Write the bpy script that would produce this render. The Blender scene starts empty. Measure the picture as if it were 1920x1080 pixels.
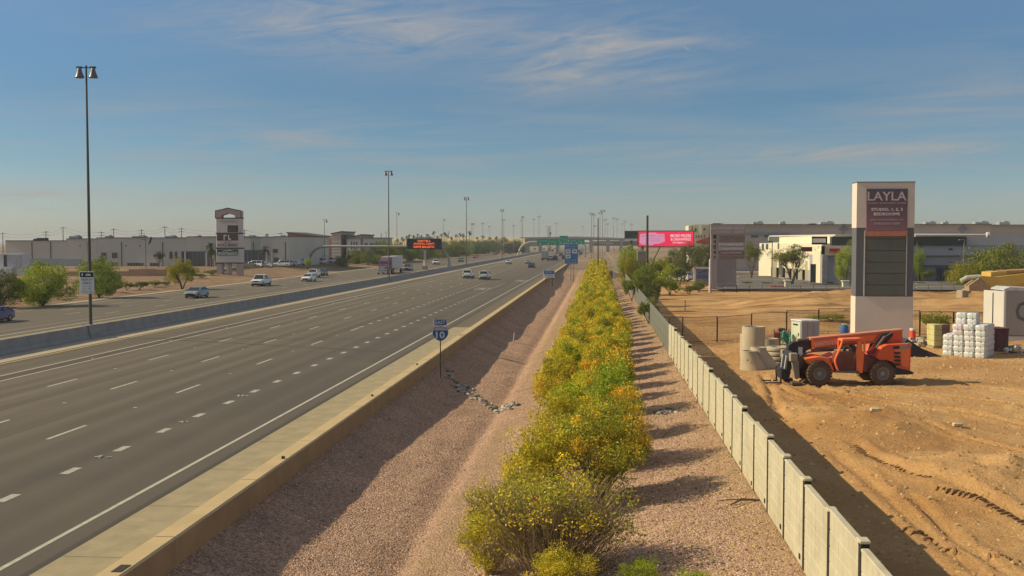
import bpy, math, random
import numpy as np
from mathutils import Vector, Matrix
R = math.radians
S = bpy.context.scene
C = S.collection
random.seed(7)

# ------------------------------------------------------------------ camera
CAM_H, FPX = 7.36, 1984.0
PITCH, YAW = math.atan(86 / 1984), math.atan(162 / 1986)
cd = bpy.data.cameras.new('camera'); cam = bpy.data.objects.new('camera', cd); C.objects.link(cam)
cam.location = (0, 0, CAM_H); cam.rotation_euler = (R(90) - PITCH, 0, YAW)
cd.sensor_width = 36; cd.lens = 36 * FPX / 1920; cd.clip_start = .5; cd.clip_end = 12000
S.camera = cam

# ------------------------------------------------------------------ sun, sky, exposure
SUN_EL = R(34)
sd = bpy.data.lights.new('sun', 'SUN'); sun = bpy.data.objects.new('sun', sd); C.objects.link(sun)
sd.energy = 4.6; sd.angle = R(.53); sd.color = (1, .83, .55)
sv = Vector((math.cos(SUN_EL), .03, -math.sin(SUN_EL)))
sun.rotation_euler = sv.to_track_quat('-Z', 'Y').to_euler()
sun.location = (-60, 0, 60)
S.view_settings.view_transform = 'Standard'; S.view_settings.look = 'None'
S.view_settings.exposure = .17; S.view_settings.gamma = 1; S.view_settings.use_curve_mapping = False
S.cycles.max_bounces = 6; S.cycles.use_denoising = True

w = bpy.data.worlds.new('World'); S.world = w; w.use_nodes = True
nt = w.node_tree; nt.nodes.clear()
def N(t, **k):
    n = nt.nodes.new(t)
    for a, b in k.items(): setattr(n, a, b)
    return n
def L(a, b): nt.links.new(a, b)
def M(op, a, b=None, c=None, clamp=False):
    n = N('ShaderNodeMath', operation=op, use_clamp=clamp)
    for i, v in enumerate((a, b, c)):
        if v is None: continue
        if isinstance(v, (int, float)): n.inputs[i].default_value = v
        else: L(v, n.inputs[i])
    return n.outputs[0]
def MIX(f, a, b, bt='MIX'):
    n = N('ShaderNodeMix', data_type='RGBA', blend_type=bt)
    for s, v in ((0, f), (6, a), (7, b)):
        if isinstance(v, (int, float)): n.inputs[s].default_value = v
        elif isinstance(v, tuple): n.inputs[s].default_value = (*v, 1)
        else: L(v, n.inputs[s])
    return n.outputs[2]
def RAMP(f, stops, interp='LINEAR'):
    n = N('ShaderNodeValToRGB'); n.color_ramp.interpolation = interp
    e = n.color_ramp.elements
    while len(e) < len(stops): e.new(.5)
    for i, (p, c) in enumerate(stops):
        e[i].position = p; e[i].color = (*c, 1) if isinstance(c, tuple) else (c, c, c, 1)
    L(f, n.inputs[0]); return n.outputs[0]
def NOISE(vec, scale, detail=4, rough=.5, dist=0):
    n = N('ShaderNodeTexNoise'); n.inputs['Scale'].default_value = scale; n.inputs['Detail'].default_value = detail
    n.inputs['Roughness'].default_value = rough; n.inputs['Distortion'].default_value = dist
    if vec is not None: L(vec, n.inputs['Vector'])
    return n.outputs[0]
def XYZ(x, y, z):
    n = N('ShaderNodeCombineXYZ')
    for i, v in enumerate((x, y, z)):
        if isinstance(v, (int, float)): n.inputs[i].default_value = v
        else: L(v, n.inputs[i])
    return n.outputs[0]
sky = N('ShaderNodeTexSky', sky_type='NISHITA', sun_disc=False, sun_elevation=SUN_EL, sun_rotation=R(-90))
sky.altitude = 300; sky.air_density = 1.0; sky.dust_density = .8; sky.ozone_density = 1.6
tc = N('ShaderNodeTexCoord'); sx = N('ShaderNodeSeparateXYZ'); L(tc.outputs['Generated'], sx.inputs[0])
dx, dy, dz = sx.outputs
dzc = M('MAXIMUM', dz, .02)
grade = RAMP(M('MAXIMUM', dz, 0), [(0, (.68, .73, .82)), (.03, (.60, .69, .81)), (.07, (.46, .60, .73)), (.13, (.40, .56, .68)), (.24, (.50, .68, .79)), (1, (.84, .96, 1))])
skyc = MIX(1.0, sky.outputs[0], grade, 'MULTIPLY')
# thin cirrus: streaks on a high plane
u = M('DIVIDE', dx, dzc); v = M('DIVIDE', dy, dzc)
p1 = XYZ(M('ADD', M('MULTIPLY', u, .55), M('MULTIPLY', v, .12)), M('MULTIPLY', v, .85), 2.3)
n1 = NOISE(p1, .85, 8, .62, .6)
n2 = NOISE(XYZ(u, v, 7.7), .16, 3, .5)
n3 = NOISE(XYZ(M('MULTIPLY', u, 1.3), M('MULTIPLY', v, 3.0), 4.1), 1.6, 6, .65, .4)
bank = M('MULTIPLY', RAMP(n2, [(.42, 0.), (.62, 1.)]), RAMP(n1, [(.40, 0.), (.72, 1.)]))
wisps = M('MULTIPLY', RAMP(n1, [(.50, 0.), (.75, .6)]), RAMP(n3, [(.45, 0.), (.7, 1.)]))
# broader sheet of cloud high ahead, where the photograph has it
az = M('ARCTAN2', dx, dy); el = M('ARCSINE', dz)
def blob(a0, e0, sa, se):
    a_ = M('DIVIDE', M('SUBTRACT', az, R(a0)), R(sa)); e_ = M('DIVIDE', M('SUBTRACT', el, R(e0)), R(se))
    return M('POWER', 2.718, M('MULTIPLY', -1, M('ADD', M('MULTIPLY', a_, a_), M('MULTIPLY', e_, e_))))
sheet = M('MAXIMUM', M('MAXIMUM', blob(-.5, 9.9, 6.5, 2.2), blob(-12, 11.2, 10, 1.7)), M('MAXIMUM', blob(12, 4.6, 8, .5), blob(-28, 2.2, 11, .5)))
n4 = NOISE(XYZ(M('ADD', M('MULTIPLY', az, 5), M('MULTIPLY', el, 6)), M('SUBTRACT', M('MULTIPLY', el, 34), M('MULTIPLY', az, 5)), 1.7), 1.7, 12, .66, .9)
n5 = NOISE(XYZ(M('MULTIPLY', az, 70), M('MULTIPLY', el, 130), 3.3), 1.0, 6, .6, .3)
puffs = M('MULTIPLY', M('MAXIMUM', blob(4.2, 10.2, 1.7, .8), blob(-2.2, 8.4, 1.6, .3)), RAMP(n5, [(.52, 0.), (.66, 1.)]))
sheetm = M('MAXIMUM', M('MULTIPLY', sheet, RAMP(n4, [(.34, 0.), (.68, 1.)])), M('MULTIPLY', puffs, .7))
fill_veil = M('MULTIPLY', RAMP(dz, [(.16, 0.), (.55, 1.)]), M('MULTIPLY', RAMP(n1, [(.25, .55), (.7, 1.)]), .62))  # extra cirrus veil added to the upper sky to brighten the fill light
cm = M('MINIMUM', M('MAXIMUM', M('ADD', M('MULTIPLY', M('MAXIMUM', bank, wisps), .55), M('MULTIPLY', sheetm, .85)), fill_veil), .85)
cloudc = MIX(RAMP(dz, [(0, 0.), (.2, 1.)]), (3.6, 3.2, 2.85), (3.8, 3.65, 3.5))
skyf = MIX(cm, skyc, cloudc)
bg = N('ShaderNodeBackground'); L(skyf, bg.inputs[0]); bg.inputs[1].default_value = .10
wo = N('ShaderNodeOutputWorld'); L(bg.outputs[0], wo.inputs[0])

# ------------------------------------------------------------------ photograph -> place
cy, sy_, cp, sp = math.cos(YAW), math.sin(YAW), math.cos(PITCH), math.sin(PITCH)
def ray(px, py):
    xc, yc = (px - 960) / FPX, -(py - 540) / FPX
    x, y, z = xc, cp + yc * sp, -sp + yc * cp
    return (x * cy - y * sy_, x * sy_ + y * cy, z)
def gnd(px, py, z=0.):
    d = ray(px, py); t = (z - CAM_H) / d[2]
    return (d[0] * t, d[1] * t)
def atY(px, py, Y):
    d = ray(px, py); t = Y / d[1]
    return (d[0] * t, CAM_H + d[2] * t)
def XatY(px, Y): return atY(px, 454, Y)[0]
def ZatY(px, py, Y): return atY(px, py, Y)[1]
def at_depth(px, py, zc):
    d = ray(px, py); f = -sy_ * cp * d[0] + cy * cp * d[1] - sp * d[2]
    t = zc / f
    return (d[0] * t, d[1] * t, CAM_H + d[2] * t)

# ------------------------------------------------------------------ terrain height
def vnoise(x, y, s=0):
    x = np.asarray(x, float); y = np.asarray(y, float)
    xi, yi = np.floor(x), np.floor(y); fx, fy = x - xi, y - yi
    fx = fx * fx * (3 - 2 * fx); fy = fy * fy * (3 - 2 * fy)
    def h(a, b):
        q = np.sin(a * 127.1 + b * 311.7 + s * 74.7) * 43758.5453
        return q - np.floor(q)
    return (h(xi, yi) * (1 - fx) + h(xi + 1, yi) * fx) * (1 - fy) + (h(xi, yi + 1) * (1 - fx) + h(xi + 1, yi + 1) * fx) * fy
def fbm(x, y, s=0, o=4):
    r = 0; a = .5
    for i in range(o):
        r = r + a * (vnoise(x, y, s + i) - .5); x = x * 2.03 + 3.1; y = y * 2.03 + 1.7; a *= .5
    return r
PX = [-3000, -90, -72, -66, -64.8, -12.6, -10.45, -10.1, -7.9, -6.2, -5.4, -4.9, -3.6, 0, 4.47, 6, 9, 14, 3000]
PZ = [.3, .3, .3, .05, -.07, -.07, -.1, -.28, -1.08, -1.42, -1.70, -1.44, -1.22, -.5, .3, .2, .26, .3, .3]
def seg_d(x, y, pts):
    best = np.full(np.shape(x), 1e9); sb = np.zeros(np.shape(x)); acc = 0
    for (ax, ay), (bx, by) in zip(pts, pts[1:]):
        lx, ly = bx - ax, by - ay; l2 = lx * lx + ly * ly; ln = math.sqrt(l2)
        t = np.clip(((x - ax) * lx + (y - ay) * ly) / l2, 0, 1)
        d = np.hypot(x - ax - t * lx, y - ay - t * ly)
        m = d < best; best = np.where(m, d, best); sb = np.where(m, acc + t * ln, sb); acc += ln
    return best, sb
RUTS = []
for pl, wd, dp in (([(1452, 720), (1560, 770), (1700, 800), (1920, 850)], .2, .10), ([(1440, 700), (1600, 742), (1760, 775), (1920, 800)], .2, .1),
                   ([(1600, 835), (1690, 895), (1800, 925), (1960, 990)], .24, .08), ([(1560, 850), (1700, 960), (1860, 1080)], .2, .07),
                   ([(1430, 705), (1445, 730), (1452, 760), (1470, 790)], .18, .10), ([(1700, 930), (1790, 1000), (1900, 1075)], .2, .08),
                   ([(1650, 730), (1780, 745), (1920, 760)], .22, .08), ([(1700, 712), (1850, 728), (1960, 742)], .22, .08),
                   ([(1500, 745), (1560, 740), (1640, 728), (1720, 725)], .2, .07), ([(1420, 640), (1500, 700), (1600, 725)], .2, .06)):
    RUTS.append(([gnd(a, b, .3) for a, b in pl], wd, dp))
def k1(y): return np.clip((260 - y) / 60, 0, 1)
def height(x, y):
    x = np.asarray(x, float); y = np.asarray(y, float)
    b = np.interp(x, PX, PZ)
    k = np.clip((y - 230) / 120, 0, 1)
    mid = (x > -10.2) & (x < 6)
    b = np.where(mid, b * (1 - k) + (-.12) * k, b)
    grav = (x > -9.9) & (x < 4.6)
    amp = np.where(grav, np.clip((x + 9.9) * .8, 0, 1), 0.)
    b = b + amp * (fbm(x * .5, y * .22, 3) * .15 + fbm(x * 1.7, y * 1.3, 9, 3) * .07)
    b = b - np.where((x > -9.7) & (x < -4.6), 1., 0.) * .28 * np.clip((y - 38) / 22, 0, 1) * k1(y) * np.clip((x + 9.7) * .8, 0, 1) * np.clip((-4.6 - x) * 1.2, 0, 1)
    # scalloped edge of the ditch bank farther along
    b = b + np.where((x > -9.9) & (x < -5), 1., 0.) * np.clip((y - 30) / 60, 0, 1) * (fbm(x * .1, y * .09, 21, 2)) * .5 * np.clip((x + 9.9) * .7, 0, 1)
    lot = np.clip((x - 5.2) / 3, 0, 1)
    r = fbm(x * .12, y * .12, 5) * .5 + fbm(x * .55, y * .55, 11, 4) * .16
    near = np.clip(1 - (y - 170) / 60, 0, 1)
    b = b + lot * near * r * np.clip(.35 + np.abs(y - 52) / 30, 0, 1)
    # spoil berm across the back of the lot
    gx1, gy1 = gnd(1630, 800, .3); gx2, gy2 = gnd(1860, 900, .3); gx3, gy3 = gnd(1500, 770, .3)
    for (mx, my, sx1, sy1, hm) in ((gx1, gy1, 3.0, 3.2, .62), (gx2, gy2, 2.4, 2.6, .55), (gx3, gy3, 1.5, 2.2, .34), (gx1 + 8, gy1 + 3, 3.6, 1.8, .5)):
        b = b + lot * hm * np.exp(-((x - mx) / sx1) ** 2 - ((y - my) / sy1) ** 2) * (1 + 1.2 * fbm(x * .9, y * .9, 31, 3))
    b = b + lot * np.clip(1 - np.abs(y - 35) / 30, 0, 1) * fbm(x * 1.6, y * 1.6, 41, 3) * .12
    bm = np.exp(-((y - 118 - .12 * x) / 11) ** 2) * np.clip((x - 14) / 10, 0, 1) * 1.3 * (1 + 1.4 * fbm(x * .15, y * .3, 51, 4)) + np.exp(-((y - 98) / 5) ** 2) * np.clip((x - 9) / 6, 0, 1) * .6 * (1 + 1.5 * fbm(x * .2, y * .4, 61, 4))
    b = b + bm * near * lot
    if np.ndim(x):
        m = (x > 6) & (x < 40) & (y > 15) & (y < 90)
        xs, ys = x[m], y[m]; add = np.zeros(xs.shape)
        for pts, wd, dp in RUTS:
            d, s_ = seg_d(xs, ys, pts)
            q = d / wd
            add += dp * (1.0 * np.exp(-(q - 1.7) ** 2 * 2.2) - 1.1 * np.exp(-q * q * 1.4)) * (.7 + .6 * vnoise(s_ * 1.3, s_ * 0 + wd * 9, 2))
        b = b.copy(); b[m] += add
    b = b + np.clip((-71.5 - x) / 7, 0, 1) * np.clip((y - 195) / 40, 0, 1) * np.clip((360 - y) / 50, 0, 1) * .9
    left = np.clip((-66 - x) / 4, 0, 1)
    b = b + left * fbm(x * .15, y * .15, 14) * .3 * np.clip((x + 170) / 60, 0, 1)
    return b
def H(x, y): return float(height(np.array([float(x)]), np.array([float(y)]))[0])

# ------------------------------------------------------------------ materials
class MatB:
    pass
def newmat(name):
    global nt
    m = bpy.data.materials.new(name); m.use_nodes = True; nt = m.node_tree
    b = nt.nodes['Principled BSDF']; return m, b
def setin(b, n, v):
    s = b.inputs[n]
    if isinstance(v, (int, float)): s.default_value = v
    elif isinstance(v, tuple): s.default_value = (*v, 1)
    else: L(v, s)
def bump(b, h, dist, strength=1.):
    n = N('ShaderNodeBump'); n.inputs['Distance'].default_value = dist; n.inputs['Strength'].default_value = strength
    L(h, n.inputs['Height']); L(n.outputs[0], b.inputs['Normal'])
def co(kind='Object'):
    return N('ShaderNodeTexCoord').outputs[kind]
def pos(): return N('ShaderNodeNewGeometry').outputs['Position']
MATS = {}
def mat(name, col, rough=.75, var=.18, scale=2.5, bmp=.0, bscale=30, metal=0., spec=.3, dirt=None, world=False):
    if name in MATS: return MATS[name]
    m, b = newmat(name); c = pos() if world else co()
    n = NOISE(c, scale, 6, .6)
    f = RAMP(n, [(.3, 1 - var), (.7, 1 + var)])
    base = MIX(1., tuple(col), f, 'MULTIPLY')
    if dirt:
        n2 = NOISE(c, scale * .6, 8, .7, .5)
        base = MIX(RAMP(n2, [(.48, 0.), (.7, dirt[1])]), base, dirt[0])
    setin(b, 'Base Color', base); setin(b, 'Roughness', rough); setin(b, 'Metallic', metal); setin(b, 'Specular IOR Level', spec)
    if bmp: bump(b, NOISE(c, bscale, 5, .6), bmp)
    MATS[name] = m; return m
def glass(name, col=(.02, .025, .03), rough=.08):
    if name in MATS: return MATS[name]
    m, b = newmat(name); setin(b, 'Base Color', tuple(col)); setin(b, 'Roughness', rough); setin(b, 'Specular IOR Level', .8)
    MATS[name] = m; return m
def emit(name, col, st, base=(.02, .02, .02)):
    if name in MATS: return MATS[name]
    m, b = newmat(name); setin(b, 'Base Color', base); setin(b, 'Emission Color', tuple(col)); setin(b, 'Emission Strength', st); setin(b, 'Roughness', .6)
    MATS[name] = m; return m
def leafmat(name, stops, trans=.25):
    if name in MATS: return MATS[name]
    m, b = newmat(name); g = N('ShaderNodeNewGeometry')
    c = RAMP(g.outputs['Random Per Island'], stops)
    n = NOISE(co(), 1.1, 2)
    c = MIX(1., c, RAMP(n, [(.3, .78), (.7, 1.2)]), 'MULTIPLY')
    oi = N('ShaderNodeObjectInfo'); c = MIX(1., c, oi.outputs['Color'], 'MULTIPLY')
    out = nt.nodes['Material Output']
    d = N('ShaderNodeBsdfDiffuse'); t = N('ShaderNodeBsdfTranslucent'); L(c, d.inputs[0]); L(c, t.inputs[0])
    mx = N('ShaderNodeMixShader'); mx.inputs[0].default_value = trans
    L(d.outputs[0], mx.inputs[1]); L(t.outputs[0], mx.inputs[2]); L(mx.outputs[0], out.inputs[0])
    MATS[name] = m; return m
def paintmat():
    m, b = newmat('car_paint'); oi = N('ShaderNodeObjectInfo')
    n = NOISE(co(), 3, 5); c = MIX(1., oi.outputs['Color'], RAMP(n, [(.3, .9), (.7, 1.06)]), 'MULTIPLY')
    setin(b, 'Base Color', c); setin(b, 'Roughness', .32); setin(b, 'Specular IOR Level', .5); b.inputs['Coat Weight'].default_value = .4
    return m
PAINT = paintmat()

# ------------------------------------------------------------------ mesh helpers
class MB:
    def __init__(s): s.v = []; s.f = []; s.mi = []
    def add(s, vs, fs, mi=0):
        o = len(s.v); s.v += [tuple(p) for p in vs]; s.f += [tuple(i + o for i in f) for f in fs]; s.mi += [mi] * len(fs); return s
    def box(s, c, d, rz=0, mi=0, taper=1.0):
        x, y, z = d[0] / 2, d[1] / 2, d[2] / 2
        vs = [(-x, -y, -z), (x, -y, -z), (x, y, -z), (-x, y, -z), (-x * taper, -y * taper, z), (x * taper, -y * taper, z), (x * taper, y * taper, z), (-x * taper, y * taper, z)]
        cr, sr = math.cos(rz), math.sin(rz)
        vs = [(c[0] + a * cr - b * sr, c[1] + a * sr + b * cr, c[2] + q) for a, b, q in vs]
        return s.add(vs, [(3, 2, 1, 0), (4, 5, 6, 7), (0, 1, 5, 4), (1, 2, 6, 5), (2, 3, 7, 6), (3, 0, 4, 7)], mi)
    def box2(s, a, b, mi=0):
        return s.box([(a[i] + b[i]) / 2 for i in range(3)], [abs(b[i] - a[i]) for i in range(3)], 0, mi)
    def rbox(s, c, d, r=.03, mi=0):
        # box with all long edges chamfered
        x, y, z = d[0] / 2, d[1] / 2, d[2] / 2
        r = min(r, x * .9, y * .9, z * .9); secs = []
        for zz, k in ((-z, r), (-z + r, 0), (z - r, 0), (z, r)):
            xx, yy = x - k, y - k
            secs.append([(c[0] + p, c[1] + q, c[2] + zz) for p, q in ((-xx + r, -yy), (xx - r, -yy), (xx, -yy + r), (xx, yy - r), (xx - r, yy), (-xx + r, yy), (-xx, yy - r), (-xx, -yy + r))])
        return s.loft(secs, mi)
    def loft(s, secs, mi=0, caps=True):
        n = len(secs[0]); vs = [p for q in secs for p in q]; fs = []
        for i in range(len(secs) - 1):
            for j in range(n):
                k = (j + 1) % n; fs.append((i * n + j, i * n + k, (i + 1) * n + k, (i + 1) * n + j))
        if caps: fs.append(tuple(range(n))[::-1]); fs.append(tuple((len(secs) - 1) * n + j for j in range(n)))
        return s.add(vs, fs, mi)
    def prism(s, poly, a, b, axis='y', mi=0):
        # poly of 2-D points; axis y: (x,z); axis x: (y,z); axis z: (x,y)
        def P(p, t): return (p[0], t, p[1]) if axis == 'y' else ((t, p[0], p[1]) if axis == 'x' else (p[0], p[1], t))
        return s.loft([[P(p, a) for p in poly], [P(p, b) for p in poly]], mi)
    def tube(s, p0, p1, r0, r1=None, n=8, mi=0):
        return s.path([p0, p1], [r0, r0 if r1 is None else r1], n, mi)
    def path(s, pts, rs, n=8, mi=0):
        pts = [Vector(p) for p in pts]
        if isinstance(rs, (int, float)): rs = [rs] * len(pts)
        secs = []
        for i, p in enumerate(pts):
            t = (pts[min(i + 1, len(pts) - 1)] - pts[max(i - 1, 0)]).normalized()
            a = Vector((0, 0, 1)) if abs(t.z) < .9 else Vector((1, 0, 0))
            u_ = t.cross(a).normalized(); w_ = t.cross(u_)
            secs.append([tuple(p + (u_ * math.cos(2 * math.pi * j / n) + w_ * math.sin(2 * math.pi * j / n)) * rs[i]) for j in range(n)])
        return s.loft(secs, mi)
    def lathe(s, prof, c=(0, 0, 0), axis='z', n=20, mi=0, caps=True):
        secs = []
        for r, h in prof:
            ring = []
            for j in range(n):
                a = 2 * math.pi * j / n; p, q = r * math.cos(a), r * math.sin(a)
                ring.append((c[0] + p, c[1] + q, c[2] + h) if axis == 'z' else ((c[0] + h, c[1] + p, c[2] + q) if axis == 'x' else (c[0] + p, c[1] + h, c[2] + q)))
            secs.append(ring)
        return s.loft(secs, mi, caps)
    def mesh(s, name, mats, smooth=False):
        me = bpy.data.meshes.new(name); me.from_pydata(s.v, [], s.f)
        for m in (mats if isinstance(mats, (list, tuple)) else [mats]): me.materials.append(m)
        if any(s.mi): me.polygons.foreach_set('material_index', s.mi)
        if smooth: me.shade_smooth(); me.set_sharp_from_angle(angle=R(38))
        me.update(); return me
def link(name, data, parent=None, loc=(0, 0, 0), rz=0):
    o = bpy.data.objects.new(name, data); C.objects.link(o); o.location = loc; o.rotation_euler = (0, 0, rz)
    if parent is not None: o.parent = parent
    return o
def part(name, mb, m, parent, loc=(0, 0, 0), rz=0, smooth=False, label=None, col=None):
    o = link(name, mb.mesh(name, m, smooth), parent, loc, rz)
    if label: o['label'] = label
    if col: o.color = (*col, 1)
    return o
def tag(o, label, cat, group=None):
    o['label'] = label; o['category'] = cat
    if group: o['group'] = group
    return o
def thing(name, label, cat, loc=(0, 0, 0), rz=0, group=None):
    o = bpy.data.objects.new(name, None); C.objects.link(o); o.empty_display_size = .3
    o.location = loc; o.rotation_euler = (0, 0, rz); return tag(o, label, cat, group)
def solid(name, mb, m, label, cat, loc=(0, 0, 0), rz=0, group=None, smooth=False):
    return tag(link(name, mb.mesh(name, m, smooth), None, loc, rz), label, cat, group)
def struct(name, mb, m, smooth=False, parent=None):
    o = link(name, mb.mesh(name, m, smooth), parent)
    if parent is None: o['kind'] = 'structure'
    return o
def dup(root, loc, rz=None, label=None, group=None, scale=None, color=None, leafcol=None):
    r = root.copy(); C.objects.link(r); r.location = loc
    if rz is not None: r.rotation_euler = (0, 0, rz)
    if scale is not None: r.scale = (scale,) * 3 if isinstance(scale, (int, float)) else scale
    if label: r['label'] = label
    if group: r['group'] = group
    for ch in root.children:
        c = ch.copy(); C.objects.link(c); c.parent = r
        for g in ch.children:
            d = g.copy(); C.objects.link(d); d.parent = c; recolor(d, color, leafcol)
        recolor(c, color, leafcol)
    return r
def recolor(o, color, leafcol=None):
    if o.type != 'MESH' or not o.data.materials: return
    if color and o.data.materials[0] == PAINT: o.color = (*color, 1)
    if leafcol and o.name.split('.')[0] in ('crown', 'foliage', 'blossom'): o.color = (*leafcol, 1)
def txt(s, wd, ht, m, parent, loc=(0, 0, 0), depth=.01, bold=0, name='lettering', face='-y', shear=0):
    cu = bpy.data.curves.new('t', 'FONT'); cu.body = s; cu.align_x = 'CENTER'; cu.extrude = depth / 2; cu.offset = bold; cu.resolution_u = 2; cu.shear = shear
    ob = bpy.data.objects.new('t', cu); me = bpy.data.meshes.new_from_object(ob)
    n = len(me.vertices); a = np.empty(n * 3); me.vertices.foreach_get('co', a); a = a.reshape(-1, 3)
    mn, mxx = a.min(0), a.max(0); c = (mn + mxx) / 2; a = a - c
    a[:, 0] *= wd / max(1e-6, mxx[0] - mn[0]); a[:, 1] *= ht / max(1e-6, mxx[1] - mn[1])
    if face == '-y': q = np.stack([a[:, 0], -a[:, 2], a[:, 1]], 1)
    elif face == '-x': q = np.stack([-a[:, 2], -a[:, 0], a[:, 1]], 1)
    else: q = np.stack([a[:, 0], a[:, 1], a[:, 2]], 1)
    me.vertices.foreach_set('co', q.ravel()); me.materials.clear(); me.materials.append(m); me.name = name; me.update()
    bpy.data.objects.remove(ob); bpy.data.curves.remove(cu)
    return link(name, me, parent, loc)
def fastmesh(name, V, F, m):
    me = bpy.data.meshes.new(name); nf, k = F.shape
    me.vertices.add(len(V)); me.vertices.foreach_set('co', np.ascontiguousarray(V, np.float32).ravel())
    me.loops.add(nf * k); me.loops.foreach_set('vertex_index', np.ascontiguousarray(F, np.int32).ravel())
    me.polygons.add(nf); me.polygons.foreach_set('loop_start', np.arange(0, nf * k, k, dtype=np.int32))
    try: me.polygons.foreach_set('loop_total', np.full(nf, k, np.int32))
    except Exception: pass
    me.materials.append(m); me.update(); me.validate(); return me
def leaves(name, P, size, m, rg, elong=1.7):
    n = len(P); a = rg.normal(size=(n, 3)); a /= np.linalg.norm(a, axis=1)[:, None]
    b = rg.normal(size=(n, 3)); b = np.cross(a, b); b /= np.linalg.norm(b, axis=1)[:, None]
    sz = size * rg.uniform(.6, 1.35, n)[:, None]
    V = np.stack([P - a * sz * elong / 2, P + b * sz * .42, P + a * sz * elong / 2, P - b * sz * .42], 1).reshape(-1, 3)
    return fastmesh(name, V, np.arange(n * 4).reshape(-1, 4), m)
def crown_pts(rg, n, rx, ry, rz, zc, k=26, cr=.3, low=-.35, hollow=.5):
    d = rg.normal(size=(k, 3)); d /= np.linalg.norm(d, axis=1)[:, None]; d[:, 2] = np.where(d[:, 2] < low, -d[:, 2] * .5, d[:, 2])
    c = d * rg.uniform(hollow, .92, (k, 1))
    rr = cr * rg.uniform(.6, 1.25, k)
    i = rg.integers(0, k, n); o = rg.normal(size=(n, 3)); o /= np.linalg.norm(o, axis=1)[:, None]
    p = c[i] + o * rr[i][:, None] * rg.uniform(.25, 1, (n, 1)) ** .6
    return p * np.array([rx, ry, rz]) + np.array([0, 0, zc])
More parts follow.
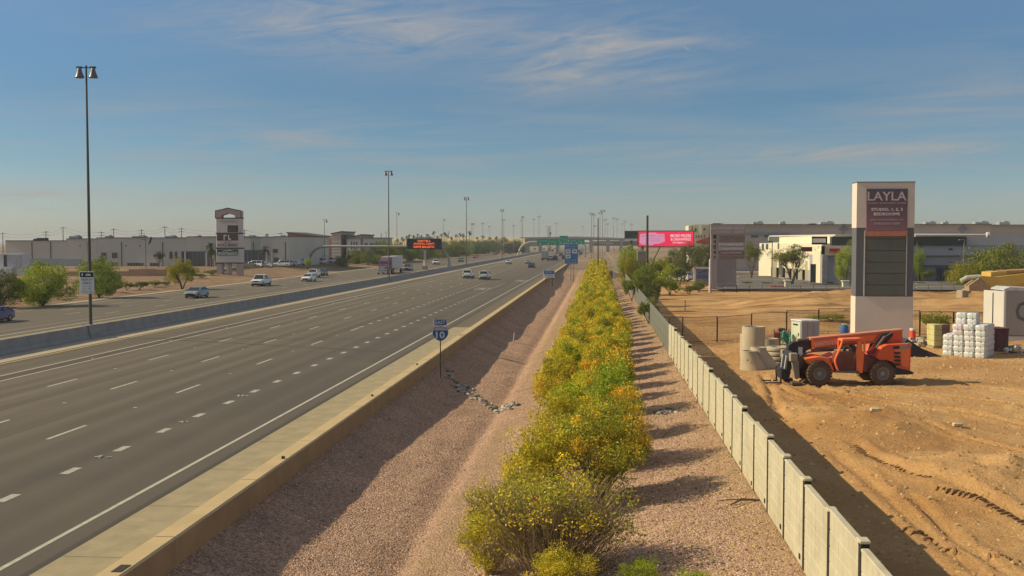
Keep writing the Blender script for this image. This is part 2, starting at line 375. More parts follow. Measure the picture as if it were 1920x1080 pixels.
# ------------------------------------------------------------------ setting materials
def ground_mat():
    m, b = newmat('ground_soil'); P = pos(); s = N('ShaderNodeSeparateXYZ'); L(P, s.inputs[0]); X, Y, Z = s.outputs
    wob = M('MULTIPLY', M('SUBTRACT', NOISE(P, .35, 4), .5), 1.6)
    Xw = M('ADD', X, wob)
    # crushed pink granite
    vo = N('ShaderNodeTexVoronoi'); vo.inputs['Scale'].default_value = 19; L(P, vo.inputs['Vector'])
    stone = N('ShaderNodeSeparateColor'); L(vo.outputs['Color'], stone.inputs[0])
    g = RAMP(stone.outputs[0], [(0, (.22, .13, .085)), (.35, (.43, .265, .175)), (.7, (.54, .355, .245)), (1, (.66, .49, .37))])
    g = MIX(1., g, RAMP(NOISE(P, .5, 6, .6), [(.3, .82), (.7, 1.18)]), 'MULTIPLY')
    # sandy strip in the swale and bare dirt patches
    sand = MIX(RAMP(NOISE(P, 3, 7, .65), [(.35, 0.), (.65, 1.)]), (.35, .235, .12), (.48, .34, .18))
    def band(a, b_, soft):
        up = N('ShaderNodeMapRange'); up.inputs[1].default_value = a - soft; up.inputs[2].default_value = a + soft; L(Xw, up.inputs[0])
        dn = N('ShaderNodeMapRange'); dn.inputs[1].default_value = b_ - soft; dn.inputs[2].default_value = b_ + soft; dn.inputs[3].default_value = 1; dn.inputs[4].default_value = 0; L(Xw, dn.inputs[0])
        return M('MULTIPLY', up.outputs[0], dn.outputs[0])
    sm = M('MULTIPLY', band(-5.0, -3.6, .5), RAMP(NOISE(P, .6, 5), [(.4, .25), (.6, .9)]))
    sm = M('MAXIMUM', sm, M('MULTIPLY', band(3.6, 6, .5), .6))
    sm = M('MAXIMUM', sm, RAMP(NOISE(P, .22, 5), [(.62, 0.), (.75, .5)]))
    g = MIX(sm, g, sand)
    # graded lot dirt
    lot1 = MIX(RAMP(NOISE(P, .16, 8, .62, .6), [(.36, 0.), (.64, 1.)]), (.42, .225, .080), (.61, .385, .17))
    lot1 = MIX(RAMP(NOISE(P, 9, 6, .7), [(.42, 0.), (.75, .65)]), lot1, (.29, .145, .05))
    lot1 = MIX(RAMP(NOISE(P, 38, 3, .6), [(.56, 0.), (.66, .5)]), lot1, (.62, .43, .24))
    bermf = M('MULTIPLY', RAMP(M('DIVIDE', Y, 200), [(.42, 0.), (.5, 1.), (.68, 1.), (.75, 0.)]), RAMP(NOISE(XYZ(M('MULTIPLY', X, .10), M('MULTIPLY', Y, .45), 0), 1, 7, .65), [(.5, 0.), (.6, .75)]))
    lot1 = MIX(bermf, lot1, (.17, .105, .05))
    lm = N('ShaderNodeMapRange'); lm.inputs[1].default_value = 4.3; lm.inputs[2].default_value = 4.9; L(X, lm.inputs[0])
    c = MIX(lm.outputs[0], g, lot1)
    # desert verge beyond the far lanes
    verge = MIX(RAMP(NOISE(P, .12, 8, .65), [(.35, 0.), (.65, 1.)]), (.26, .155, .09), (.36, .25, .16))
    verge = MIX(RAMP(NOISE(P, .5, 5, .6), [(.52, 0.), (.62, .7)]), verge, (.13, .13, .06))
    vm = N('ShaderNodeMapRange'); vm.inputs[1].default_value = -12; vm.inputs[2].default_value = -16; L(X, vm.inputs[0])
    c = MIX(vm.outputs[0], c, verge)
    # far land: dusty scrub
    fm = N('ShaderNodeMapRange'); fm.inputs[1].default_value = 190; fm.inputs[2].default_value = 330; L(Y, fm.inputs[0])
    fm2 = MIX(1., fm.outputs[0], RAMP(NOISE(P, .02, 4), [(.35, .5), (.6, 1.)]), 'MULTIPLY')
    c = MIX(fm2, c, MIX(RAMP(NOISE(P, .03, 7, .6), [(.45, 0.), (.6, 1.)]), (.25, .19, .12), (.14, .135, .075)))
    setin(b, 'Base Color', c); setin(b, 'Roughness', .95); setin(b, 'Specular IOR Level', .15)
    hgt = M('ADD', M('MULTIPLY', vo.outputs['Distance'], M('MULTIPLY', M('SUBTRACT', 1, lm.outputs[0]), -.9)), M('MULTIPLY', NOISE(P, 16, 6, .7), .8))
    hgt = M('ADD', hgt, M('MULTIPLY', NOISE(P, 3.2, 6, .6), 1.2))
    bump(b, hgt, .075)
    return m
GROUND = ground_mat()
def road_mat():
    m, b = newmat('road_asphalt'); P = pos(); s = N('ShaderNodeSeparateXYZ'); L(P, s.inputs[0]); X, Y, Z = s.outputs
    st = XYZ(M('MULTIPLY', X, 1.1), M('MULTIPLY', Y, .018), 0)
    c = RAMP(NOISE(st, 1, 5, .55, .3), [(.3, (.108, .092, .068)), (.5, (.136, .116, .086)), (.72, (.165, .141, .105))])
    # wheel paths every half lane
    wv = M('SINE', M('MULTIPLY', M('ADD', X, 13.4), 2 * math.pi / 1.81))
    c = MIX(1., c, RAMP(M('ADD', M('MULTIPLY', wv, .5), .5), [(0, .87), (1, 1.07)]), 'MULTIPLY')
    nearlane = N('ShaderNodeMapRange'); nearlane.inputs[1].default_value = -24; nearlane.inputs[2].default_value = -15; L(M('ADD', X, M('MULTIPLY', NOISE(P, .08, 3), 3)), nearlane.inputs[0])
    c = MIX(M('MULTIPLY', nearlane.outputs[0], .55), c, (.076, .067, .060))
    c = MIX(RAMP(NOISE(P, .09, 7, .6), [(.5, 0.), (.75, .25)]), c, (.18, .15, .10))
    gr = NOISE(P, 60, 3, .7)
    c = MIX(1., c, RAMP(gr, [(.3, .86), (.7, 1.15)]), 'MULTIPLY')
    # dark lip of asphalt against the concrete
    lip = N('ShaderNodeMapRange'); lip.inputs[1].default_value = -12.78; lip.inputs[2].default_value = -12.66; L(X, lip.inputs[0])
    c = MIX(M('MULTIPLY', M('MULTIPLY', lip.outputs[0], M('LESS_THAN', X, -12.5)), .6), c, (.05, .045, .04))
    c = MIX(M('MULTIPLY', M('GREATER_THAN', X, -12.5), .6), c, (.165, .135, .088))
    setin(b, 'Base Color', c); setin(b, 'Roughness', .85); setin(b, 'Specular IOR Level', .25); bump(b, gr, .012)
    return m
ROAD = road_mat()
CONC = mat('concrete_pale', (.34, .285, .17), .85, .14, 1.2, .012, 25, dirt=((.20, .165, .10), .6))
CONC2 = mat('concrete_barrier', (.30, .285, .265), .85, .12, .8, .012, 20, dirt=((.20, .19, .175), .5))
GUT = mat('concrete_gutter', (.40, .345, .25), .85, .12, .7, dirt=((.28, .24, .18), .4), world=True)
KERB = mat('concrete_kerb_tan', (.50, .38, .20), .85, .12, .9, .012, 25, dirt=((.34, .25, .15), .5))
WHITE = mat('marking_white', (.46, .43, .35), .8, .12, 6, dirt=((.28, .25, .20), .65), world=True)
DOTW = mat('marking_worn', (.40, .38, .33), .8, .2, 6, dirt=((.22, .2, .17), .6), world=True)
YEL = mat('marking_yellow', (.55, .40, .14), .8, .15, 6, dirt=((.32, .25, .14), .4), world=True)
SEAM = mat('seam_dark', (.045, .04, .035), .9); FAINT_LN = mat('faint_dark_line', (.088, .074, .055), .9)
def ripr():
    m, b = newmat('stone_mixed'); g = N('ShaderNodeNewGeometry'); setin(b, 'Base Color', RAMP(g.outputs['Random Per Island'], [(0, (.07, .065, .06)), (.45, (.20, .18, .155)), (.7, (.33, .30, .25)), (1, (.60, .56, .46))])); setin(b, 'Roughness', .9); return m
RIPR = ripr()

# ------------------------------------------------------------------ ground sheet
def axis(segs):
    out = []
    for a, b_, st in segs:
        n = max(1, round((b_ - a) / st)); out += list(np.linspace(a, b_, n + 1)[:-1])
    out.append(segs[-1][1]); return np.array(out)
gx = axis([(-3500, -500, 600), (-500, -180, 40), (-180, -90, 6), (-90, -64, 1.5), (-64, -12.6, 12), (-12.6, -10.45, 1.), (-10.45, -10.1, .35), (-10.1, 4.5, .2), (4.5, 26, .17), (26, 45, .4), (45, 90, 2), (90, 240, 15), (240, 3500, 500)])
gy = axis([(-40, 12, 6), (12, 18, 1), (18, 60, .2), (60, 95, .4), (95, 170, 1.), (170, 320, 4), (320, 700, 20), (700, 9000, 900)])
GX, GY = np.meshgrid(gx, gy); GZ = height(GX, GY)
nx, ny = len(gx), len(gy); idx = np.arange(nx * ny).reshape(ny, nx)
F = np.stack([idx[:-1, :-1], idx[:-1, 1:], idx[1:, 1:], idx[1:, :-1]], -1).reshape(-1, 4)
gm = fastmesh('ground', np.stack([GX, GY, GZ], -1).reshape(-1, 3), F, GROUND); gm.shade_smooth()
ground = link('ground', gm); ground['kind'] = 'structure'

# ------------------------------------------------------------------ highway
Yend = gnd(885, 614)[1]
hw = struct('highway', MB().add([(-64.5, -30, 0), (-12.5, -30, 0), (-12.5, Yend, 0), (-10.3, Yend, 0), (-10.3, 2600, 0), (-50, 2600, 0), (-50, 660, 0), (-64.5, 470, 0)], [(0, 1, 2, 3, 4, 5, 6, 7)]), ROAD)
def strip(name, x0, x1, y0, y1, m, z=.006): return link(name, MB().add([(x0, y0, z), (x1, y0, z), (x1, y1, z), (x0, y1, z)], [(0, 1, 2, 3)]).mesh(name, m), hw)
strip('edge_line', -13.47, -13.33, 5, 1500, WHITE)
strip('gutter_strip', -38.5, -36.35, -10, 1200, GUT, .004)
strip('rumble_band', -32.66, -31.63, -10, 900, mat('asphalt_dark_band', (.085, .068, .05), .9, .15, .5, world=True), .004)
for xx in (-34.45, -26.1, -22.4): strip('paving_joint', xx, xx + .05, -10, 420, FAINT_LN, .003)
strip('edge_line', -36.02, -35.88, -10, 1200, YEL)
for a in (-32.82, -31.62): strip('carpool_line', a, a + .15, -10, 900, WHITE)
strip('gutter_strip', -44.9, -43.9, -10, 1200, GUT, .004)
for a in (-45.45, -46.95): strip('carpool_line', a, a + .2, -10, 900, YEL if a > -46 else WHITE)
strip('edge_line', -61.6, -61.45, -10, 470, WHITE)
strip('gutter_strip', -64.5, -63.4, -10, 470, GUT, .004)
dash = MB().add([(-.075, 0, 0), (.075, 0, 0), (.075, 3.05, 0), (-.075, 3.05, 0)], [(0, 1, 2, 3)]).mesh('lane_dash', WHITE)
dot = MB().add([(-.15, 0, 0), (.15, 0, 0), (.15, .95, 0), (-.15, .95, 0)], [(0, 1, 2, 3)]).mesh('lane_dot', DOTW)
def dashes(x, y0, y1, st, me, name):
    y = y0
    while y < y1: link(name, me, hw, (x, y, .007)); y += st
yd = gnd(88, 824)[1]
dashes(-20.5, yd - 12.19, 88, 12.19, dash, 'lane_dash')
dashes(-24.3, gnd(212, 730)[1] - 24.4, 300, 12.19, dash, 'lane_dash')
dashes(-27.95, gnd(92, 725)[1] - 12.2, 300, 12.19, dash, 'lane_dash')
dashes(-16.9, gnd(0, 942)[1], 190, 3.66, dot, 'lane_dot')
dashes(-20.5, 90, 190, 3.66, dot, 'lane_dot')
dashes(-50.6, gnd(195, 588)[1], 300, 12.19, dash, 'lane_dash'); dashes(-54.2, gnd(240, 576)[1] - 24, 300, 12.19, dash, 'lane_dash'); dashes(-57.9, gnd(240, 570)[1] - 24, 300, 12.19, dash, 'lane_dash')
# arrow and word laid on the exit lanes
for px_, py_ in ((905, 541.5), (978, 526.5)):
    X_, Y_ = gnd(px_, py_)
    o = txt('ONLY', 2.3, 7.5, WHITE, hw, (X_, Y_, .012), .001, face='z', name='road_word')
# raised marker plates and the thin dark line across the eastbound lanes
a, b_ = gnd(335, 638), gnd(742, 661)
link('pavement_dark_line', MB().add([(a[0], a[1], .009), (b_[0], b_[1], .009), (b_[0], b_[1] + .22, .009), (a[0], a[1] + .3, .009)], [(0, 1, 2, 3)]).mesh('pavement_dark_line', FAINT_LN), hw)
RFL = mat('reflector_pale', (.5, .48, .42), .5)
rp = MB().rbox((0, 0, .012), (.18, .11, .022), .01).mesh('reflector', RFL)
for x, s in ((-20.5, yd - 4.6), (-24.3, gnd(212, 730)[1] - 4.6), (-27.95, gnd(92, 725)[1] - 4.6), (-31.9, 40)):
    for k in range(9): link('reflector', rp, hw, (x, s + 12.19 * k, .001))
sc = MB()
for px_, py_ in ((195, 857), (347, 792), (456, 743)):
    X_, Y_ = gnd(px_, py_)
    for q in range(5): sc.box((X_ + random.uniform(-.25, .25), Y_ + random.uniform(-.15, .15), .02), (random.uniform(.05, .2), random.uniform(.04, .1), .04), random.random() * 3)
solid('tyre_scraps', sc, RFL, 'pale shredded debris scattered along the dotted exit lane line', 'debris')['kind'] = 'stuff'

# concrete shoulder slabs
sh = thing('concrete_shoulder', 'pale concrete gutter shoulder slabs beside the eastbound lanes', 'shoulder'); del sh['category'], sh['label']; sh['kind'] = 'structure'
n = 16; y = 14.; k = 0
slab_l = (Yend - y) / n
slab = MB().box2((-12.49, 0, -.06), (-10.66, slab_l - .025, .012)).mesh('slab', CONC)
for i in range(n): link('slab', slab, sh, (0, y + i * slab_l, 0))
# low kerb wall with its drop to the swale
kw = thing('kerb_wall', 'long tan concrete kerb wall between the shoulder and the gravel ditch', 'kerb wall')
sec = [(-10.66, -.5), (-10.66, .16), (-10.60, .30), (-10.52, .35), (-10.04, .35), (-9.98, .31), (-9.96, -1.2), (-10.3, -1.2)]
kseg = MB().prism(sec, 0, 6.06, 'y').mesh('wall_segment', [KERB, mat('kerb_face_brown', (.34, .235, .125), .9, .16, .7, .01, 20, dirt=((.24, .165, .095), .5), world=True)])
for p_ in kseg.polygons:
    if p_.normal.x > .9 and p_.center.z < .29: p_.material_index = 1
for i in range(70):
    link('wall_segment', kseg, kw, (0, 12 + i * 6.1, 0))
for px_, py_ in ((531, 860), (698, 743), (782, 684)):
    X_, Y_ = gnd(px_, py_, .35); part('lifting_eye', MB().box((X_, Y_, .39), (.09, .09, .08)), SEAM, kw)
X_, Y_ = gnd(215, 1066, .35)
part('drain_grate', MB().box((-10.2, Y_, .352), (.22, .5, .02)), SEAM, kw)

# median barrier
mb_ = thing('median_barrier', 'long grey concrete barrier between the two carriageways', 'barrier')
sec = [(-.36, 0), (-.36, .08), (-.2, .32), (-.13, 1.0), (.13, 1.0), (.2, .32), (.36, .08), (.36, 0)]
bseg = MB().prism(sec, 0, 9.11, 'y').mesh('barrier_segment', CONC2)
Y1 = at_depth(160, 637, 79.6)[1] + 1.7
y = Y1 - 9.14 * 8
for i in range(100): link('barrier_segment', bseg, mb_, (-38.85, y + i * 9.14, 0))
POLES = []
ped = MB().prism([(-.42, 0), (-.42, .4), (-.3, .7), (-.27, 1.04), (.27, 1.04), (.3, .7), (.42, .4), (.42, 0)], -.8, .8, 'y').mesh('pedestal', CONC2)
for k in range(5): link('pedestal', ped, mb_, (-38.85, Y1 + k * 116.3, 0))

# ------------------------------------------------------------------ block wall along the lot
BW = mat('wall_block', (.49, .45, .32), .88, .10, 1.4, .01, 30, dirt=((.33, .29, .18), .5), world=True)
BD = mat('wall_post_dark', (.028, .024, .018), .9)
wx, wz0 = 4.47, .30
wall = thing('block_wall', 'pale precast concrete panel wall with dark slotted posts beside the dirt lot', 'wall')
PL = 2.437
y_end = gnd(1257, 664.7, .3)[1]; NP = 21
def panel_mesh():
    # front face with recessed ashlar joints, one connected sheet, closed behind
    rows = [0, .30, .58, .90, 1.2, 1.52, 1.86]; cols = 6; Ln = PL - .20; V, Fc = [], []
    ys, zs = [], []
    for i in range(cols + 1):
        b0 = i * Ln / cols
        ys += [b0] if i in (0, cols) else [b0 - .016, b0 - .007, b0 + .007, b0 + .016]
    for j, r_ in enumerate(rows): zs += [r_] if j in (0, len(rows) - 1) else [r_ - .016, r_ - .007, r_ + .007, r_ + .016]
    for z_ in zs:
        for y_ in ys:
            gz = any(abs(z_ - r_) < .009 for r_ in rows[1:-1]); gyy = any(abs(y_ - i * Ln / cols) < .009 for i in range(1, cols))
            V.append((-.055 + (.010 if gz or gyy else 0), y_, z_))
    nyy = len(ys)
    for j in range(len(zs) - 1):
        for i in range(nyy - 1):
            q = j * nyy + i; Fc.append((q + 1, q, q + nyy, q + nyy + 1))
    o = len(V); V += [(.055, 0, 0), (.055, Ln, 0), (.055, Ln, rows[-1]), (.055, 0, rows[-1])]; Fc.append((o, o + 1, o + 2, o + 3))
    t = (len(zs) - 1) * nyy
    Fc.append(tuple([t + i for i in range(nyy)] + [o + 2, o + 3])); Fc.append(tuple([i * nyy for i in range(len(zs))] + [o + 3, o])[::-1]); Fc.append(tuple([i * nyy + nyy - 1 for i in range(len(zs))] + [o + 2, o + 1]))
    return MB().add(V, Fc).mesh('panel', BW)
pm = panel_mesh()
capm = MB().rbox((0, (PL - .2) / 2, 1.89), (.14, PL - .2, .06), .015).mesh('coping', BW)
postm = MB().box2((-.062, -.195, -.15), (.075, -.005, 1.90)).mesh('post', BD)
pcap = MB().rbox((0, -.1, 1.95), (.19, .27, .06), .015).mesh('post_cap', BW)
postl = MB().box2((-.085, -.05, -.15), (.05, -.0, 1.95)).mesh('post_flange', BW)
slot = MB().box((-.058, .28, .17), (.03, .13, .11)).mesh('drain_slot', BD)
for i in range(NP):
    y = y_end - (i + 1) * PL; zz = wz0 + .045 * (i % 2) + .03 * math.sin(i * 1.7)
    link('panel', pm, wall, (wx, y, zz)); link('coping', capm, wall, (wx, y, zz))
    q = link('post', postm, wall, (wx, y, zz + .02)); link('post_cap', pcap, q)
    link('drain_slot', slot, wall, (wx, y, zz))
# ------------------------------------------------------------------ slatted chain link fence farther on
SL = mat('slat_grey_green', (.19, .20, .165), .6, .15, 2); SLT = mat('galvanised', (.30, .29, .27), .45, .1, 3, metal=.6)
sf = thing('slatted_fence', 'grey green privacy slat fence running on from the block wall toward the overpass', 'fence')
pnl = MB()
for i in range(24): pnl.box((0, .06 + i * .123, .98), (.035, .105, 1.86))
pnl = pnl.mesh('slat_panel', SL); rail = MB().tube((0, 0, 1.93), (0, 3, 1.93), .025, n=6).mesh('top_rail', SLT)
pst = MB().tube((0, 0, -.3), (0, 0, 2.02), .04, n=8).mesh('post', SLT)
slt1 = MB().box((0, 0, .98), (.035, .105, 1.86)).mesh('slat', SL)
for i in range(86):
    y = y_end + .1 + i * 3.0; k_ = max(0, min(1, (y - 230) / 120)); z_ = .25 * (1 - k_) - .05 * k_
    link('post', pst, sf, (wx, y, z_)); link('top_rail', rail, sf, (wx, y, z_))
    if i < 11:
        for j in range(24): link('slat', slt1, sf, (wx, y + .06 + j * .123, z_))
    else:
        q = link('slat_panel', pnl, sf, (wx, y, z_)); q['kind'] = 'stuff'

# ------------------------------------------------------------------ construction mesh fence panels
FDK = mat('fence_steel_dark', (.09, .07, .055), .6, .2, 3)
def fence_panel(p, q, zt, label):
    (x0, y0), (x1, y1) = p, q; ln = math.hypot(x1 - x0, y1 - y0); rz = math.atan2(y1 - y0, x1 - x0); hgt = zt
    t = thing('fence_panel', label, 'fence panel', (x0, y0, H(x0, y0)), rz, 'temporary mesh fence panels across the dirt lot')
    part('post', MB().tube((0, 0, -.1), (0, 0, hgt), .03, n=6), FDK, t)
    part('post', MB().tube((ln - .06, 0, -.1), (ln - .06, 0, hgt), .03, n=6), FDK, t)
    part('top_rail', MB().tube((.03, 0, hgt - .03), (ln - .09, 0, hgt - .03), .024, n=6), FDK, t)
    part('bottom_rail', MB().tube((.03, 0, .08), (ln - .09, 0, .08), .02, n=6), FDK, t)
    ms = MB(); n_ = int(ln / .10)
    for i in range(n_): ms.box((.05 + i * (ln - .12) / n_, 0, hgt / 2), (.013, .013, hgt - .15))
    for i in range(8): ms.box((ln / 2 - .03, 0, .2 + i * (hgt - .3) / 8), (ln - .1, .006, .006))
    o = part('wire_mesh', ms, FDK, t); o['kind'] = 'stuff'
fx = [1254, 1280, 1345, 1409, 1475, 1535, 1597]; fb = [645, 641, 637.5, 632, 629.5, 628.5, 628]
P_ = [gnd(a, b_, .3) for a, b_ in zip(fx, fb)]
nm = ['short mesh fence panel tied to the end of the block wall', 'mesh fence panel next to the short one by the block wall', 'taller mesh fence panel left of the concrete pipe rings', 'mesh fence panel behind the tall concrete ring', 'mesh fence panel just left of the upright cabinet', 'mesh fence panel between the cabinet and the tall apartment sign']
for i in range(6): fence_panel(P_[i], P_[i + 1], 1.85, nm[i])
fx = [1662, 1725, 1788, 1850, 1915, 1980]; P_ = [gnd(a, 628.5, .3) for a in fx]
nm = ['mesh fence panel passing behind the tall apartment sign', 'mesh fence panel right of the apartment sign by the orange barrel', 'mesh fence panel behind the wrapped bales', 'mesh fence panel ending behind the white trailer', 'mesh fence panel hidden mostly by the white trailer']
for i in range(5): fence_panel(P_[i], P_[i + 1], 1.85, nm[i])
# boundary wire fence at the back of the lot
bf = thing('boundary_fence', 'low dark wire fence along the kerb behind the dirt lot', 'fence')
ya = 152.; xs_ = [XatY(p, ya) for p in range(1310, 1945, 24)]
for i, x in enumerate(xs_): part('post', MB().tube((x, ya, .1), (x, ya, 1.35), .05, n=6), FDK, bf)
part('top_rail', MB().tube((xs_[0], ya, .45), (xs_[-1], ya, .45), .10, n=6), FDK, bf)

# ------------------------------------------------------------------ loose ground matter near the camera
rg = np.random.default_rng(3)
def scatter(name, xr, yr, n, s0, s1, m, p=None):
    x = rg.uniform(*xr, n); y = yr[0] + (yr[1] - yr[0]) * rg.uniform(0, 1, n) ** 1.6; z = height(x, y)
    if p is not None: x, y, z = p
    n = len(x); sz = rg.uniform(s0, s1, n) * (1 + y / 120)
    base = np.array([(1, 0, 0), (-.5, .8, 0), (-.5, -.8, 0), (.1, .1, .8)]); th = rg.uniform(0, 6.28, n); c_, s_ = np.cos(th), np.sin(th)
    V = np.empty((n, 4, 3)); jit = rg.uniform(.7, 1.3, (n, 4))
    for k in range(4):
        bx, by, bz = base[k]; V[:, k, 0] = x + (bx * c_ - by * s_) * sz * jit[:, k]; V[:, k, 1] = y + (bx * s_ + by * c_) * sz * jit[:, k]; V[:, k, 2] = z + bz * sz * jit[:, k] - .004
    i = np.arange(n)[:, None] * 4; Fq = np.concatenate([i + [0, 1, 3], i + [1, 2, 3], i + [2, 0, 3]]).reshape(-1, 3)
    o = link(name, fastmesh(name, V.reshape(-1, 3), Fq, m)); o['kind'] = 'stuff'; return o
def pebmat(name, stops):
    m, b = newmat(name); g = N('ShaderNodeNewGeometry'); setin(b, 'Base Color', RAMP(g.outputs['Random Per Island'], stops)); setin(b, 'Roughness', .9); return m
PEB = pebmat('granite_chips', [(0, (.25, .15, .10)), (.4, (.43, .27, .18)), (.8, (.53, .35, .245)), (1, (.66, .50, .38))])
CLD = pebmat('dirt_clods', [(0, (.27, .13, .045)), (.6, (.46, .26, .10)), (1, (.60, .43, .22))])
a = scatter('gravel', (-9.9, 4.35), (18, 75), 110000, .013, .032, PEB)
tag(a, 'crushed pink granite gravel covering the strip between kerb and wall', 'gravel')
a = scatter('dirt_clods', (6, 30), (20, 85), 9000, .02, .07, CLD); tag(a, 'loose clods and small stones lying over the graded lot', 'dirt')
# tread prints pressed in the dirt
tr = MB()
for pl in ([(1605, 838), (1650, 868), (1690, 893), (1740, 912)], [(1760, 925), (1840, 950), (1925, 985)], [(1700, 985), (1790, 1020), (1920, 1045)]):
    pts = [Vector((*gnd(a_, b_2, .3), 0)) for a_, b_2 in pl]
    for p_, q_ in zip(pts, pts[1:]):
        d_ = q_ - p_; ln = d_.length; an = math.atan2(d_.y, d_.x); k = 0.
        while k < ln:
            c_ = p_ + d_ * (k / ln); tr.box((c_.x, c_.y, H(c_.x, c_.y) + .004), (.085, random.uniform(.38, .56), .075), an + .3 + random.gauss(0, .06), taper=.5); k += .21 * random.choice((1, 1, 1, 1.7))
tr = solid('tread_ridges', tr, mat('tread_dirt_shaded', (.30, .165, .065), .95, .2, 3), 'rows of tyre tread ridges printed across the dirt lot', 'tyre tracks'); tr['kind'] = 'stuff'  # tread dirt darkened to stand for the shade in the prints
def stones(name, pts, s, label, cat):
    st = MB()
    for x, y in pts:
        r_ = s * random.uniform(.5, 1.3); z = H(x, y); a_ = random.random() * 6
        secs = [[(x + r_ * k_ * random.uniform(.8, 1.2) * math.cos(a_ + j * 1.047), y + r_ * k_ * random.uniform(.8, 1.2) * math.sin(a_ + j * 1.047), z + hz * r_) for j in range(6)] for k_, hz in ((.9, -.2), (1, .3), (.55, .75))]
        st.loft(secs)
    o = solid(name, st, RIPR, label, cat); o['kind'] = 'stuff'
pp = []
for i in range(150):
    t = random.random(); px_ = 838 + 125 * t + random.gauss(0, 5); py_ = 716 + 38 * t + random.gauss(0, 3.2); pp.append(gnd(px_, py_, -1.15))
stones('rock_line', pp, .13, 'dark grey rocks laid in a line down the gravel ditch', 'rocks')
stones('pale_rocks', [gnd(1248 + random.gauss(0, 12), 779 + random.gauss(0, 2.5), -.1) for _ in range(26)], .12, 'small patch of pale rocks on the gravel near the wall', 'rocks')
ONES = 'first second third fourth fifth sixth seventh eighth ninth tenth eleventh twelfth thirteenth fourteenth fifteenth sixteenth seventeenth eighteenth nineteenth twentieth'.split()
ORD_ = ONES + ['twenty-' + o for o in ONES[:9]] + ['thirtieth'] + ['thirty-' + o for o in ONES[:9]] + ['fortieth']
# ================================================================== vegetation
BARK = mat('bark_brown', (.14, .10, .065), .95, .25, 6); TWIG = mat('twig_tan', (.27, .20, .12), .95, .25, 6)
LF_BUSH = leafmat('leaf_bush', [(0, (.22, .24, .035)), (.4, (.40, .39, .05)), (.7, (.58, .53, .06)), (.9, (.72, .62, .07)), (1, (.80, .68, .11))], .4)
LF_YEL = leafmat('blossom_yellow', [(0, (.55, .43, .03)), (.5, (.74, .59, .04)), (1, (.84, .70, .09))])
LF_TREE = leafmat('leaf_tree', [(0, (.075, .10, .02)), (.5, (.15, .19, .04)), (1, (.25, .28, .07))])
LF_DARK = leafmat('leaf_dark', [(0, (.045, .06, .022)), (.5, (.10, .12, .045)), (1, (.17, .185, .075))])
rg = np.random.default_rng(11)
def stems_mb(rg, n, spread, ht, r0, kinks=4, top=.9):
    mb = MB()
    for i in range(n):
        a = rg.uniform(0, 6.28); l = ht * rg.uniform(.6, top); sp = spread * rg.uniform(.15, 1); p = []
        bx, by = .12 * math.cos(a), .12 * math.sin(a)
        for k in range(kinks + 1):
            t = k / kinks; rr = sp * t ** 1.15
            p.append((bx + rr * math.cos(a + .3 * t) + rg.normal() * .03 * t, by + rr * math.sin(a + .3 * t) + rg.normal() * .03 * t, l * t ** .85 - .05))
        mb.path(p, [r0 * (1 - .8 * k / kinks) * rg.uniform(.7, 1.2) for k in range(kinks + 1)], 4)
    return mb
def twigs_pts(rg, k): pass
def bush_meshes(seed, n, size, stems, nb, tw=0):
    rg = np.random.default_rng(seed)
    P = crown_pts(rg, n, 1.62, 1.62, 1.32, 1.5, 40, .30, -.9, .35); P = P[P[:, 2] > .15]
    B = crown_pts(rg, nb, 1.66, 1.66, 1.32, 1.62, 18, .24, -.3, .6)
    st = stems_mb(rg, stems, 1.5, 2.3, .028)
    for i in range(tw):
        a = rg.uniform(0, 6.28); q = rg.uniform(.3, 1.25); z = rg.uniform(.5, 1.9); l = rg.uniform(.4, .9)
        x, y = q * math.cos(a), q * math.sin(a)
        st.path([(x * .7, y * .7, z - l * .6), (x, y, z), (x * 1.28 + rg.normal() * .1, y * 1.28 + rg.normal() * .1, z + l * .75)], [.008, .006, .003], 3)
    return leaves('foliage', P, size, LF_BUSH, rg), leaves('blossom', B, size * 1.15, LF_YEL, rg, 1.1), st.mesh('stems', TWIG)
BN = [bush_meshes(100 + i, 15000, .050, 34, 3200, 170) for i in range(3)]
BSP = bush_meshes(131, 4600, .046, 80, 1300, 1100); BSG = bush_meshes(132, 9500, .046, 50, 1700, 200)
BM_ = [bush_meshes(110 + i, 10500, .066, 12, 2600) for i in range(3)]
BF = [bush_meshes(120 + i, 3800, .115, 5, 900) for i in range(3)]
GRP = 'flowering shrubs in the long row beside the highway'
def bush(x, y, s, zs, ms, col, bcol, label, group=None):
    t = thing('desert_shrub', label, 'shrub', (x, y, H(x, y) - .03), random.uniform(0, 6.28), group); t.scale = (s, s, zs)
    f = link('foliage', ms[0], t); f.color = (*col, 1)
    if bcol: o = link('blossom', ms[1], t); o.color = (*bcol, 1)
    link('stems', ms[2], t)
OL, YG, GR, OR = (.80, .84, .9), (1.05, 1.0, .8), (.72, .94, .75), (1.05, .97, .8)
bush(-1.05, 25.0, 1.22, 1.06, BSP, (.95, .95, 1), (1, .95, 1), 'sparse twiggy shrub with bare stems showing, nearest in the shrub row')
bush(-2.7, 26.4, .62, .62, BSG, YG, (1, 1, 1), 'small yellow sprig bush at the left foot of the nearest twiggy shrub')
bush(-.75, 23.0, .55, .5, BSG, YG, (1, 1, 1), 'low yellow green sprouting bush in front of the nearest twiggy shrub')
bush(.95, 23.4, .36, .26, BSG, GR, None, 'tiny green weed clump on the gravel right of the nearest shrub')
bush(2.0, 21.6, .38, .3, BSG, GR, None, 'tiny green weed tuft on the gravel by the bottom of the wall')
bush(-.1, 31.8, 1.04, 1.06, BN[0], OL, (1, .85, 1), 'brown olive shrub with visible trunks behind the nearest twiggy shrub')
bush(-1.75, 30.6, .76, .98, BN[1], YG, (1, 1, 1), 'bright yellow shrub left of the brown olive shrub')
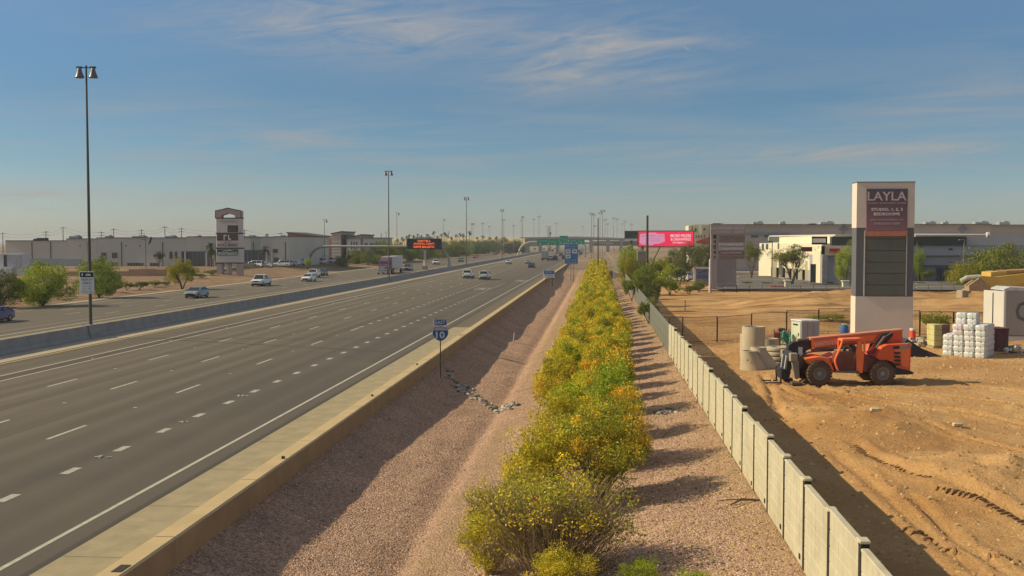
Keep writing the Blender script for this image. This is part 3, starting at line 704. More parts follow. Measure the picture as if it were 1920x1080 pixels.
bush(-2.6, 29.2, .78, .68, BSP, (.85, .95, .8), (1, 1, 1), 'thin grey green shrub leaning over the gravel left of the row')
bush(.6, 36.2, .88, 1.0, BN[2], OL, (1, .8, 1), 'olive shrub with orange tips on the wall side of the row')
bush(-1.05, 37.4, .86, 1.0, BN[0], YG, (1, 1, 1), 'dense yellow shrub behind the bright yellow one')
bush(.6, 41.2, .84, 1.02, BN[1], GR, None, 'fresh green shrub without flowers on the wall side of the row')
bush(-.85, 43.2, .80, .95, BN[2], (.65, 1, .8), (.9, 1, 1), 'green shrub with few flowers in the middle of the row')
bush(-1.7, 48.0, .82, 1.0, BM_[0], OR, (1, .9, 1), 'wide golden shrub bulging toward the highway side of the row')
bush(.5, 46.6, .86, 1.1, BM_[1], (.72, .95, .8), (1, .8, 1), 'dull brown green shrub on the wall side behind the fresh green one')
TN = [('yellow', YG), ('olive', OL), ('greenish yellow', (.85, .98, .8)), ('golden', OR), ('pale yellow', (1.05, 1.1, .9))]
random.seed(19)
y = 51.5; k = 0
while y < 300:
    for sx_ in (-1, 1):
        x = (.60 if sx_ > 0 else -1.15) + random.gauss(0, .22); yy = y + random.uniform(-.8, .8)
        if y < 60 and sx_ < 0: x -= .45
        ms = BM_[k % 3] if y < 110 else BF[k % 3]
        bush(x, yy, random.uniform(.72, .92), random.uniform(.92, 1.12), ms, TN[k % 5][1], random.choice([(1, 1, 1), (1, .85, 1), (.95, 1, 1)]),
             f'{TN[k % 5][0]} shrub on the {"wall" if sx_ > 0 else "highway"} side, {ORD_[k // 2]} in the row beyond the wide golden shrub' if k < 60 else 'yellow flowering shrub merging into the far end of the long row', GRP); k += 1
    y += 3.5 if y < 120 else 4.4

# -------- trees
def tree_proto(name, seed, n, size, m, shape=(1, 1, .62), k=30, cr=.3, trunks=3, bare=.28, low=-.35):
    rg = np.random.default_rng(seed)
    P = crown_pts(rg, n, shape[0], shape[1], shape[2], bare + shape[2] * .95, k, cr, low, .4); P = P[P[:, 2] > bare * .4]
    t = MB()
    for i in range(trunks):
        a = i * 6.28 / trunks + rg.uniform(-.4, .4); q = []
        for s_ in range(5):
            u_ = s_ / 4; q.append((.42 * u_ ** 1.3 * math.cos(a), .42 * u_ ** 1.3 * math.sin(a), -.03 + (bare + shape[2] * .9) * u_))
        t.path(q, [.05, .04, .032, .022, .01], 6)
        for b_ in range(5):
            s_ = q[2 + b_ % 2]; a2 = a + rg.uniform(-1.4, 1.4); l = rg.uniform(.25, .5)
            t.path([s_, (s_[0] + l * .6 * math.cos(a2), s_[1] + l * .6 * math.sin(a2), s_[2] + l * .4), (s_[0] + l * math.cos(a2), s_[1] + l * math.sin(a2), s_[2] + l * .8)], [.018, .012, .004], 4)
    return leaves('crown', P, size, m, rg), t.mesh('trunk', BARK)
TR = {'round': tree_proto('r', 1, 14000, .030, LF_TREE, (1, 1, .66), 54, .32, bare=.02, low=-1.1), 'round2': tree_proto('r2', 2, 14000, .030, LF_TREE, (1, 1, .66), k=46, cr=.36, bare=.02, low=-1.1),
      'wide': tree_proto('w', 3, 12000, .028, LF_TREE, (1, 1, .55), 44, .28, bare=.14, low=-.7), 'dark': tree_proto('d', 4, 12000, .030, LF_DARK, (1, 1, .72), 54, .32, bare=.02, low=-1.1),
      'open': tree_proto('o', 5, 8500, .028, LF_DARK, (1, 1, .62), 34, .30, 4, .38), 'tall': tree_proto('t', 6, 11000, .034, LF_TREE, (.9, .9, 1.2), 44, .30, 2, .10, low=-.9),
      'shrub': tree_proto('s', 7, 2600, .055, LF_DARK, (1, 1, .6), 16, .4, 3, .02), 'shrubg': tree_proto('sg', 8, 2600, .055, LF_TREE, (1, 1, .6), 16, .4, 3, .02)}
TOPZ = {'round': 1.32, 'round2': 1.32, 'wide': 1.2, 'dark': 1.42, 'open': 1.58, 'tall': 2.4, 'shrub': 1.15, 'shrubg': 1.15}
def tree(kind, px, pbase, ptop, pw, zc, col, label, cat='tree', group=None, z0=None):
    """px centre, base/top rows and width as they read on the photograph, at depth zc metres"""
    if px < 1000 and zc > 295: zc = max(zc, 71 * 1984 / (1122 - px)) if px < 940 else 700.
    X_, Y_, Z_ = at_depth(px, pbase, zc); Zt = at_depth(px, ptop, zc)[2]
    zg = H(X_, Y_) if z0 is None else z0
    r = pw / FPX * zc / 2; hh = max(.5, Zt - zg) / TOPZ[kind]
    t = thing('tree' if cat == 'tree' else 'shrub', label, cat, (X_, Y_, zg), random.uniform(0, 6.28), group); t.scale = (r, r, hh)
    a = link('crown' if cat == 'tree' else 'foliage', TR[kind][0], t); a.color = (*col, 1); link('trunk' if cat == 'tree' else 'stems', TR[kind][1], t)
YGc, GRc, DKc, PLc, YLc = (2.1, 2.05, 1.15), (1.6, 1.7, 1.15), (.8, .85, .9), (1.15, 1.15, 1.2), (2.0, 1.55, .8)
def zroad(py): return (CAM_H * FPX * 1.0) / (py - 454)
# left verge trees
tree('round', 80, 566, 484, 116, 122, YGc, 'large round green tree on the verge left of the carpool sign')
tree('round2', 2, 570, 505, 84, 118, DKc, 'dim green tree cut by the edge of the view beyond the far lanes')
tree('round', 186, 546, 476, 92, 140, GRc, 'round green tree right behind the carpool sign pole')
tree('wide', 342, 540, 484, 68, 165, YLc, 'small bright yellow green tree alone on the verge')
for i, (px, pb, pt, pw, zc) in enumerate([(192, 549, 533, 22, 150), (216, 548, 532, 24, 151), (238, 545, 528, 30, 158), (262, 545, 525, 34, 160), (290, 542, 526, 30, 168), (312, 541, 527, 26, 172), (160, 552, 538, 24, 146), (40, 566, 550, 34, 128), (110, 562, 548, 30, 133), (378, 527, 512, 30, 205)]):
    tree('shrub' if i % 2 else 'shrubg', px, pb, pt, pw, zc, (1.1, 1.1, 1.2), 'small grey green shrub on the bare verge beyond the far lanes', 'shrub', 'small shrubs along the far verge')
for i in range(26):
    px = 388 + i * 12.5 + random.uniform(-3, 3); zc = 212 + (px - 388) * .42
    tree('shrub', px, 0, 509 - (px - 388) * .042 - random.uniform(2, 6), random.uniform(20, 34), zc, random.choice([(1.6, 1.5, 1.2), (1.2, 1.2, 1.2), (1.8, 1.6, 1.1)]), 'low dry shrub in the band between the car park and the far lanes', 'shrub', 'low shrubs below the shops')
tree('tall', 546, 497, 447, 38, 300, YGc, 'bright green tree left of the brown shop wall')
tree('round', 580, 495, 452, 34, 310, GRc, 'green tree standing before the brown shop wall')
tree('tall', 606, 494, 452, 30, 318, GRc, 'green tree by the thin light pole before the brown shop')
tree('open', 400, 500, 462, 22, 262, GRc, 'thin tree left of the tall shopping pylon sign')
tree('open', 298, 507, 470, 26, 262, DKc, 'small open tree before the grey warehouse windows')
tree('shrubg', 577, 500, 484, 16, 262, YGc, 'narrow green bush at the foot of the sign gantry', 'shrub')
tree('shrub', 610, 492, 474, 26, 310, (2.2, 1.5, .9), 'brownish bush below the brown shop wall', 'shrub')
# band of desert trees behind the message sign
bt = [(668, 487, 466, 34, 330), (700, 484, 455, 44, 345), (722, 482, 450, 46, 360), (748, 481, 452, 40, 350), (770, 480, 448, 44, 370), (795, 479, 452, 44, 380), (822, 478, 449, 50, 390), (850, 477, 452, 44, 400), (874, 476, 450, 40, 420), (893, 474, 456, 34, 440),
      (735, 484, 463, 44, 325), (765, 483, 465, 46, 330), (800, 482, 464, 52, 335), (835, 480, 463, 50, 345), (865, 478, 463, 46, 360), (690, 486, 470, 30, 320), (640, 490, 476, 30, 300)]
for i, (px, pb, pt, pw, zc) in enumerate(bt):
    tree(['round', 'dark', 'round2', 'wide'][i % 4], px, pb, pt, pw, zc, random.choice([GRc, (.95, 1, 1), PLc, (1.5, 1.3, .9)]), 'green desert tree in the thick belt behind the message sign', 'tree', 'desert trees in the belt behind the message sign', z0=0)
for i, (px, pt, pw, zc) in enumerate([(700, 478, 60, 318), (740, 476, 50, 322), (770, 474, 50, 326), (810, 472, 60, 330), (850, 470, 60, 340), (880, 468, 44, 352), (905, 467, 34, 380)]):
    tree('shrubg', px, 0, pt, pw, zc, (1.2, 1.15, 1.1), 'rounded hedge bush along the foot of the desert tree belt', 'shrub', 'hedge bushes by the far lanes', z0=0)
for i, (px, pt, pw, zc) in enumerate([(945, 446, 40, 560), (965, 449, 34, 560), (938, 449, 36, 545), (952, 459, 40, 520), (964, 452, 34, 520), (972, 458, 30, 520), (930, 461, 34, 515), (915, 448, 34, 500), (850, 450, 50, 480), (878, 449, 50, 480), (900, 452, 46, 480), (925, 452, 34, 520), (908, 450, 36, 480)]):
    tree('dark', px, 0, pt, pw, zc, (1.2, 1.3, 1.5), 'dusky tree between the far off ramp and the lanes', 'tree', 'trees beside the off ramp', z0=0)
# right hand trees
tree('round', 1186, 490, 456, 62, 225, YGc, 'fresh green tree behind the slat fence near the dark small billboard')
tree('round2', 1176, 505, 476, 40, 175, YLc, 'yellowing bush tree behind the slat fence', 'tree')
tree('wide', 1206, 522, 492, 50, 140, (1.3, 1.3, .9), 'light green bushy tree over the slat fence')
tree('wide', 1243, 510, 484, 60, 185, YLc, 'yellow green tree in front of the big billboard base')
tree('dark', 1290, 506, 456, 66, 225, (1.5, 1.4, 1.1), 'dark olive tree under the right end of the pink billboard')
tree('dark', 1322, 505, 458, 44, 222, (1.2, 1.2, 1.1), 'dark tree just left of the numbered pylon sign')
tree('dark', 1262, 500, 466, 44, 240, (1.5, 1.5, 1.2), 'olive tree below the middle of the pink billboard')
tree('open', 1409, 512, 450, 46, 200, (1.7, 1.6, 1.2), 'olive tree right of the numbered pylon sign')
tree('open', 1485, 527, 456, 86, 170, (1.9, 1.65, 1.3), 'spreading grey olive tree before the cream shops')
tree('tall', 1584, 530, 452, 44, 166, YGc, 'bright green tree touching the left side of the apartment sign')
tree('tall', 1722, 520, 458, 30, 183, GRc, 'green tree just right of the apartment sign')
tree('round', 1876, 530, 450, 124, 170, (1.5, 1.35, 1.0), 'large pale green tree above the white trailer')
tree('round2', 1812, 525, 490, 72, 168, YLc, 'yellow green bush tree left of the large pale tree')
tree('open', 1742, 531, 505, 34, 182, GRc, 'thin young tree before the grey building')
rs = [(1195, 505, 480, 40, 190), (1228, 507, 487, 36, 180), (1205, 548, 505, 46, 118), (1222, 560, 520, 34, 108), (1258, 512, 497, 40, 178), (1310, 548, 525, 30, 148), (1275, 512, 497, 30, 172), (1232, 530, 512, 40, 142), (1256, 535, 520, 36, 140), (1185, 540, 516, 40, 128), (1203, 532, 512, 36, 132), (1216, 590, 560, 46, 92), (1292, 552, 532, 46, 144), (1268, 550, 536, 36, 146)]
for i, (px, pb, pt, pw, zc) in enumerate(rs):
    tree('shrubg' if i % 3 else 'shrub', px, pb, pt, pw, zc, random.choice([YGc, (1.5, 1.35, .9), (1.2, 1.2, 1.2)]), 'bushy green desert shrub beside the slat fence', 'shrub', 'shrubs between the slat fence and the pylon sign')
for px, pb, pt, pw, zc in ((1752, 612, 586, 70, 84), (1560, 600, 588, 60, 92), (1530, 604, 592, 50, 92)):
    tree('shrubg', px, pb, pt, pw, zc, (1.7, 1.55, .9), 'low spread of fresh green weeds behind the mesh fence', 'shrub', 'weeds behind the mesh fence')
for i in range(14):
    px = 1400 + i * 38 + random.uniform(-8, 8)
    tree('shrub', px, 0, 527 + random.uniform(0, 5), random.uniform(14, 26), 172, (1.3, 1.2, 1), 'small clipped shrub in the parking beds before the shops', 'shrub', 'parking bed shrubs')
# palms
def palm_proto():
    rg = np.random.default_rng(9); V, Fq = [], []
    for i in range(34):
        a = rg.uniform(0, 6.28); e = rg.uniform(-.7, 1.2); l = rg.uniform(.8, 1.05); pv = None
        for s_ in range(5):
            u_ = s_ / 4; r_ = l * u_ * math.cos(e * (1 - .3 * u_)); z_ = l * u_ * math.sin(e) - .5 * u_ * u_ * l
            wd = .16 * math.sin(math.pi * min(.98, u_ * .8 + .12)); cx, cy2 = r_ * math.cos(a), r_ * math.sin(a); nx_, ny_ = -math.sin(a) * wd, math.cos(a) * wd
            V += [(cx + nx_, cy2 + ny_, z_), (cx - nx_, cy2 - ny_, z_)]
            if s_: o = len(V); Fq.append((o - 4, o - 3, o - 1, o - 2))
    me = MB().add(V, Fq).mesh('crown', LF_DARK)
    tr_ = MB().path([(0, 0, -.02), (.02, 0, .5), (0, 0, 1)], [.03, .022, .02], 6).mesh('trunk', BARK)
    return me, tr_
PMC, PMT = palm_proto()
def palm(px, pt, pw, zc, label='distant fan palm silhouetted above the tree belt', group='distant palms on the skyline'):
    X_, Y_, Zt = at_depth(px, pt, zc); r = pw / FPX * zc / 2
    t = thing('palm_tree', label, 'palm tree', (X_, Y_, 0), random.uniform(0, 6.28), group)
    c_ = link('crown', PMC, t, (0, 0, Zt - r * .7)); c_.scale = (r * 1.15,) * 3; c_.color = (.8, .8, .8, 1)
    k_ = link('trunk', PMT, t); k_.scale = (9, 9, Zt - r * .7)
for px, pt, pw in [(768, 438, 10), (776, 440, 9), (783, 437, 8), (790, 440, 9), (801, 437, 10), (806, 442, 8), (814, 432, 9), (820, 441, 8), (828, 437, 9), (834, 434, 10), (838, 439, 9), (846, 443, 8), (855, 438, 9), (862, 436, 8), (869, 438, 9), (880, 432, 10), (895, 443, 8), (905, 440, 10), (918, 443, 8), (931, 442, 9), (945, 443, 7), (754, 443, 9), (745, 446, 9), (758, 446, 8), (762, 441, 8), (730, 446, 9)]:
    palm(px, pt, pw, 720 + random.uniform(-60, 60))
for px, pt, pw, zc in ((395, 452, 22, 262), (500, 459, 22, 268), (656, 475, 18, 330)):
    palm(px, pt, pw, zc, {395: 'fan palm left of the tall shopping pylon', 500: 'fan palm right of the tall shopping pylon', 656: 'small fan palm below the striped shop tower'}[px], 'palms in front of the warehouses')
for px, pt, pw, zc in ((501, 437, 9, 600), (607, 440, 8, 600), (603, 441, 8, 620)):
    palm(px, pt, pw, zc, 'distant palm rising over the warehouse roofs', 'palms over the warehouse roofs')
for px in (1032,): palm(px, 434, 6, 800)
# ================================================================== light poles and wires
PST = mat('pole_steel_dark', (.10, .095, .085), .55, .15, 2, metal=.3); PGR = mat('pole_steel_grey', (.26, .25, .23), .5, .12, 2, metal=.5)
LAMP = mat('lamp_glass_grey', (.15, .135, .15), .35); WOOD = mat('wood_pole', (.085, .065, .05), .95, .25, 4)
def light_pole(X_, Y_, top, label, group, heads=2, r0=.14, m=None, z=0., arm=1.0):
    m = m or PST
    t = thing('light_pole', label, 'light pole', (X_, Y_, z), YAW, group); hh = top - z
    part('pole', MB().lathe([(r0 * 1.0, 0), (r0, .1), (r0 * .8, hh * .5), (r0 * .5, hh)], n=10), m, t, smooth=True)
    part('cross_arm', MB().box((0, 0, hh - .02), (arm * 1.05, .07, .07)).box((0, 0, hh + .06), (.12, .12, .16)), m, t)
    for s in ((-1, 1) if heads == 2 else (1,)):
        l = part('lamp_head', MB().lathe([(.13, 0), (.16, -.08), (.20, -.28), (.33, -.62), (.36, -.70), (.30, -.74)], n=12), LAMP, t, (s * arm * .52, 0, hh - .05), smooth=True)
        part('ballast', MB().box((0, 0, .06), (.42, .2, .12)), m, l)
    return t
g_ = 'tall light poles on the median barrier'
nm = ['tallest and nearest twin lamp pole on the median barrier, holding the carpool sign', 'second twin lamp pole along the median barrier, right of the truck', 'third twin lamp pole along the median barrier', 'fourth twin lamp pole along the median barrier', 'fifth twin lamp pole along the median barrier']
for k, px in enumerate((162, 732, 877, 953, 1003)):
    Y_ = Y1 + k * 116.3; light_pole(-38.85, Y_, 20.5 if k else 20.62, nm[k], g_, z=1.0, r0=.13, arm=1.0)
far = [(944.5, 411, 640), (963, 422, 700), (977, 412, 760), (1001, 410, 700), (1010.5, 405, 600), (1026, 424, 900), (1043, 418, 820), (1109, 399, 470), (1113, 401, 500), (1125, 398, 520), (1130, 394, 430), (1134.5, 411, 610), (1139, 419, 760), (1150.5, 408, 680), (1157, 410, 700), (1166.5, 419, 800), (1171.5, 415, 760), (905, 418, 650), (887, 419, 600), (917, 424, 820), (1093, 424, 900), (1184, 420, 820)]
for px, pt, zc in far:
    X_, Y_, Z_ = at_depth(px, pt, zc); light_pole(X_, Y_, Z_, 'thin far off light pole around the overpass', 'far light poles by the interchange', r0=.15, m=PGR, arm=1.3)
for px, pt, zc, lb in ((608, 412, 300, 'single arm light pole in front of the brown shops'), (744, 399, 367, 'tall grey light pole left of the message sign'), (831, 411, 490, 'light pole rising behind the message sign'), (884, 419, 560, 'light pole above the tree belt right of the message sign')):
    X_, Y_, Z_ = at_depth(px, pt, zc); light_pole(X_, Y_, Z_, lb, None, heads=1, r0=.13, m=PGR, arm=1.2)
for px, pt, zc, lb in ((1448, 452, 178, 'slim car park light pole before the cream shops'), (1808, 449, 176, 'car park light pole left of the large pale tree'), (1274, 456, 190, 'short pale light pole near the numbered pylon') , (273, 456, 255, 'dark car park light pole before the grey warehouse')):
    X_, Y_, Z_ = at_depth(px, pt, zc)
    if px == 1274: continue
    t = thing('light_pole', lb, 'light pole', (X_, Y_, H(X_, Y_)), YAW)
    part('pole', MB().lathe([(.12, 0), (.1, 1), (.08, Z_ - .3)], n=8), PGR if px > 999 else PST, t, smooth=True)
    part('lamp_head', MB().rbox((-.45, 0, Z_ - .3), (.9, .45, .25), .05), LAMP, t)
# wooden utility poles
def upole(px, pb, pt, zc, label, r=.16, arms=0, group=None, z=None):
    X_, Y_, Z_ = at_depth(px, pt, zc); zg = H(X_, Y_) if z is None else z
    t = thing('utility_pole', label, 'utility pole', (X_, Y_, zg), YAW, group)
    part('pole', MB().lathe([(r, -.2), (r * .95, 1), (r * .65, Z_ - zg)], n=8), WOOD, t, smooth=True)
    for a in range(arms): part('cross_arm', MB().box((0, 0, Z_ - zg - .5 - a * 1.1), (2.6, .12, .14)), WOOD, t)
    return X_, Y_, Z_
X_, Y_, Z_ = upole(1214, 500, 404, 160, 'dark utility pole standing in front of the pink billboard', .24)
t = thing('pole_lit_strip', 'pale strip added for the sunlit lower half of the dark utility pole', 'pipe', (X_ - .1, Y_ - .3, .1), 0)
part('pipe', MB().tube((0, 0, 0), (0, 0, 4.1), .10, n=8), mat('pole_sunlit_pale', (.55, .53, .5), .6), t)  # added pale strip stands for light on the lower pole
X_, Y_, Z_ = upole(1121.5, 485, 409, 235, 'dark camera pole with a side arm at the far end of the shrub row', .16)
t = thing('traffic_camera', 'traffic camera arm fixed near the top of the dark pole beyond the shrub row', 'camera', (X_, Y_, 7.36 + 3.6), YAW)
part('arm', MB().tube((0, 0, 0), (-.75, 0, .1), .04, n=6), PST, t); part('housing', MB().rbox((-.8, -.1, -.05), (.25, .4, .25), .04), PST, t)
ln = []
for i, (px, pt) in enumerate([(5, 436), (86, 433), (118, 425), (190, 434), (213, 428), (265, 430), (309, 424), (340, 427), (458, 430), (527, 436)]):
    ln.append(upole(px, 0, pt, 430, 'distant power line pole above the warehouse roof', .2, 1 + (i % 2), 'distant power line poles', 0))
wr = MB()
for a, b_ in zip(ln, ln[1:]):
    for dz_ in (.3, 1.5):
        q = [(a[0] + (b_[0] - a[0]) * t_, a[1] + (b_[1] - a[1]) * t_, a[2] + (b_[2] - a[2]) * t_ - dz_ - 4 * t_ * (1 - t_)) for t_ in (0, .25, .5, .75, 1)]
        wr.path(q, .035, 3)
solid('power_lines', wr, WOOD, 'sagging wires strung between the distant power line poles', 'wires')
pyl = []
for i, (px, pt) in enumerate([(724, 434), (715, 437), (841, 434), (867, 437), (1028, 428), (1031, 424)]):
    upole(px, 0, pt, 900, 'thin distant transmission mast on the horizon', .3, 2, 'distant masts', 0)

# ================================================================== signs
BLU = mat('sign_blue', (.035, .10, .26), .5, .08, 2); BLU2 = mat('sign_blue_light', (.04, .17, .42), .5, .08, 2); SW = mat('sign_white', (.62, .62, .60), .5, .05, 2); SG = mat('sign_green', (.0, .30, .17), .5, .1, .6)
SR = mat('sign_red_worn', (.42, .27, .25), .6, .1, 4); BLK = mat('black_print', (.02, .02, .02), .6); SBK = mat('sign_back', (.35, .35, .34), .5)
# interstate shield
X_, Y_ = gnd(826, 714, -.85); D_ = Y_; Zt = ZatY(826, 598, Y_); zg = H(X_, Y_)
t = thing('route_sign', 'blue interstate ten shield with an east plate on a thin post in the gravel', 'road sign', (X_, Y_, zg), YAW)
zs, zt_ = ZatY(826, 640, Y_) - zg, Zt - zg
part('post', MB().box((0, .03, (zt_ - .1) / 2 - .15), (.06, .05, zt_ + .2)), mat('post_rust', (.10, .07, .05), .8), t)
def shield(w_, h_, k=1.0):
    q = [(-.44, .42), (-.30, .47), (-.14, .44), (0, .50), (.14, .44), (.30, .47), (.44, .42), (.50, .16), (.49, -.05), (.38, -.26), (.2, -.42), (0, -.5), (-.2, -.42), (-.38, -.26), (-.49, -.05), (-.50, .16)]
    return [(a * w_ * k, b * h_ * k) for a, b in q]
s_ = part('shield_plate', MB().prism(shield(.95, .93), -.008, .008), SW, t, (0, 0, zs + .47))
part('blue_field', MB().prism([p for p in shield(.95, .93, .93) if p[1] < .2] and [(-.44, .19), (.44, .19), (.455, -.05), (.35, -.24), (.19, -.39), (0, -.46), (-.19, -.39), (-.35, -.24), (-.455, -.05)], -.016, -.009), BLU, s_)
part('red_band', MB().prism([(-.44, .225), (.44, .225), (.40, .37), (.28, .41), (.13, .385), (0, .44), (-.13, .385), (-.28, .41), (-.40, .37)], -.016, -.009), SR, s_)
txt('10', .52, .42, SW, s_, (0, -.022, -.09), .006, .02, 'route_number'); txt('INTERSTATE', .52, .07, SW, s_, (0, -.02, .29), .004, name='lettering')
e_ = part('direction_plate', MB().rbox((0, 0, 0), (.78, .02, .38), .01), SW, t, (0, 0, zt_ - .2)); part('blue_field', MB().box((0, -.014, 0), (.72, .008, .33)), BLU, e_)
txt('EAST', .60, .21, SW, e_, (0, -.022, 0), .006, .012, 'lettering')
# carpool sign on the first median pole
Yc = Y1 - .35; x0, z1_ = atY(149, 509, Yc); x1_, z0_ = atY(177, 551, Yc); cx_, cz_ = (x0 + x1_) / 2, (z0_ + z1_) / 2; W_, H_ = x1_ - x0, z1_ - z0_
t = thing('carpool_sign', 'black and white carpool lane sign clamped to the nearest median pole', 'road sign', (cx_, Yc, cz_), 0)
part('plate', MB().rbox((0, 0, 0), (W_, .03, H_), .01), SW, t); part('header', MB().box((0, -.019, H_ * .36), (W_ * .93, .006, H_ * .22)), BLK, t)
part('diamond', MB().prism([(-.07, 0), (0, .13), (.07, 0), (0, -.13)], -.03, -.024), SW, t, (-W_ * .3, 0, H_ * .36))
part('car_symbol', MB().box((.12, -.027, H_ * .34), (.42, .004, .09)).box((.12, -.027, H_ * .38), (.24, .004, .07)), SW, t)
txt('HOV 2+', W_ * .72, .17, BLK, t, (0, -.02, H_ * .14), .004, .006); txt('ONLY', W_ * .62, .17, BLK, t, (0, -.02, -H_ * .02), .004, .006)
for q, (t1, t2) in enumerate((('6-9', 'AM'), ('3-7', 'PM'))):
    txt(t1, .3, .10, BLK, t, (-.2, -.02, -H_ * (.17 + .11 * q)), .004); txt(t2, .2, .10, BLK, t, (.24, -.02, -H_ * (.17 + .11 * q)), .004)
txt('MON - FRI', W_ * .7, .09, BLK, t, (0, -.02, -H_ * .41), .004)
part('clamp', MB().box((0, .12, .3), (.2, .24, .06)).box((0, .12, -.3), (.2, .24, .06)), PST, t)
# services sign and small blue sign
def bars(par, spec, m, y=-.02, name='lettering'):
    for x, z, w_, h_ in spec:
        n_ = max(2, int(w_ / (h_ * .9))); mb = MB(); cw = w_ / n_
        for i in range(n_):
            hh = h_ * random.choice((1, 1, .85)); xx = x - w_ / 2 + cw * (i + .5)
            mb.box((xx - cw * .25, y, z), (cw * .22, .006, hh)).box((xx + cw * .05, y, z + random.choice((-1, 0, 1)) * hh * .38), (cw * .5, .006, hh * .24))
        o = part(name, mb, m, par); o['kind'] = 'stuff'
Ys = gnd(1072, 520, -.6)[1]; x0, z1_ = atY(1059, 457, Ys); x1_, z0_ = atY(1083.5, 495, Ys); W_, H_ = x1_ - x0, z1_ - z0_; cx_, cz_ = (x0 + x1_) / 2, (z0_ + z1_) / 2
t = thing('services_sign', 'tall blue services sign with white logo boxes on a post in the gravel', 'road sign', (cx_, Ys, cz_), 0)
part('plate', MB().rbox((0, 0, 0), (W_, .06, H_), .02), BLU2, t); part('border', MB().box((0, -.034, H_ * .485), (W_ * .97, .006, .05)).box((0, -.034, -H_ * .485), (W_ * .97, .006, .05)), SW, t)
for x, z in ((-.25, .12), (.25, .12), (-.25, -.13)):
    l = part('logo_board', MB().box((0, -.04, 0), (W_ * .38, .01, H_ * .2)), SW, t, (x * W_, 0, z * H_)); part('logo_mark', MB().box((0, -.05, 0), (W_ * .16, .008, H_ * .07)), mat('logo_grey', (.2, .12, .12), .6), l)
bars(t, [(-W_ * .22, H_ * .38, W_ * .4, .3), (W_ * .24, H_ * .38, W_ * .4, .3), (0, H_ * .28, W_ * .7, .2), (-W_ * .22, -H_ * .32, W_ * .36, .22), (W_ * .2, -H_ * .32, W_ * .4, .22), (0, -H_ * .42, W_ * .7, .2)], SW, -.038)
for s in (-.1, .12): part('post', MB().box((s * W_ + .2, .06, -H_ / 2 - 1.6), (.10, .08, 3.4 + H_ * .6)), WOOD, t)
Ys = gnd(1030, 530, -.3)[1]; x0, z1_ = atY(1019, 507, Ys); x1_, z0_ = atY(1040, 521, Ys); W_, H_ = x1_ - x0, z1_ - z0_; cx_, cz_ = (x0 + x1_) / 2, (z0_ + z1_) / 2
t = thing('exit_panel_sign', 'small sign with a blue upper half and white lower half on the kerb wall', 'road sign', (cx_, Ys, cz_), 0)
part('plate', MB().rbox((0, 0, 0), (W_, .05, H_), .02), SW, t); part('blue_field', MB().box((0, -.03, H_ * .24), (W_ * .94, .01, H_ * .46)), BLU2, t)
bars(t, [(0, H_ * .26, W_ * .62, .22)], SW, -.04); bars(t, [(0, -H_ * .22, W_ * .7, .24)], BLU, -.03)
part('post', MB().box((-W_ * .3, .05, -H_ / 2 - 1.), (.09, .07, 2.6 + H_ * .5)).box((W_ * .3, .05, -H_ / 2 - 1.), (.09, .07, 2.6 + H_ * .5)), WOOD, t)
# message sign gantry over the far lanes
Yg = gnd(590, 505, 0)[1]; AL = mat('gantry_grey', (.33, .32, .27), .55, .1, 1.5)
def GX_(px, py): return atY(px, py, Yg)
t = thing('sign_gantry', 'long curved tubular gantry spanning the far lanes', 'gantry', (0, Yg, 0), 0)
la = [GX_(580, 506), GX_(580, 490), GX_(583, 478), GX_(590, 469), GX_(600, 464), GX_(612, 462)]; rb_ = [GX_(826, 464), GX_(833, 470), GX_(839, 479), GX_(842, 489), GX_(843, 500)]
part('span_tube', MB().path([(a, 0, b) for a, b in la + [GX_(720, 462), GX_(812, 462)] + rb_], .34, 10), AL, t, smooth=True)
part('footing', MB().box((rb_[-1][0], 0, .9), (1.1, 1.1, .5)), CONC2, t)
Yd = Yg - .9; (x0, z1_), (x1_, z0_) = atY(763, 447, Yd), atY(828, 467.5, Yd); W_, H_ = x1_ - x0, z1_ - z0_; cx_, cz_ = (x0 + x1_) / 2, (z0_ + z1_) / 2
t = thing('message_board', 'black electronic message board with three lines of glowing orange words', 'message sign', (cx_, Yd, cz_), 0)
part('cabinet', MB().rbox((0, .2, 0), (W_, 1.1, H_), .06), mat('cabinet_dark', (.045, .05, .05), .6, .1, 1), t)
part('screen', MB().box((0, -.36, 0), (W_ * .94, .03, H_ * .84)), mat('screen_dark', (.025, .028, .028), .5), t)
AMB = emit('amber_light', (1, .15, .03), 1.15)
for q, s in enumerate(("DON'T BE A", "STATISTIC, DON'T", "DRIVE BALLISTIC")):
    txt(s, W_ * (.36 if q == 0 else .60), H_ * .2, AMB, t, (0, -.40, H_ * (.27 - .27 * q)), .02, .015)
part('roof_fan', MB().box((0, .2, H_ / 2 + .2), (W_ * .5, .8, .35)), AL, t)
part('side_box', MB().rbox((W_ / 2 + .55, .2, -.3), (1.0, .9, 1.5), .05), AL, t)
Xq, _ = atY(795, 470, Yd); t = thing('sign_column', 'pale steel column holding up the message board beside the barrier', 'column', (Xq + .2, Yd + .3, 0), 0)
part('column', MB().lathe([(.38, 0), (.36, .8), (.33, cz_ - H_ / 2)], n=14), mat('column_pale', (.5, .48, .42), .6, .08), t, smooth=True); part('base', MB().box((0, 0, .5), (1.2, 1.6, 1.05)), CONC2, t)
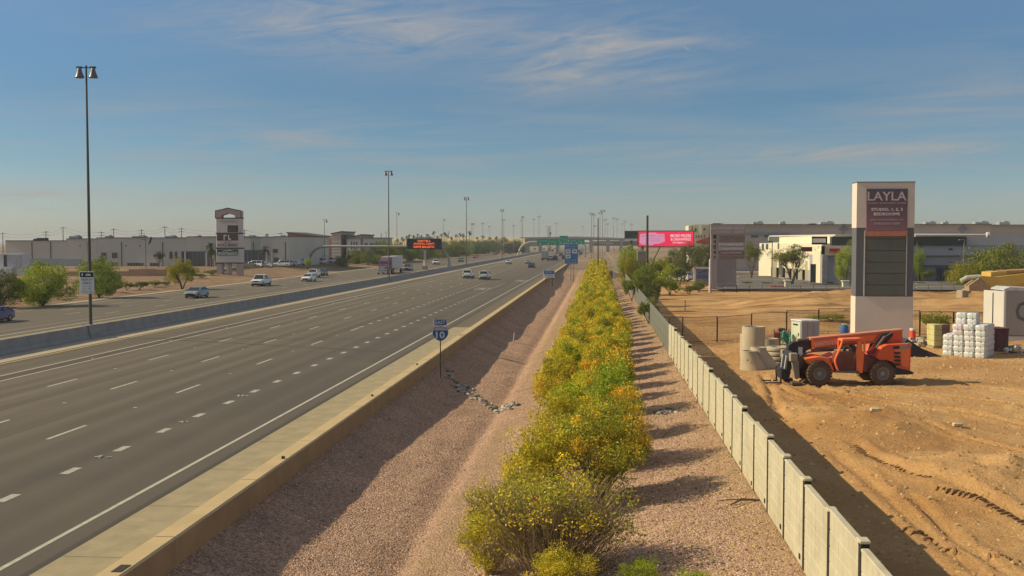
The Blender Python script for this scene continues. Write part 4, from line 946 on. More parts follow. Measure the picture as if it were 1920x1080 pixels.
# green guide signs on their gantry
Yg = 520.; t = thing('guide_sign_gantry', 'curved tubular gantry carrying the green guide signs over the lanes ahead', 'gantry', (0, Yg, 0), 0)
def g2(px, py): x, z = atY(px, py, Yg); return (x, 0, z)
part('span_tube', MB().path([g2(971, 482), g2(971.5, 474), g2(974, 468), g2(978, 462), g2(984, 457), g2(994, 453.5), g2(1050, 453), g2(1095, 453), g2(1097, 456), g2(1097, 484)], .42, 8), mat('gantry_pale', (.42, .40, .35), .6), t, smooth=True)
for (a, b_, c_, d_, lb) in ((1007, 448, 1049, 460, 'wide green guide sign over the exit lanes ahead, leftmost of three'), (1049.5, 442, 1065, 460, 'green guide sign with a raised top, middle of the three ahead'), (1066, 448.5, 1096, 458.5, 'green guide sign behind the blue services sign, rightmost of three')):
    (x0, z1_), (x1_, z0_) = atY(a, b_, Yg - .8), atY(c_, d_, Yg - .8); W_, H_ = x1_ - x0, z1_ - z0_
    t = thing('guide_sign', lb, 'road sign', ((x0 + x1_) / 2, Yg - .8, (z0_ + z1_) / 2), 0); part('plate', MB().box((0, 0, 0), (W_, .15, H_)), SG, t)
    bars(t, [(-W_ * .2, H_ * .2, W_ * .35, .45), (W_ * .2, H_ * .08, W_ * .3, .4)], SW, -.09)
    for s in (-.35, 0., .3): part('arrow', MB().prism([(-.12, .6), (.12, .6), (.12, 0), (.4, 0), (0, -.5), (-.4, 0), (-.12, 0)], -.1, -.09), SW, t, (s * W_, 0, -H_ * .28))
# ------------------------------------------------------------------ apartment pylon sign
BGE = mat('stucco_beige', (.66, .585, .50), .85, .05, .6, .01, 20); SLA = mat('panel_slate', (.125, .13, .14), .5, .06, 1); OLV = mat('panel_dark_olive', (.115, .128, .108), .5, .08, 1); TRM = mat('trim_pale', (.45, .45, .42), .5)
Yl = gnd(1661, 633, .3)[1]; x0, zt_ = atY(1607, 342, Yl); x1_, _ = atY(1716, 342, Yl); W_ = x1_ - x0; cx_ = (x0 + x1_) / 2; Dp = 1.45
def lz(py): return ZatY(1661, py, Yl) - .3
def lx(px): return XatY(px, Yl) - cx_
t = thing('apartment_sign', 'tall beige pylon sign with a purple apartment panel above dark blank panels', 'pylon sign', (cx_, Yl, .3), 0)
part('base', MB().box2((-W_ / 2, 0, -.3), (W_ / 2, Dp, lz(556))), BGE, t)
part('crown_block', MB().box2((-W_ / 2, 0, lz(427)), (W_ / 2, Dp, lz(342))), BGE, t)
part('shaft', MB().box2((-W_ / 2 + .02, .03, lz(556)), (W_ / 2 - .02, Dp - .03, lz(427))), SLA, t)
part('cap', MB().box2((-W_ / 2 - .03, -.03, lz(342)), (W_ / 2 + .03, Dp + .03, lz(342) + .06)), SLA, t)
rows = [448, 470, 491.5, 513, 534.5, 555]
for a, b_ in zip(rows, rows[1:]): part('blank_panel', MB().rbox(((lx(1623) + lx(1698)) / 2, -.02, (lz(a) + lz(b_)) / 2), (lx(1698) - lx(1623), .08, lz(a) - lz(b_) - .035), .012), OLV, t)
part('blank_panel', MB().rbox(((lx(1623) + lx(1698)) / 2, -.02, (lz(443) + lz(448)) / 2), (lx(1698) - lx(1623), .08, lz(443) - lz(448) - .03), .012), OLV, t)
for px in (1621.2, 1699.8): part('trim_strip', MB().box2((lx(px) - .035, -.07, lz(555)), (lx(px) + .035, .0, lz(432))), TRM, t)
def prpmat():
    m, b = newmat('print_purple'); s = N('ShaderNodeSeparateXYZ'); L(co('Generated'), s.inputs[0])
    setin(b, 'Base Color', RAMP(M('ADD', s.outputs[2], M('MULTIPLY', M('SUBTRACT', s.outputs[0], .5), .2)), [(0, (.26, .13, .16)), (.5, (.155, .09, .11)), (1, (.085, .07, .09))])); setin(b, 'Roughness', .5); return m
pn = part('printed_panel', MB().rbox((0, 0, 0), (lx(1700) - lx(1623), .10, lz(354) - lz(433)), .01), prpmat(), t, ((lx(1623) + lx(1700)) / 2, -.05, (lz(354) + lz(433)) / 2))
part('orange_strip', MB().box2((lx(1623), -.105, lz(443)), (lx(1700), .0, lz(433.3))), mat('print_orange', (.48, .19, .11), .6), t)
LT = mat('print_pale', (.55, .46, .48), .6); LT2 = mat('print_pale_bright', (.75, .66, .64), .6); pz = (lz(354) + lz(433)) / 2
for s, a, c_, wpx, m_, bd in (('LAYLA', 359.5, 376, 67, LT, .012), ('LUXURY APARTMENT HOMES', 379.5, 382.3, 66, LT, 0), ('STUDIO, 1, 2, 3', 390, 396.2, 54, LT2, .02), ('BEDROOMS', 398.5, 404, 45, LT2, .02), ('JOIN OUR INTEREST LIST', 411, 414, 58, LT, 0), ('LIVELAYLA.COM', 417, 421, 44, LT, .005)):
    txt(s, wpx / 1984 * Yl * 1.03, lz(a) - lz(c_), m_, pn, (0, -.056, (lz(a) + lz(c_)) / 2 - pz), .008, bd)
# ------------------------------------------------------------------ numbered pylon sign
GPL = mat('stucco_grey_mauve', (.33, .285, .275), .85, .05, .6); GPD = mat('stucco_grey_dark', (.28, .24, .235), .85, .05); TEN = mat('tenant_brown', (.19, .15, .125), .6)
Yp = gnd(1365, 543, .3)[1]; cx_ = XatY(1364, Yp)
def qz(py): return ZatY(1364, py, Yp) - .3
def qx(px): return XatY(px, Yp) - cx_
t = thing('centre_sign', 'grey numbered business centre pylon sign with small tenant panels', 'pylon sign', (cx_, Yp, .3), 0)
part('side_column', MB().box2((qx(1333), 0, -.5), (qx(1346), .75, qz(440))), GPL, t); part('shaft', MB().box2((qx(1346.4), .05, -.5), (qx(1381), .70, qz(486))), GPD, t)
part('header', MB().box2((qx(1332), -.05, qz(440)), (qx(1397.5), .80, qz(421))), GPL, t); part('panel_frame', MB().box2((qx(1346.3), .0, qz(486)), (qx(1397), .75, qz(440.2))), GPL, t); part('roof_cap', MB().box2((qx(1336), .1, qz(421)), (qx(1352), .7, qz(418.5))), SLA, t)
part('plinth', MB().box2((qx(1345), -.2, -.5), (qx(1380), .04, qz(532))), GPD, t)
txt('MOUNTAIN', qx(1371) - qx(1334), .34, mat('letter_grey', (.62, .56, .56), .6), t, (qx(1352.5), -.07, qz(428.5)), .03); txt('VISTA', qx(1395) - qx(1375), .34, MATS['letter_grey'], t, (qx(1385), -.07, qz(428.5)), .03); txt('COMMERCE', qx(1370) - qx(1341), .30, MATS['letter_grey'], t, (qx(1355.5), -.07, qz(435)), .03); txt('CENTER', qx(1394) - qx(1374), .30, MATS['letter_grey'], t, (qx(1384), -.07, qz(435)), .03)
for s, py, in zip('14847', (443.5, 453, 463, 473, 484)): txt(s, .42, .62, BLK, t, (qx(1340), -.03, qz(py)), .03, .01, 'house_number')
for a, b_, m_ in ((441.5, 453.5, TEN), (455.5, 461.5, SBK), (463.5, 469, SBK), (471, 477, mat('tenant_maroon', (.16, .085, .075), .6)), (479, 485, TEN)):
    part('tenant_panel', MB().rbox(((qx(1348) + qx(1396)) / 2, -.03, (qz(a) + qz(b_)) / 2), (qx(1396) - qx(1348), .08, qz(a) - qz(b_)), .01), m_, t)
bars(t, [(qx(1371), qz(458.5), 3.6, .3), (qx(1374), qz(466.2), 3., .25), (qx(1372), qz(474), 3.2, .28)], LT2, -.08)
# ------------------------------------------------------------------ shopping pylon on the left
PNK = mat('pylon_pink', (.46, .33, .31), .7, .06); PGY = mat('pylon_pale', (.56, .51, .47), .7, .05); PBD = mat('pylon_band', (.05, .035, .035), .7)
Yw = gnd(428, 519, .2)[1]; cx_ = XatY(428.5, Yw)
def wz(py): return ZatY(428, py, Yw) - .2
def wx_(px): return XatY(px, Yw) - cx_
t = thing('shopping_sign', 'tall pale shopping centre pylon sign with a peaked pink top and store panels', 'pylon sign', (cx_, Yw, .2), 0)
part('top_frame', MB().prism([(wx_(405), wz(408.2)), (wx_(405), wz(395)), (wx_(416), wz(393.5)), (wx_(427), wz(390.5)), (wx_(440), wz(393.5)), (wx_(452), wz(395)), (wx_(452), wz(408.2)), (wx_(441), wz(408.2)), (wx_(441), wz(404)), (wx_(428), wz(400)), (wx_(415), wz(404)), (wx_(415), wz(408.2))], 0, 1.6), PNK, t)
part('top_edge', MB().path([(wx_(404.5), -.03, wz(409)), (wx_(404.5), -.03, wz(395)), (wx_(416), -.03, wz(393)), (wx_(427), -.03, wz(390)), (wx_(440), -.03, wz(393)), (wx_(452.5), -.03, wz(395)), (wx_(452.5), -.03, wz(409))], .1, 4), PBD, t)
for a, b_, m_ in ((409.5, 436.5, PGY), (438.5, 464.5, PGY), (466.5, 492.5, PGY)): part('sign_box', MB().rbox(((wx_(405.5) + wx_(452)) / 2, .8, (wz(a) + wz(b_)) / 2), (wx_(452) - wx_(405.5), 1.6, wz(a) - wz(b_)), .05), m_, t)
for a in (408.9, 437.5, 465.5, 493.2): part('band', MB().box(((wx_(405) + wx_(452.5)) / 2, .8, wz(a)), (wx_(453) - wx_(404.5), 1.7, .2)), PBD, t)
for a, b_ in ((405.5, 415.5), (442, 452)): part('leg', MB().box2((wx_(a), .1, -.5), (wx_(b_), 1.5, wz(493.8))), PNK, t)
for a, b_ in ((423, 427), (429.5, 431)): part('mullion', MB().box2((wx_(a), .4, -.5), (wx_(b_), 1.2, wz(493.8))), PGY, t)
for (a, b_, c_, d_, m_) in ((427, 422.5, 446.5, 435, PBD), (407, 439, 446.5, 451, mat('panel_brown_dark', (.085, .06, .055), .7)), (407, 467.5, 446.5, 479, mat('panel_green_dark', (.03, .075, .05), .7))):
    part('store_panel', MB().rbox(((wx_(a) + wx_(c_)) / 2, -.05, (wz(b_) + wz(d_)) / 2), (wx_(c_) - wx_(a), .1, wz(b_) - wz(d_)), .02), m_, t)
bars(t, [(wx_(430), wz(415.5), 3.6, .3), (wx_(437), wz(426.5), 1.7, .4), (wx_(437), wz(431.5), 1.7, .4)], mat('letter_mid', (.22, .17, .18), .7), -.12)
bars(t, [(wx_(427), wz(445), 1.9, 1.0)], LT2, -.12)
txt('COST PLUS', 1.6, .24, BLK, t, (wx_(427), -.02, wz(454.5)), .03); txt('WORLD MARKET', 4.4, .62, mat('letter_maroon', (.20, .06, .06), .7), t, (wx_(427), -.04, wz(459.5)), .03, .01)
txt("SPORTSMAN'S", 4.2, .62, SW, t, (wx_(427), -.12, wz(475.5)), .03, .02); part('peak_logo', MB().prism([(-1.3, 0), (-.5, .35), (-.2, .2), (.3, .5), (1.4, 0), (.3, .3), (-.2, .08), (-.5, .2)], -.14, -.1), SW, t, (wx_(427), 0, wz(472.3)))
# ------------------------------------------------------------------ pink electronic billboard and its neighbour
Yb = 262.; (x0, z1_), (x1_, z0_) = atY(1197, 433.5, Yb), atY(1300.5, 462, Yb); W_, H_ = x1_ - x0, z1_ - z0_; cx_, cz_ = (x0 + x1_) / 2, (z0_ + z1_) / 2
t = thing('led_billboard', 'big glowing pink electronic billboard announcing prizes and drawings', 'billboard', (cx_, Yb, cz_), 0)
part('cabinet', MB().box((0, .5, 0), (W_ + .3, 1., H_ + .3)), mat('billboard_frame', (.05, .05, .055), .6), t)
PK = emit('led_pink', (1, .02, .085), .74); PKL = emit('led_pale', (.90, .36, .56), .62); PKW = emit('led_white', (1, .62, .68), .8)
part('screen', MB().rbox((0, -.03, 0), (W_ - .1, .06, H_ - .1), .03), PK, t)
part('ticket_art', MB().prism([(-3.9, -1.35), (-3.9, -1.1), (-4.15, -.9), (-4.0, 1.2), (-2.8, 1.25), (-2.4, 1.5), (-.1, 1.5), (0, 1.25), (1.9, 1.2), (1.95, .1), (2.1, -.6), (1.5, -.9), (.6, -1.2), (-.6, -1.3), (-1, -1.6)], -.10, -.065), PKL, t, (-2.3, 0, 0))
bars(t, [(-5.2, .7, 1.4, .25), (-3.3, .75, 1.5, .25), (-1.2, .7, 1.3, .25), (-3.0, .0, 3.2, .15), (-2.6, -.5, 2.4, .15)], mat('print_violet', (.25, .1, .25), .6), -.115)
txt('MORE PRIZES', 5.0, .72, PKW, t, (3.6, -.08, .75), .03, .02); txt('& DRAWINGS', 4.9, .68, PKW, t, (3.6, -.08, -.12), .03, .02); txt('SEPTEMBER 19', 3.4, .42, PKW, t, (3.3, -.08, -.95), .03, .01)
part('catwalk', MB().box((0, -.3, -H_ / 2 - .35), (W_, .7, .12)), PST, t)
for s in (-.42, .35): part('column', MB().tube((s * W_, 1.2, -cz_), (s * W_, 1.2, -H_ / 2), .35, n=10), PST, t)
for s in (-.2, .2): part('brace', MB().tube((s * W_ - 1.6, 1.6, -cz_), (s * W_ + 1.4, 1.2, -H_ / 2), .14, n=6), PST, t)
Yb = 330.; (x0, z1_), (x1_, z0_) = atY(1171.5, 433, Yb), atY(1197, 451, Yb); W_, H_ = x1_ - x0, z1_ - z0_
t = thing('dark_billboard', 'dark green billboard with a pale lower ledge left of the pink one', 'billboard', ((x0 + x1_) / 2, Yb, (z1_ + z0_) / 2), 0)
part('face', MB().box((0, 0, H_ * .1), (W_, .5, H_ * .8)), mat('billboard_green', (.04, .06, .045), .7, .2, .8), t); part('ledge', MB().box((0, -.3, -H_ * .42), (W_, .8, H_ * .16)), PGY, t); part('frame', MB().box((0, -.28, H_ * .48), (W_ + .2, .1, .2)).box((-W_ / 2, -.28, 0), (.2, .1, H_)), PST, t)
part('column', MB().tube((0, .5, -(z1_ + z0_) / 2), (0, .5, -H_ * .5), .5, n=10), PST, t)
Yb = 205.; (x0, z1_), (x1_, z0_) = atY(1195, 473, Yb), atY(1211, 500, Yb)
t = thing('utility_cabinet', 'tall grey brown box beside the foot of the dark utility pole', 'cabinet', ((x0 + x1_) / 2, Yb, .2), 0)
part('body', MB().rbox((0, 1, z1_ / 2), (x1_ - x0, 2, z1_ - .2), .05), mat('cabinet_taupe', (.25, .22, .19), .8), t); part('lid', MB().box((.1, 1, z1_), (x1_ - x0 + .1, 2.1, .25)), SBK, t)
# fitness board
Yf = gnd(1316, 541, .3)[1] + 4; (x0, z1_), (x1_, z0_) = atY(1301.5, 502.5, Yf), atY(1345, 533, Yf)
t = thing('fitness_banner', 'framed blue grey fitness board half hidden behind the numbered pylon', 'banner', (x0, Yf, 0), 0); W_ = x1_ - x0
part('frame', MB().box((.1, 0, (z1_ + z0_) / 2), (.35, .3, z1_ - z0_ + .2)).box((W_ / 2, 0, z1_), (W_, .3, .25)), mat('frame_white', (.62, .6, .56), .7), t)
pb = part('board', MB().box((W_ / 2, .05, (z1_ + z0_) / 2), (W_ - .3, .1, z1_ - z0_)), mat('board_blue_grey', (.20, .21, .30), .6), t)
txt('FITNESS', 2.8, .6, BLU, t, (1.9, -.02, (z1_ + z0_) / 2 - .1), .02, .01, shear=.3); part('swoosh', MB().prism([(.5, 0), (1.9, .45), (1.9, .6), (.5, .2)], -.02, -.01), BLU, t, (.2, 0, (z1_ + z0_) / 2 + .4)); part('red_print', MB().box((1.3, -.02, z0_ + .25), (1.6, .01, .3)), SR, t)
part('post', MB().box((W_ * .3, .2, z0_ / 2), (.2, .2, z0_)).box((W_ * .8, .2, z0_ / 2), (.2, .2, z0_)), PST, t)
wp = at_depth(1331.5, 487, 150); t = thing('white_post', 'slim white post standing against the left edge of the numbered pylon', 'post', (wp[0], wp[1], .2), 0); part('tube', MB().lathe([(.17, 0), (.15, wp[2] - .2), (.05, wp[2] - .1)], n=10), mat('frame_white', (.62, .6, .56), .7), t)
# ================================================================== buildings
WG = glass('window_glass'); WG2 = glass('window_blue', (.035, .055, .085), .12)
def facade(t, Y, off=(0, 0)):
    ox, oy = off
    def wallp(px0, px1, ptop, dep, m, pbot=None, name='wall', y=0.):
        x0, x1 = XatY(px0, Y + y), XatY(px1, Y + y); zt = ZatY((px0 + px1) / 2, ptop, Y + y); zb = -.3 if pbot is None else ZatY((px0 + px1) / 2, pbot, Y + y)
        return part(name, MB().box2((x0 - ox, y, zb), (x1 - ox, y + dep, zt)), m, t)
    def win(px0, px1, pt, pb, y=0., m=None, bars_=0, name='window'):
        x0, x1 = XatY(px0, Y + y), XatY(px1, Y + y); a, b_ = ZatY((px0 + px1) / 2, pt, Y + y), ZatY((px0 + px1) / 2, pb, Y + y); fr = .12
        c = ((x0 + x1) / 2 - ox, y - .06, (a + b_) / 2)
        w_, h_ = x1 - x0, a - b_
        f = MB().box((-w_ / 2, 0, 0), (fr, .16, h_ + fr)).box((w_ / 2, 0, 0), (fr, .16, h_ + fr)).box((0, 0, h_ / 2), (w_ - fr, .16, fr)).box((0, 0, -h_ / 2), (w_ - fr, .18, fr))
        for i in range(bars_): f.box((-w_ / 2 + w_ * (i + 1) / (bars_ + 1), 0, 0), (.08, .14, h_ - fr))
        o = part(name, f, MATS['window_frame'], t, c); part('pane', MB().box((0, .02, 0), (w_ - fr, .05, h_ - fr)), m or WG, o); return o
    return wallp, win
mat('window_frame', (.20, .20, .19), .5)
G1, G2, G3, G4 = mat('wall_grey_a', (.56, .51, .43), .85, .05, .15), mat('wall_grey_b', (.51, .48, .43), .85, .05, .15), mat('wall_slate', (.30, .32, .34), .85, .05, .2), mat('wall_green_grey', (.36, .39, .35), .85, .05, .2)
RF = mat('roof_edge_dark', (.06, .055, .05), .8)
Y = 262.; t = thing('warehouse', 'long low grey warehouse with dark roof edge and blue glass entrance bays', 'building', (0, Y, 0), 0); wl, wn = facade(t, Y)
secs = [(10, 124, 451.5, G1), (124.2, 181, 448, G1), (181.2, 350, 446, G2), (350.2, 377, 444, G1), (377.2, 404, 444, G2), (404.2, 470, 445, G1), (470.2, 488, 444.5, G4), (488.2, 512, 444.5, G2), (512.2, 541, 444, G1)]
for a, b_, c_, m_ in secs: wl(a, b_, c_, 40, m_)
for a, b_, c_, m_ in secs: wl(a - .3, b_ + .3, c_ - .9, 40.5, RF, c_ + .02, 'parapet', -.25)
wl(40, 150, 485, .25, G3, None, 'painted_band', -.26)
for a, b_, c_, d_, n_ in ((190, 199, 474, 484, 1), (210, 219.5, 474, 484, 1), (208, 220, 492, 500, 2), (238.5, 268, 493, 505, 5), (281, 296, 493, 504, 2), (318, 323, 472, 485, 0), (328, 332, 472, 485, 0)): wn(a, b_, c_, d_, 0, WG if c_ < 490 else WG2, n_)
wn(340, 391, 471.5, 509, -.1, WG2, 6); wn(392, 396, 474, 506, 0, WG2, 0); wn(458, 498, 469, 505, -.1, WG2, 5); wn(512, 521, 467, 474, 0, WG, 2); wn(514, 522, 483, 494, 0, WG2, 1)
for px in (345, 385, 400, 498, 508): wl(px, px + 2.6, 472, .5, PGY, None, 'pilaster', -.6)
part('wall_emblem', MB().prism([(-.6, -1), (.1, -.5), (.5, .9), (.1, 1.1), (-.2, .1)], -.06, -.02), BLK, t, (XatY(282, Y), 0, ZatY(282, 451.5, Y)))
for px in (150, 236, 262): part('vent', MB().rbox((XatY(px, Y), .0, ZatY(px, 461, Y)), (.35, .2, .3), .05), RF, t)
part('roof_unit', MB().rbox((XatY(57, Y), 6, ZatY(57, 449.8, Y)), (2.4, 2, 1.1), .1).rbox((XatY(48, Y), 6, ZatY(48, 450.5, Y)), (1.6, 2, .9), .1), RF, t)
# far hazy block at the left edge
Y = 205.; t = thing('screen_wall', 'low brown screen wall in front of the grey warehouse', 'wall', (0, Y, 0), 0); wl, wn = facade(t, Y)
BRW = mat('wall_brown', (.34, .23, .15), .9, .08, .3)
for a, b_, c_ in ((117, 181, 509), (181.3, 240, 508.5), (240.3, 311, 505)): wl(a, b_, c_, .3, BRW)
wl(262, 290, 503.6, .2, PNK, 505.5, 'coping', -.25)
Y = 176.; t = thing('box_trailer', 'white box trailer parked behind the trees at the left edge', 'trailer', (0, Y, 0), 0); wl, wn = facade(t, Y)
TW = mat('trailer_white', (.52, .53, .55), .5, .05, .5)
wl(-30, 40, 476, 2.6, TW, 517, 'box_body'); wl(12, 39, 478, .05, mat('trailer_grey', (.36, .37, .4), .5), 501, 'side_panel', -.06); wl(6, 12, 478, .06, WG, 500, 'door_gap', -.07); wl(-20, 20, 502, .8, mat('trailer_white2', (.6, .6, .58), .5), 520, 'skirt', -.9)
for px in (-10, 10, 30): part('wheel', MB().lathe([(.3, -.15), (.5, -.12), (.5, .12), (.3, .15)], axis='y', n=14), mat('tyre', (.03, .03, .03), .9), t, (XatY(px, Y), .5, .5))
# brown shops
Y = 368.; t = thing('retail_shops', 'brown and pale shop building with slanted wing roofs and a striped tower', 'building', (0, Y, 0), 0); wl, wn = facade(t, Y)
BR1 = mat('shop_brown_red', (.36, .19, .13), .85, .08, .3); BR2 = mat('shop_pinkish', (.50, .39, .33), .85, .06, .3); PAL = mat('shop_pale', (.62, .58, .54), .85, .05, .3)
def slant(pts, y0, y1, m, name):
    q = [(XatY(a, Y), ZatY(a, b_, Y)) for a, b_ in pts]; return part(name, MB().prism(q, y0, y1), m, t)
slant([(539, 436.5), (597, 444), (622, 446), (622, 500), (539, 500)], 0, 25, BR1, 'wall'); slant([(538, 434.8), (540, 435.2), (598, 442.7), (598, 444), (538, 436.3)], -1.2, 25.5, RF, 'roof')
slant([(624, 437.5), (641, 434.5), (641, 500), (624, 500)], -1.5, 20, BR2, 'tower'); slant([(622, 437.6), (642.5, 433.4), (642.5, 435), (622, 438.8)], -2, 20.5, RF, 'roof'); slant([(642, 440), (651, 440), (651, 442), (642, 442)], -1.8, 8, RF, 'canopy')
for k in range(7): slant([(623.8, 452 + k * 6), (641.2, 452 + k * 6), (641.2, 454.4 + k * 6), (623.8, 454.4 + k * 6)], -1.6, -1.5, PAL, 'stone_band')
slant([(650, 446), (678, 440.5), (678, 500), (650, 500)], -.5, 20, BR2, 'wall'); slant([(646, 446.4), (679.5, 439.2), (679.5, 441), (646, 448)], -1.5, 20.5, RF, 'roof')
slant([(653, 449), (676, 449), (676, 470), (653, 470)], -.7, -.5, PAL, 'sign_band'); slant([(679.7, 446.5), (715, 446.5), (715, 500), (679.7, 500)], 0, 20, PAL, 'wall'); slant([(679.7, 445.3), (717, 445.3), (717, 446.4), (679.7, 446.4)], -.8, 20.5, RF, 'roof')
slant([(653, 471), (706, 471), (706, 491), (653, 491)], -.9, -.72, mat('shop_shade_glass', (.07, .075, .08), .4), 'storefront')
for px in (659, 664, 669): wn(px - .8, px + .8, 453, 467, -.72)
for px in (684, 694, 704): wn(px, px + 5, 456, 462, 0, WG2)
slant([(657, 470), (659, 470), (659, 490), (657, 490)], -1.3, -1.0, PAL, 'pillar'); slant([(678, 470), (680, 470), (680, 490), (678, 490)], -1.3, -1.0, PAL, 'pillar'); slant([(697, 470), (699, 470), (699, 490), (697, 490)], -1.3, -1.0, PAL, 'pillar')
# hotel
Y = 330.; t = thing('cream_hotel', 'cream multi storey hotel rising behind the pink billboard', 'building', (0, Y, 0), 0); wl, wn = facade(t, Y)
CRM = mat('stucco_cream', (.60, .56, .38), .85, .05, .3); CRM2 = mat('stucco_tan', (.30, .27, .20), .85, .05, .3)
wl(1291, 1296.5, 423, 12, CRM); wl(1296.7, 1300, 421.5, 12, CRM2, None, 'wall', .3); wl(1300.2, 1329, 421, 14, CRM, None, 'wall', -.3); wl(1329.2, 1335, 420, 14, CRM2)
wl(1313, 1317, 420.4, .3, mat('stucco_pale', (.68, .64, .5), .85), 440, 'pilaster', -.65)
wn(1302.5, 1305.5, 428, 434, -.3, mat('window_rust', (.2, .04, .03), .6)); wn(1319, 1322, 428.5, 431.5, -.3)
for px in (1304.5, 1309.5, 1314.5, 1320): wn(px, px + 1.4, 441, 446, -.3)
part('awning', MB().prism([(0, 0), (5, 1.4), (5.2, 1.0), (2, .2), (10, -1), (9.8, -1.8), (0, -.6)], -1, -.4), mat('awning_red', (.4, .07, .05), .7), t, (XatY(1305, Y), 0, ZatY(1305, 452, Y)))
# big grey warehouse on the right
Y = 262.; t = thing('grey_warehouse', 'very long grey warehouse filling the skyline on the right', 'building', (0, Y, 0), 0); wl, wn = facade(t, Y)
W1, W2 = mat('wall_mid_grey', (.42, .40, .385), .85, .04, .2), mat('wall_mid_grey_b', (.47, .44, .42), .85, .04, .2)
xa_, xb_ = XatY(1336, Y), XatY(1357, Y); zz_ = ZatY(1345, 419, Y); part('wall', MB().prism([(xa_, -1), (xb_, -1), (xb_, 18), (xa_ + 2.3, 18)], -.3, zz_, 'z'), W1, t); xa_, xb_ = XatY(1357.2, Y), XatY(1502, Y); part('wall', MB().prism([(xa_, 0), (xb_, 0), (xb_, 60), (xa_ + 6.3, 60)], -.3, ZatY(1430, 421, Y), 'z'), W1, t); wl(1502.2, 1600, 421, 60, W2); wl(1600.2, 1859, 420.5, 60, W2); wl(1859.2, 1990, 421.8, 60, W1)
for a, b_, c_ in ((1357.4, 1502, 420.2), (1502, 1600, 420.4), (1600, 1859, 419.8), (1859.2, 1990, 421.1)): wl(a, b_, c_, 1.2, RF, c_ + .9, 'parapet', -1.3)
wl(1519, 1530, 419, 4, RF, 420.3, 'roof_unit', 2); wl(1395, 1480, 438, .4, G3, 440, 'wall_band', -.4)
for px in (1408, 1433): wn(px, px + 13, 441.5, 445, 0, WG, 4)
for px in (1581, 1804): part('emblem', MB().prism([(-1.3, 0), (-.3, .9), (-.3, 1.3), (.3, 1.3), (.3, .9), (1.3, 0), (.35, -.6), (.35, -1.4), (-.35, -1.4), (-.35, -.6)], -.08, -.02), G3, t, (XatY(px, Y), 0, ZatY(px, 430, Y)))
# cream shops and the grey office wing on the right
Y = 186.; t = thing('cream_shops', 'bright cream shop building with dark sign boxes and white columns', 'building', (0, Y, 0), 0); wl, wn = facade(t, Y)
CW = mat('stucco_cream_white', (.66, .61, .44), .85, .04, .3)
# lit wall turned toward the sun, then a shaded corner block
def quadwall(name, px0, d0, px1, d1, pt, pb, th, m):
    a, b_ = XatY(px0, Y + d0), XatY(px1, Y + d1); za, zb = ZatY(px0, pt, Y + d0), ZatY(px0, pb, Y + d0) if pb else -.3
    n_ = Vector((b_ - a, d1 - d0, 0)).normalized(); n_ = Vector((-n_.y, n_.x, 0)) * th
    return part(name, MB().loft([[(a, d0, zz), (b_, d1, zz), (b_ + n_.x, d1 + n_.y, zz), (a + n_.x, d0 + n_.y, zz)] for zz in (zb, za)]), m, t)
quadwall('upper_wall', 1444, 34, 1562, 2, 444, 482, 8, CW); quadwall('lower_wall', 1424, 32, 1541, -4, 456, 499, 7, CW)
quadwall('roof_edge', 1442, 33.6, 1566, 1.6, 441.6, 443.7, 9, PGY); quadwall('side_wing', 1423, 30, 1446, 24, 470, None, 5, CW)
for i, px in enumerate((1451, 1463, 1475, 1487, 1499, 1512)):
    d = 30 - (px - 1424) * .29; x = XatY(px, Y + d); part('column', MB().box((x, d - 1.2, 1.9), (.75, .75, 4.4), -.3), CW, t); part('storefront', MB().box((x + 1.1, d + .6, 1.7), (1.7, .2, 3.3), -.3), WG, t)
quadwall('column', 1524, -4, 1539, -8, 470, None, 1.5, CW)
part('storefront', MB().box((XatY(1526, Y - 4), -5.6, 1.9), (1.6, .3, 3.6), -.3), WG, t)
GW2 = mat('wall_mauve_grey', (.34, .32, .34), .85, .05, .3)
part('corner_block', MB().box2((XatY(1541, Y - 8), -8, -.3), (XatY(1596, Y - 8), 6, ZatY(1560, 479, Y - 8))), GW2, t)
part('fascia', MB().box2((XatY(1541, Y - 8), -8.5, ZatY(1560, 478.8, Y - 8)), (XatY(1600, Y - 8), 8, ZatY(1560, 461, Y - 8))), CW, t)
part('stone_pier', MB().box2((XatY(1541, Y - 9), -9.4, -.3), (XatY(1551, Y - 9), -8.6, ZatY(1560, 479.5, Y - 9))), mat('stone_pale', (.36, .33, .31), .9, .2, 1), t)
def sbox(px0, px1, pt, pb, d, m, name='sign_box', th=.5):
    return part(name, MB().box2((XatY(px0, Y + d), d - th, ZatY(px0, pb, Y + d)), (XatY(px1, Y + d), d, ZatY(px0, pt, Y + d))), m, t)
sbox(1522, 1550, 443.5, 458.5, -5, BLK); q = sbox(1524, 1548, 447, 455, -5.6, LT2, 'sign_face', .1); sbox(1556, 1600, 443.5, 460.5, -5, mat('fascia_dark_glass', (.035, .045, .045), .3), 'dark_fascia', 1.5); sbox(1540, 1546, 461, 477, -8.6, BLK, 'sign_frame', .3)
sbox(1502, 1522, 463, 471.5, -2.5, mat('sign_oxblood', (.10, .02, .015), .6)); sbox(1555, 1575, 466, 472, -8.7, mat('sign_red', (.5, .03, .03), .6), 'red_letters', .3); sbox(1564, 1577, 471, 474.5, -8.8, MATS['sign_red'], 'red_letters', .3)
sbox(1440, 1459.5, 443.5, 455, 20, G4, 'dark_sign', 1.); sbox(1428, 1432, 457, 470, 14, G3, 'pilaster'); sbox(1436, 1440, 457, 468, 14, G3, 'pilaster')
Y = 190.; t = thing('office_wing', 'layered grey office building with a pale canopy right of the apartment sign', 'building', (0, Y, 0), 0); wl, wn = facade(t, Y)
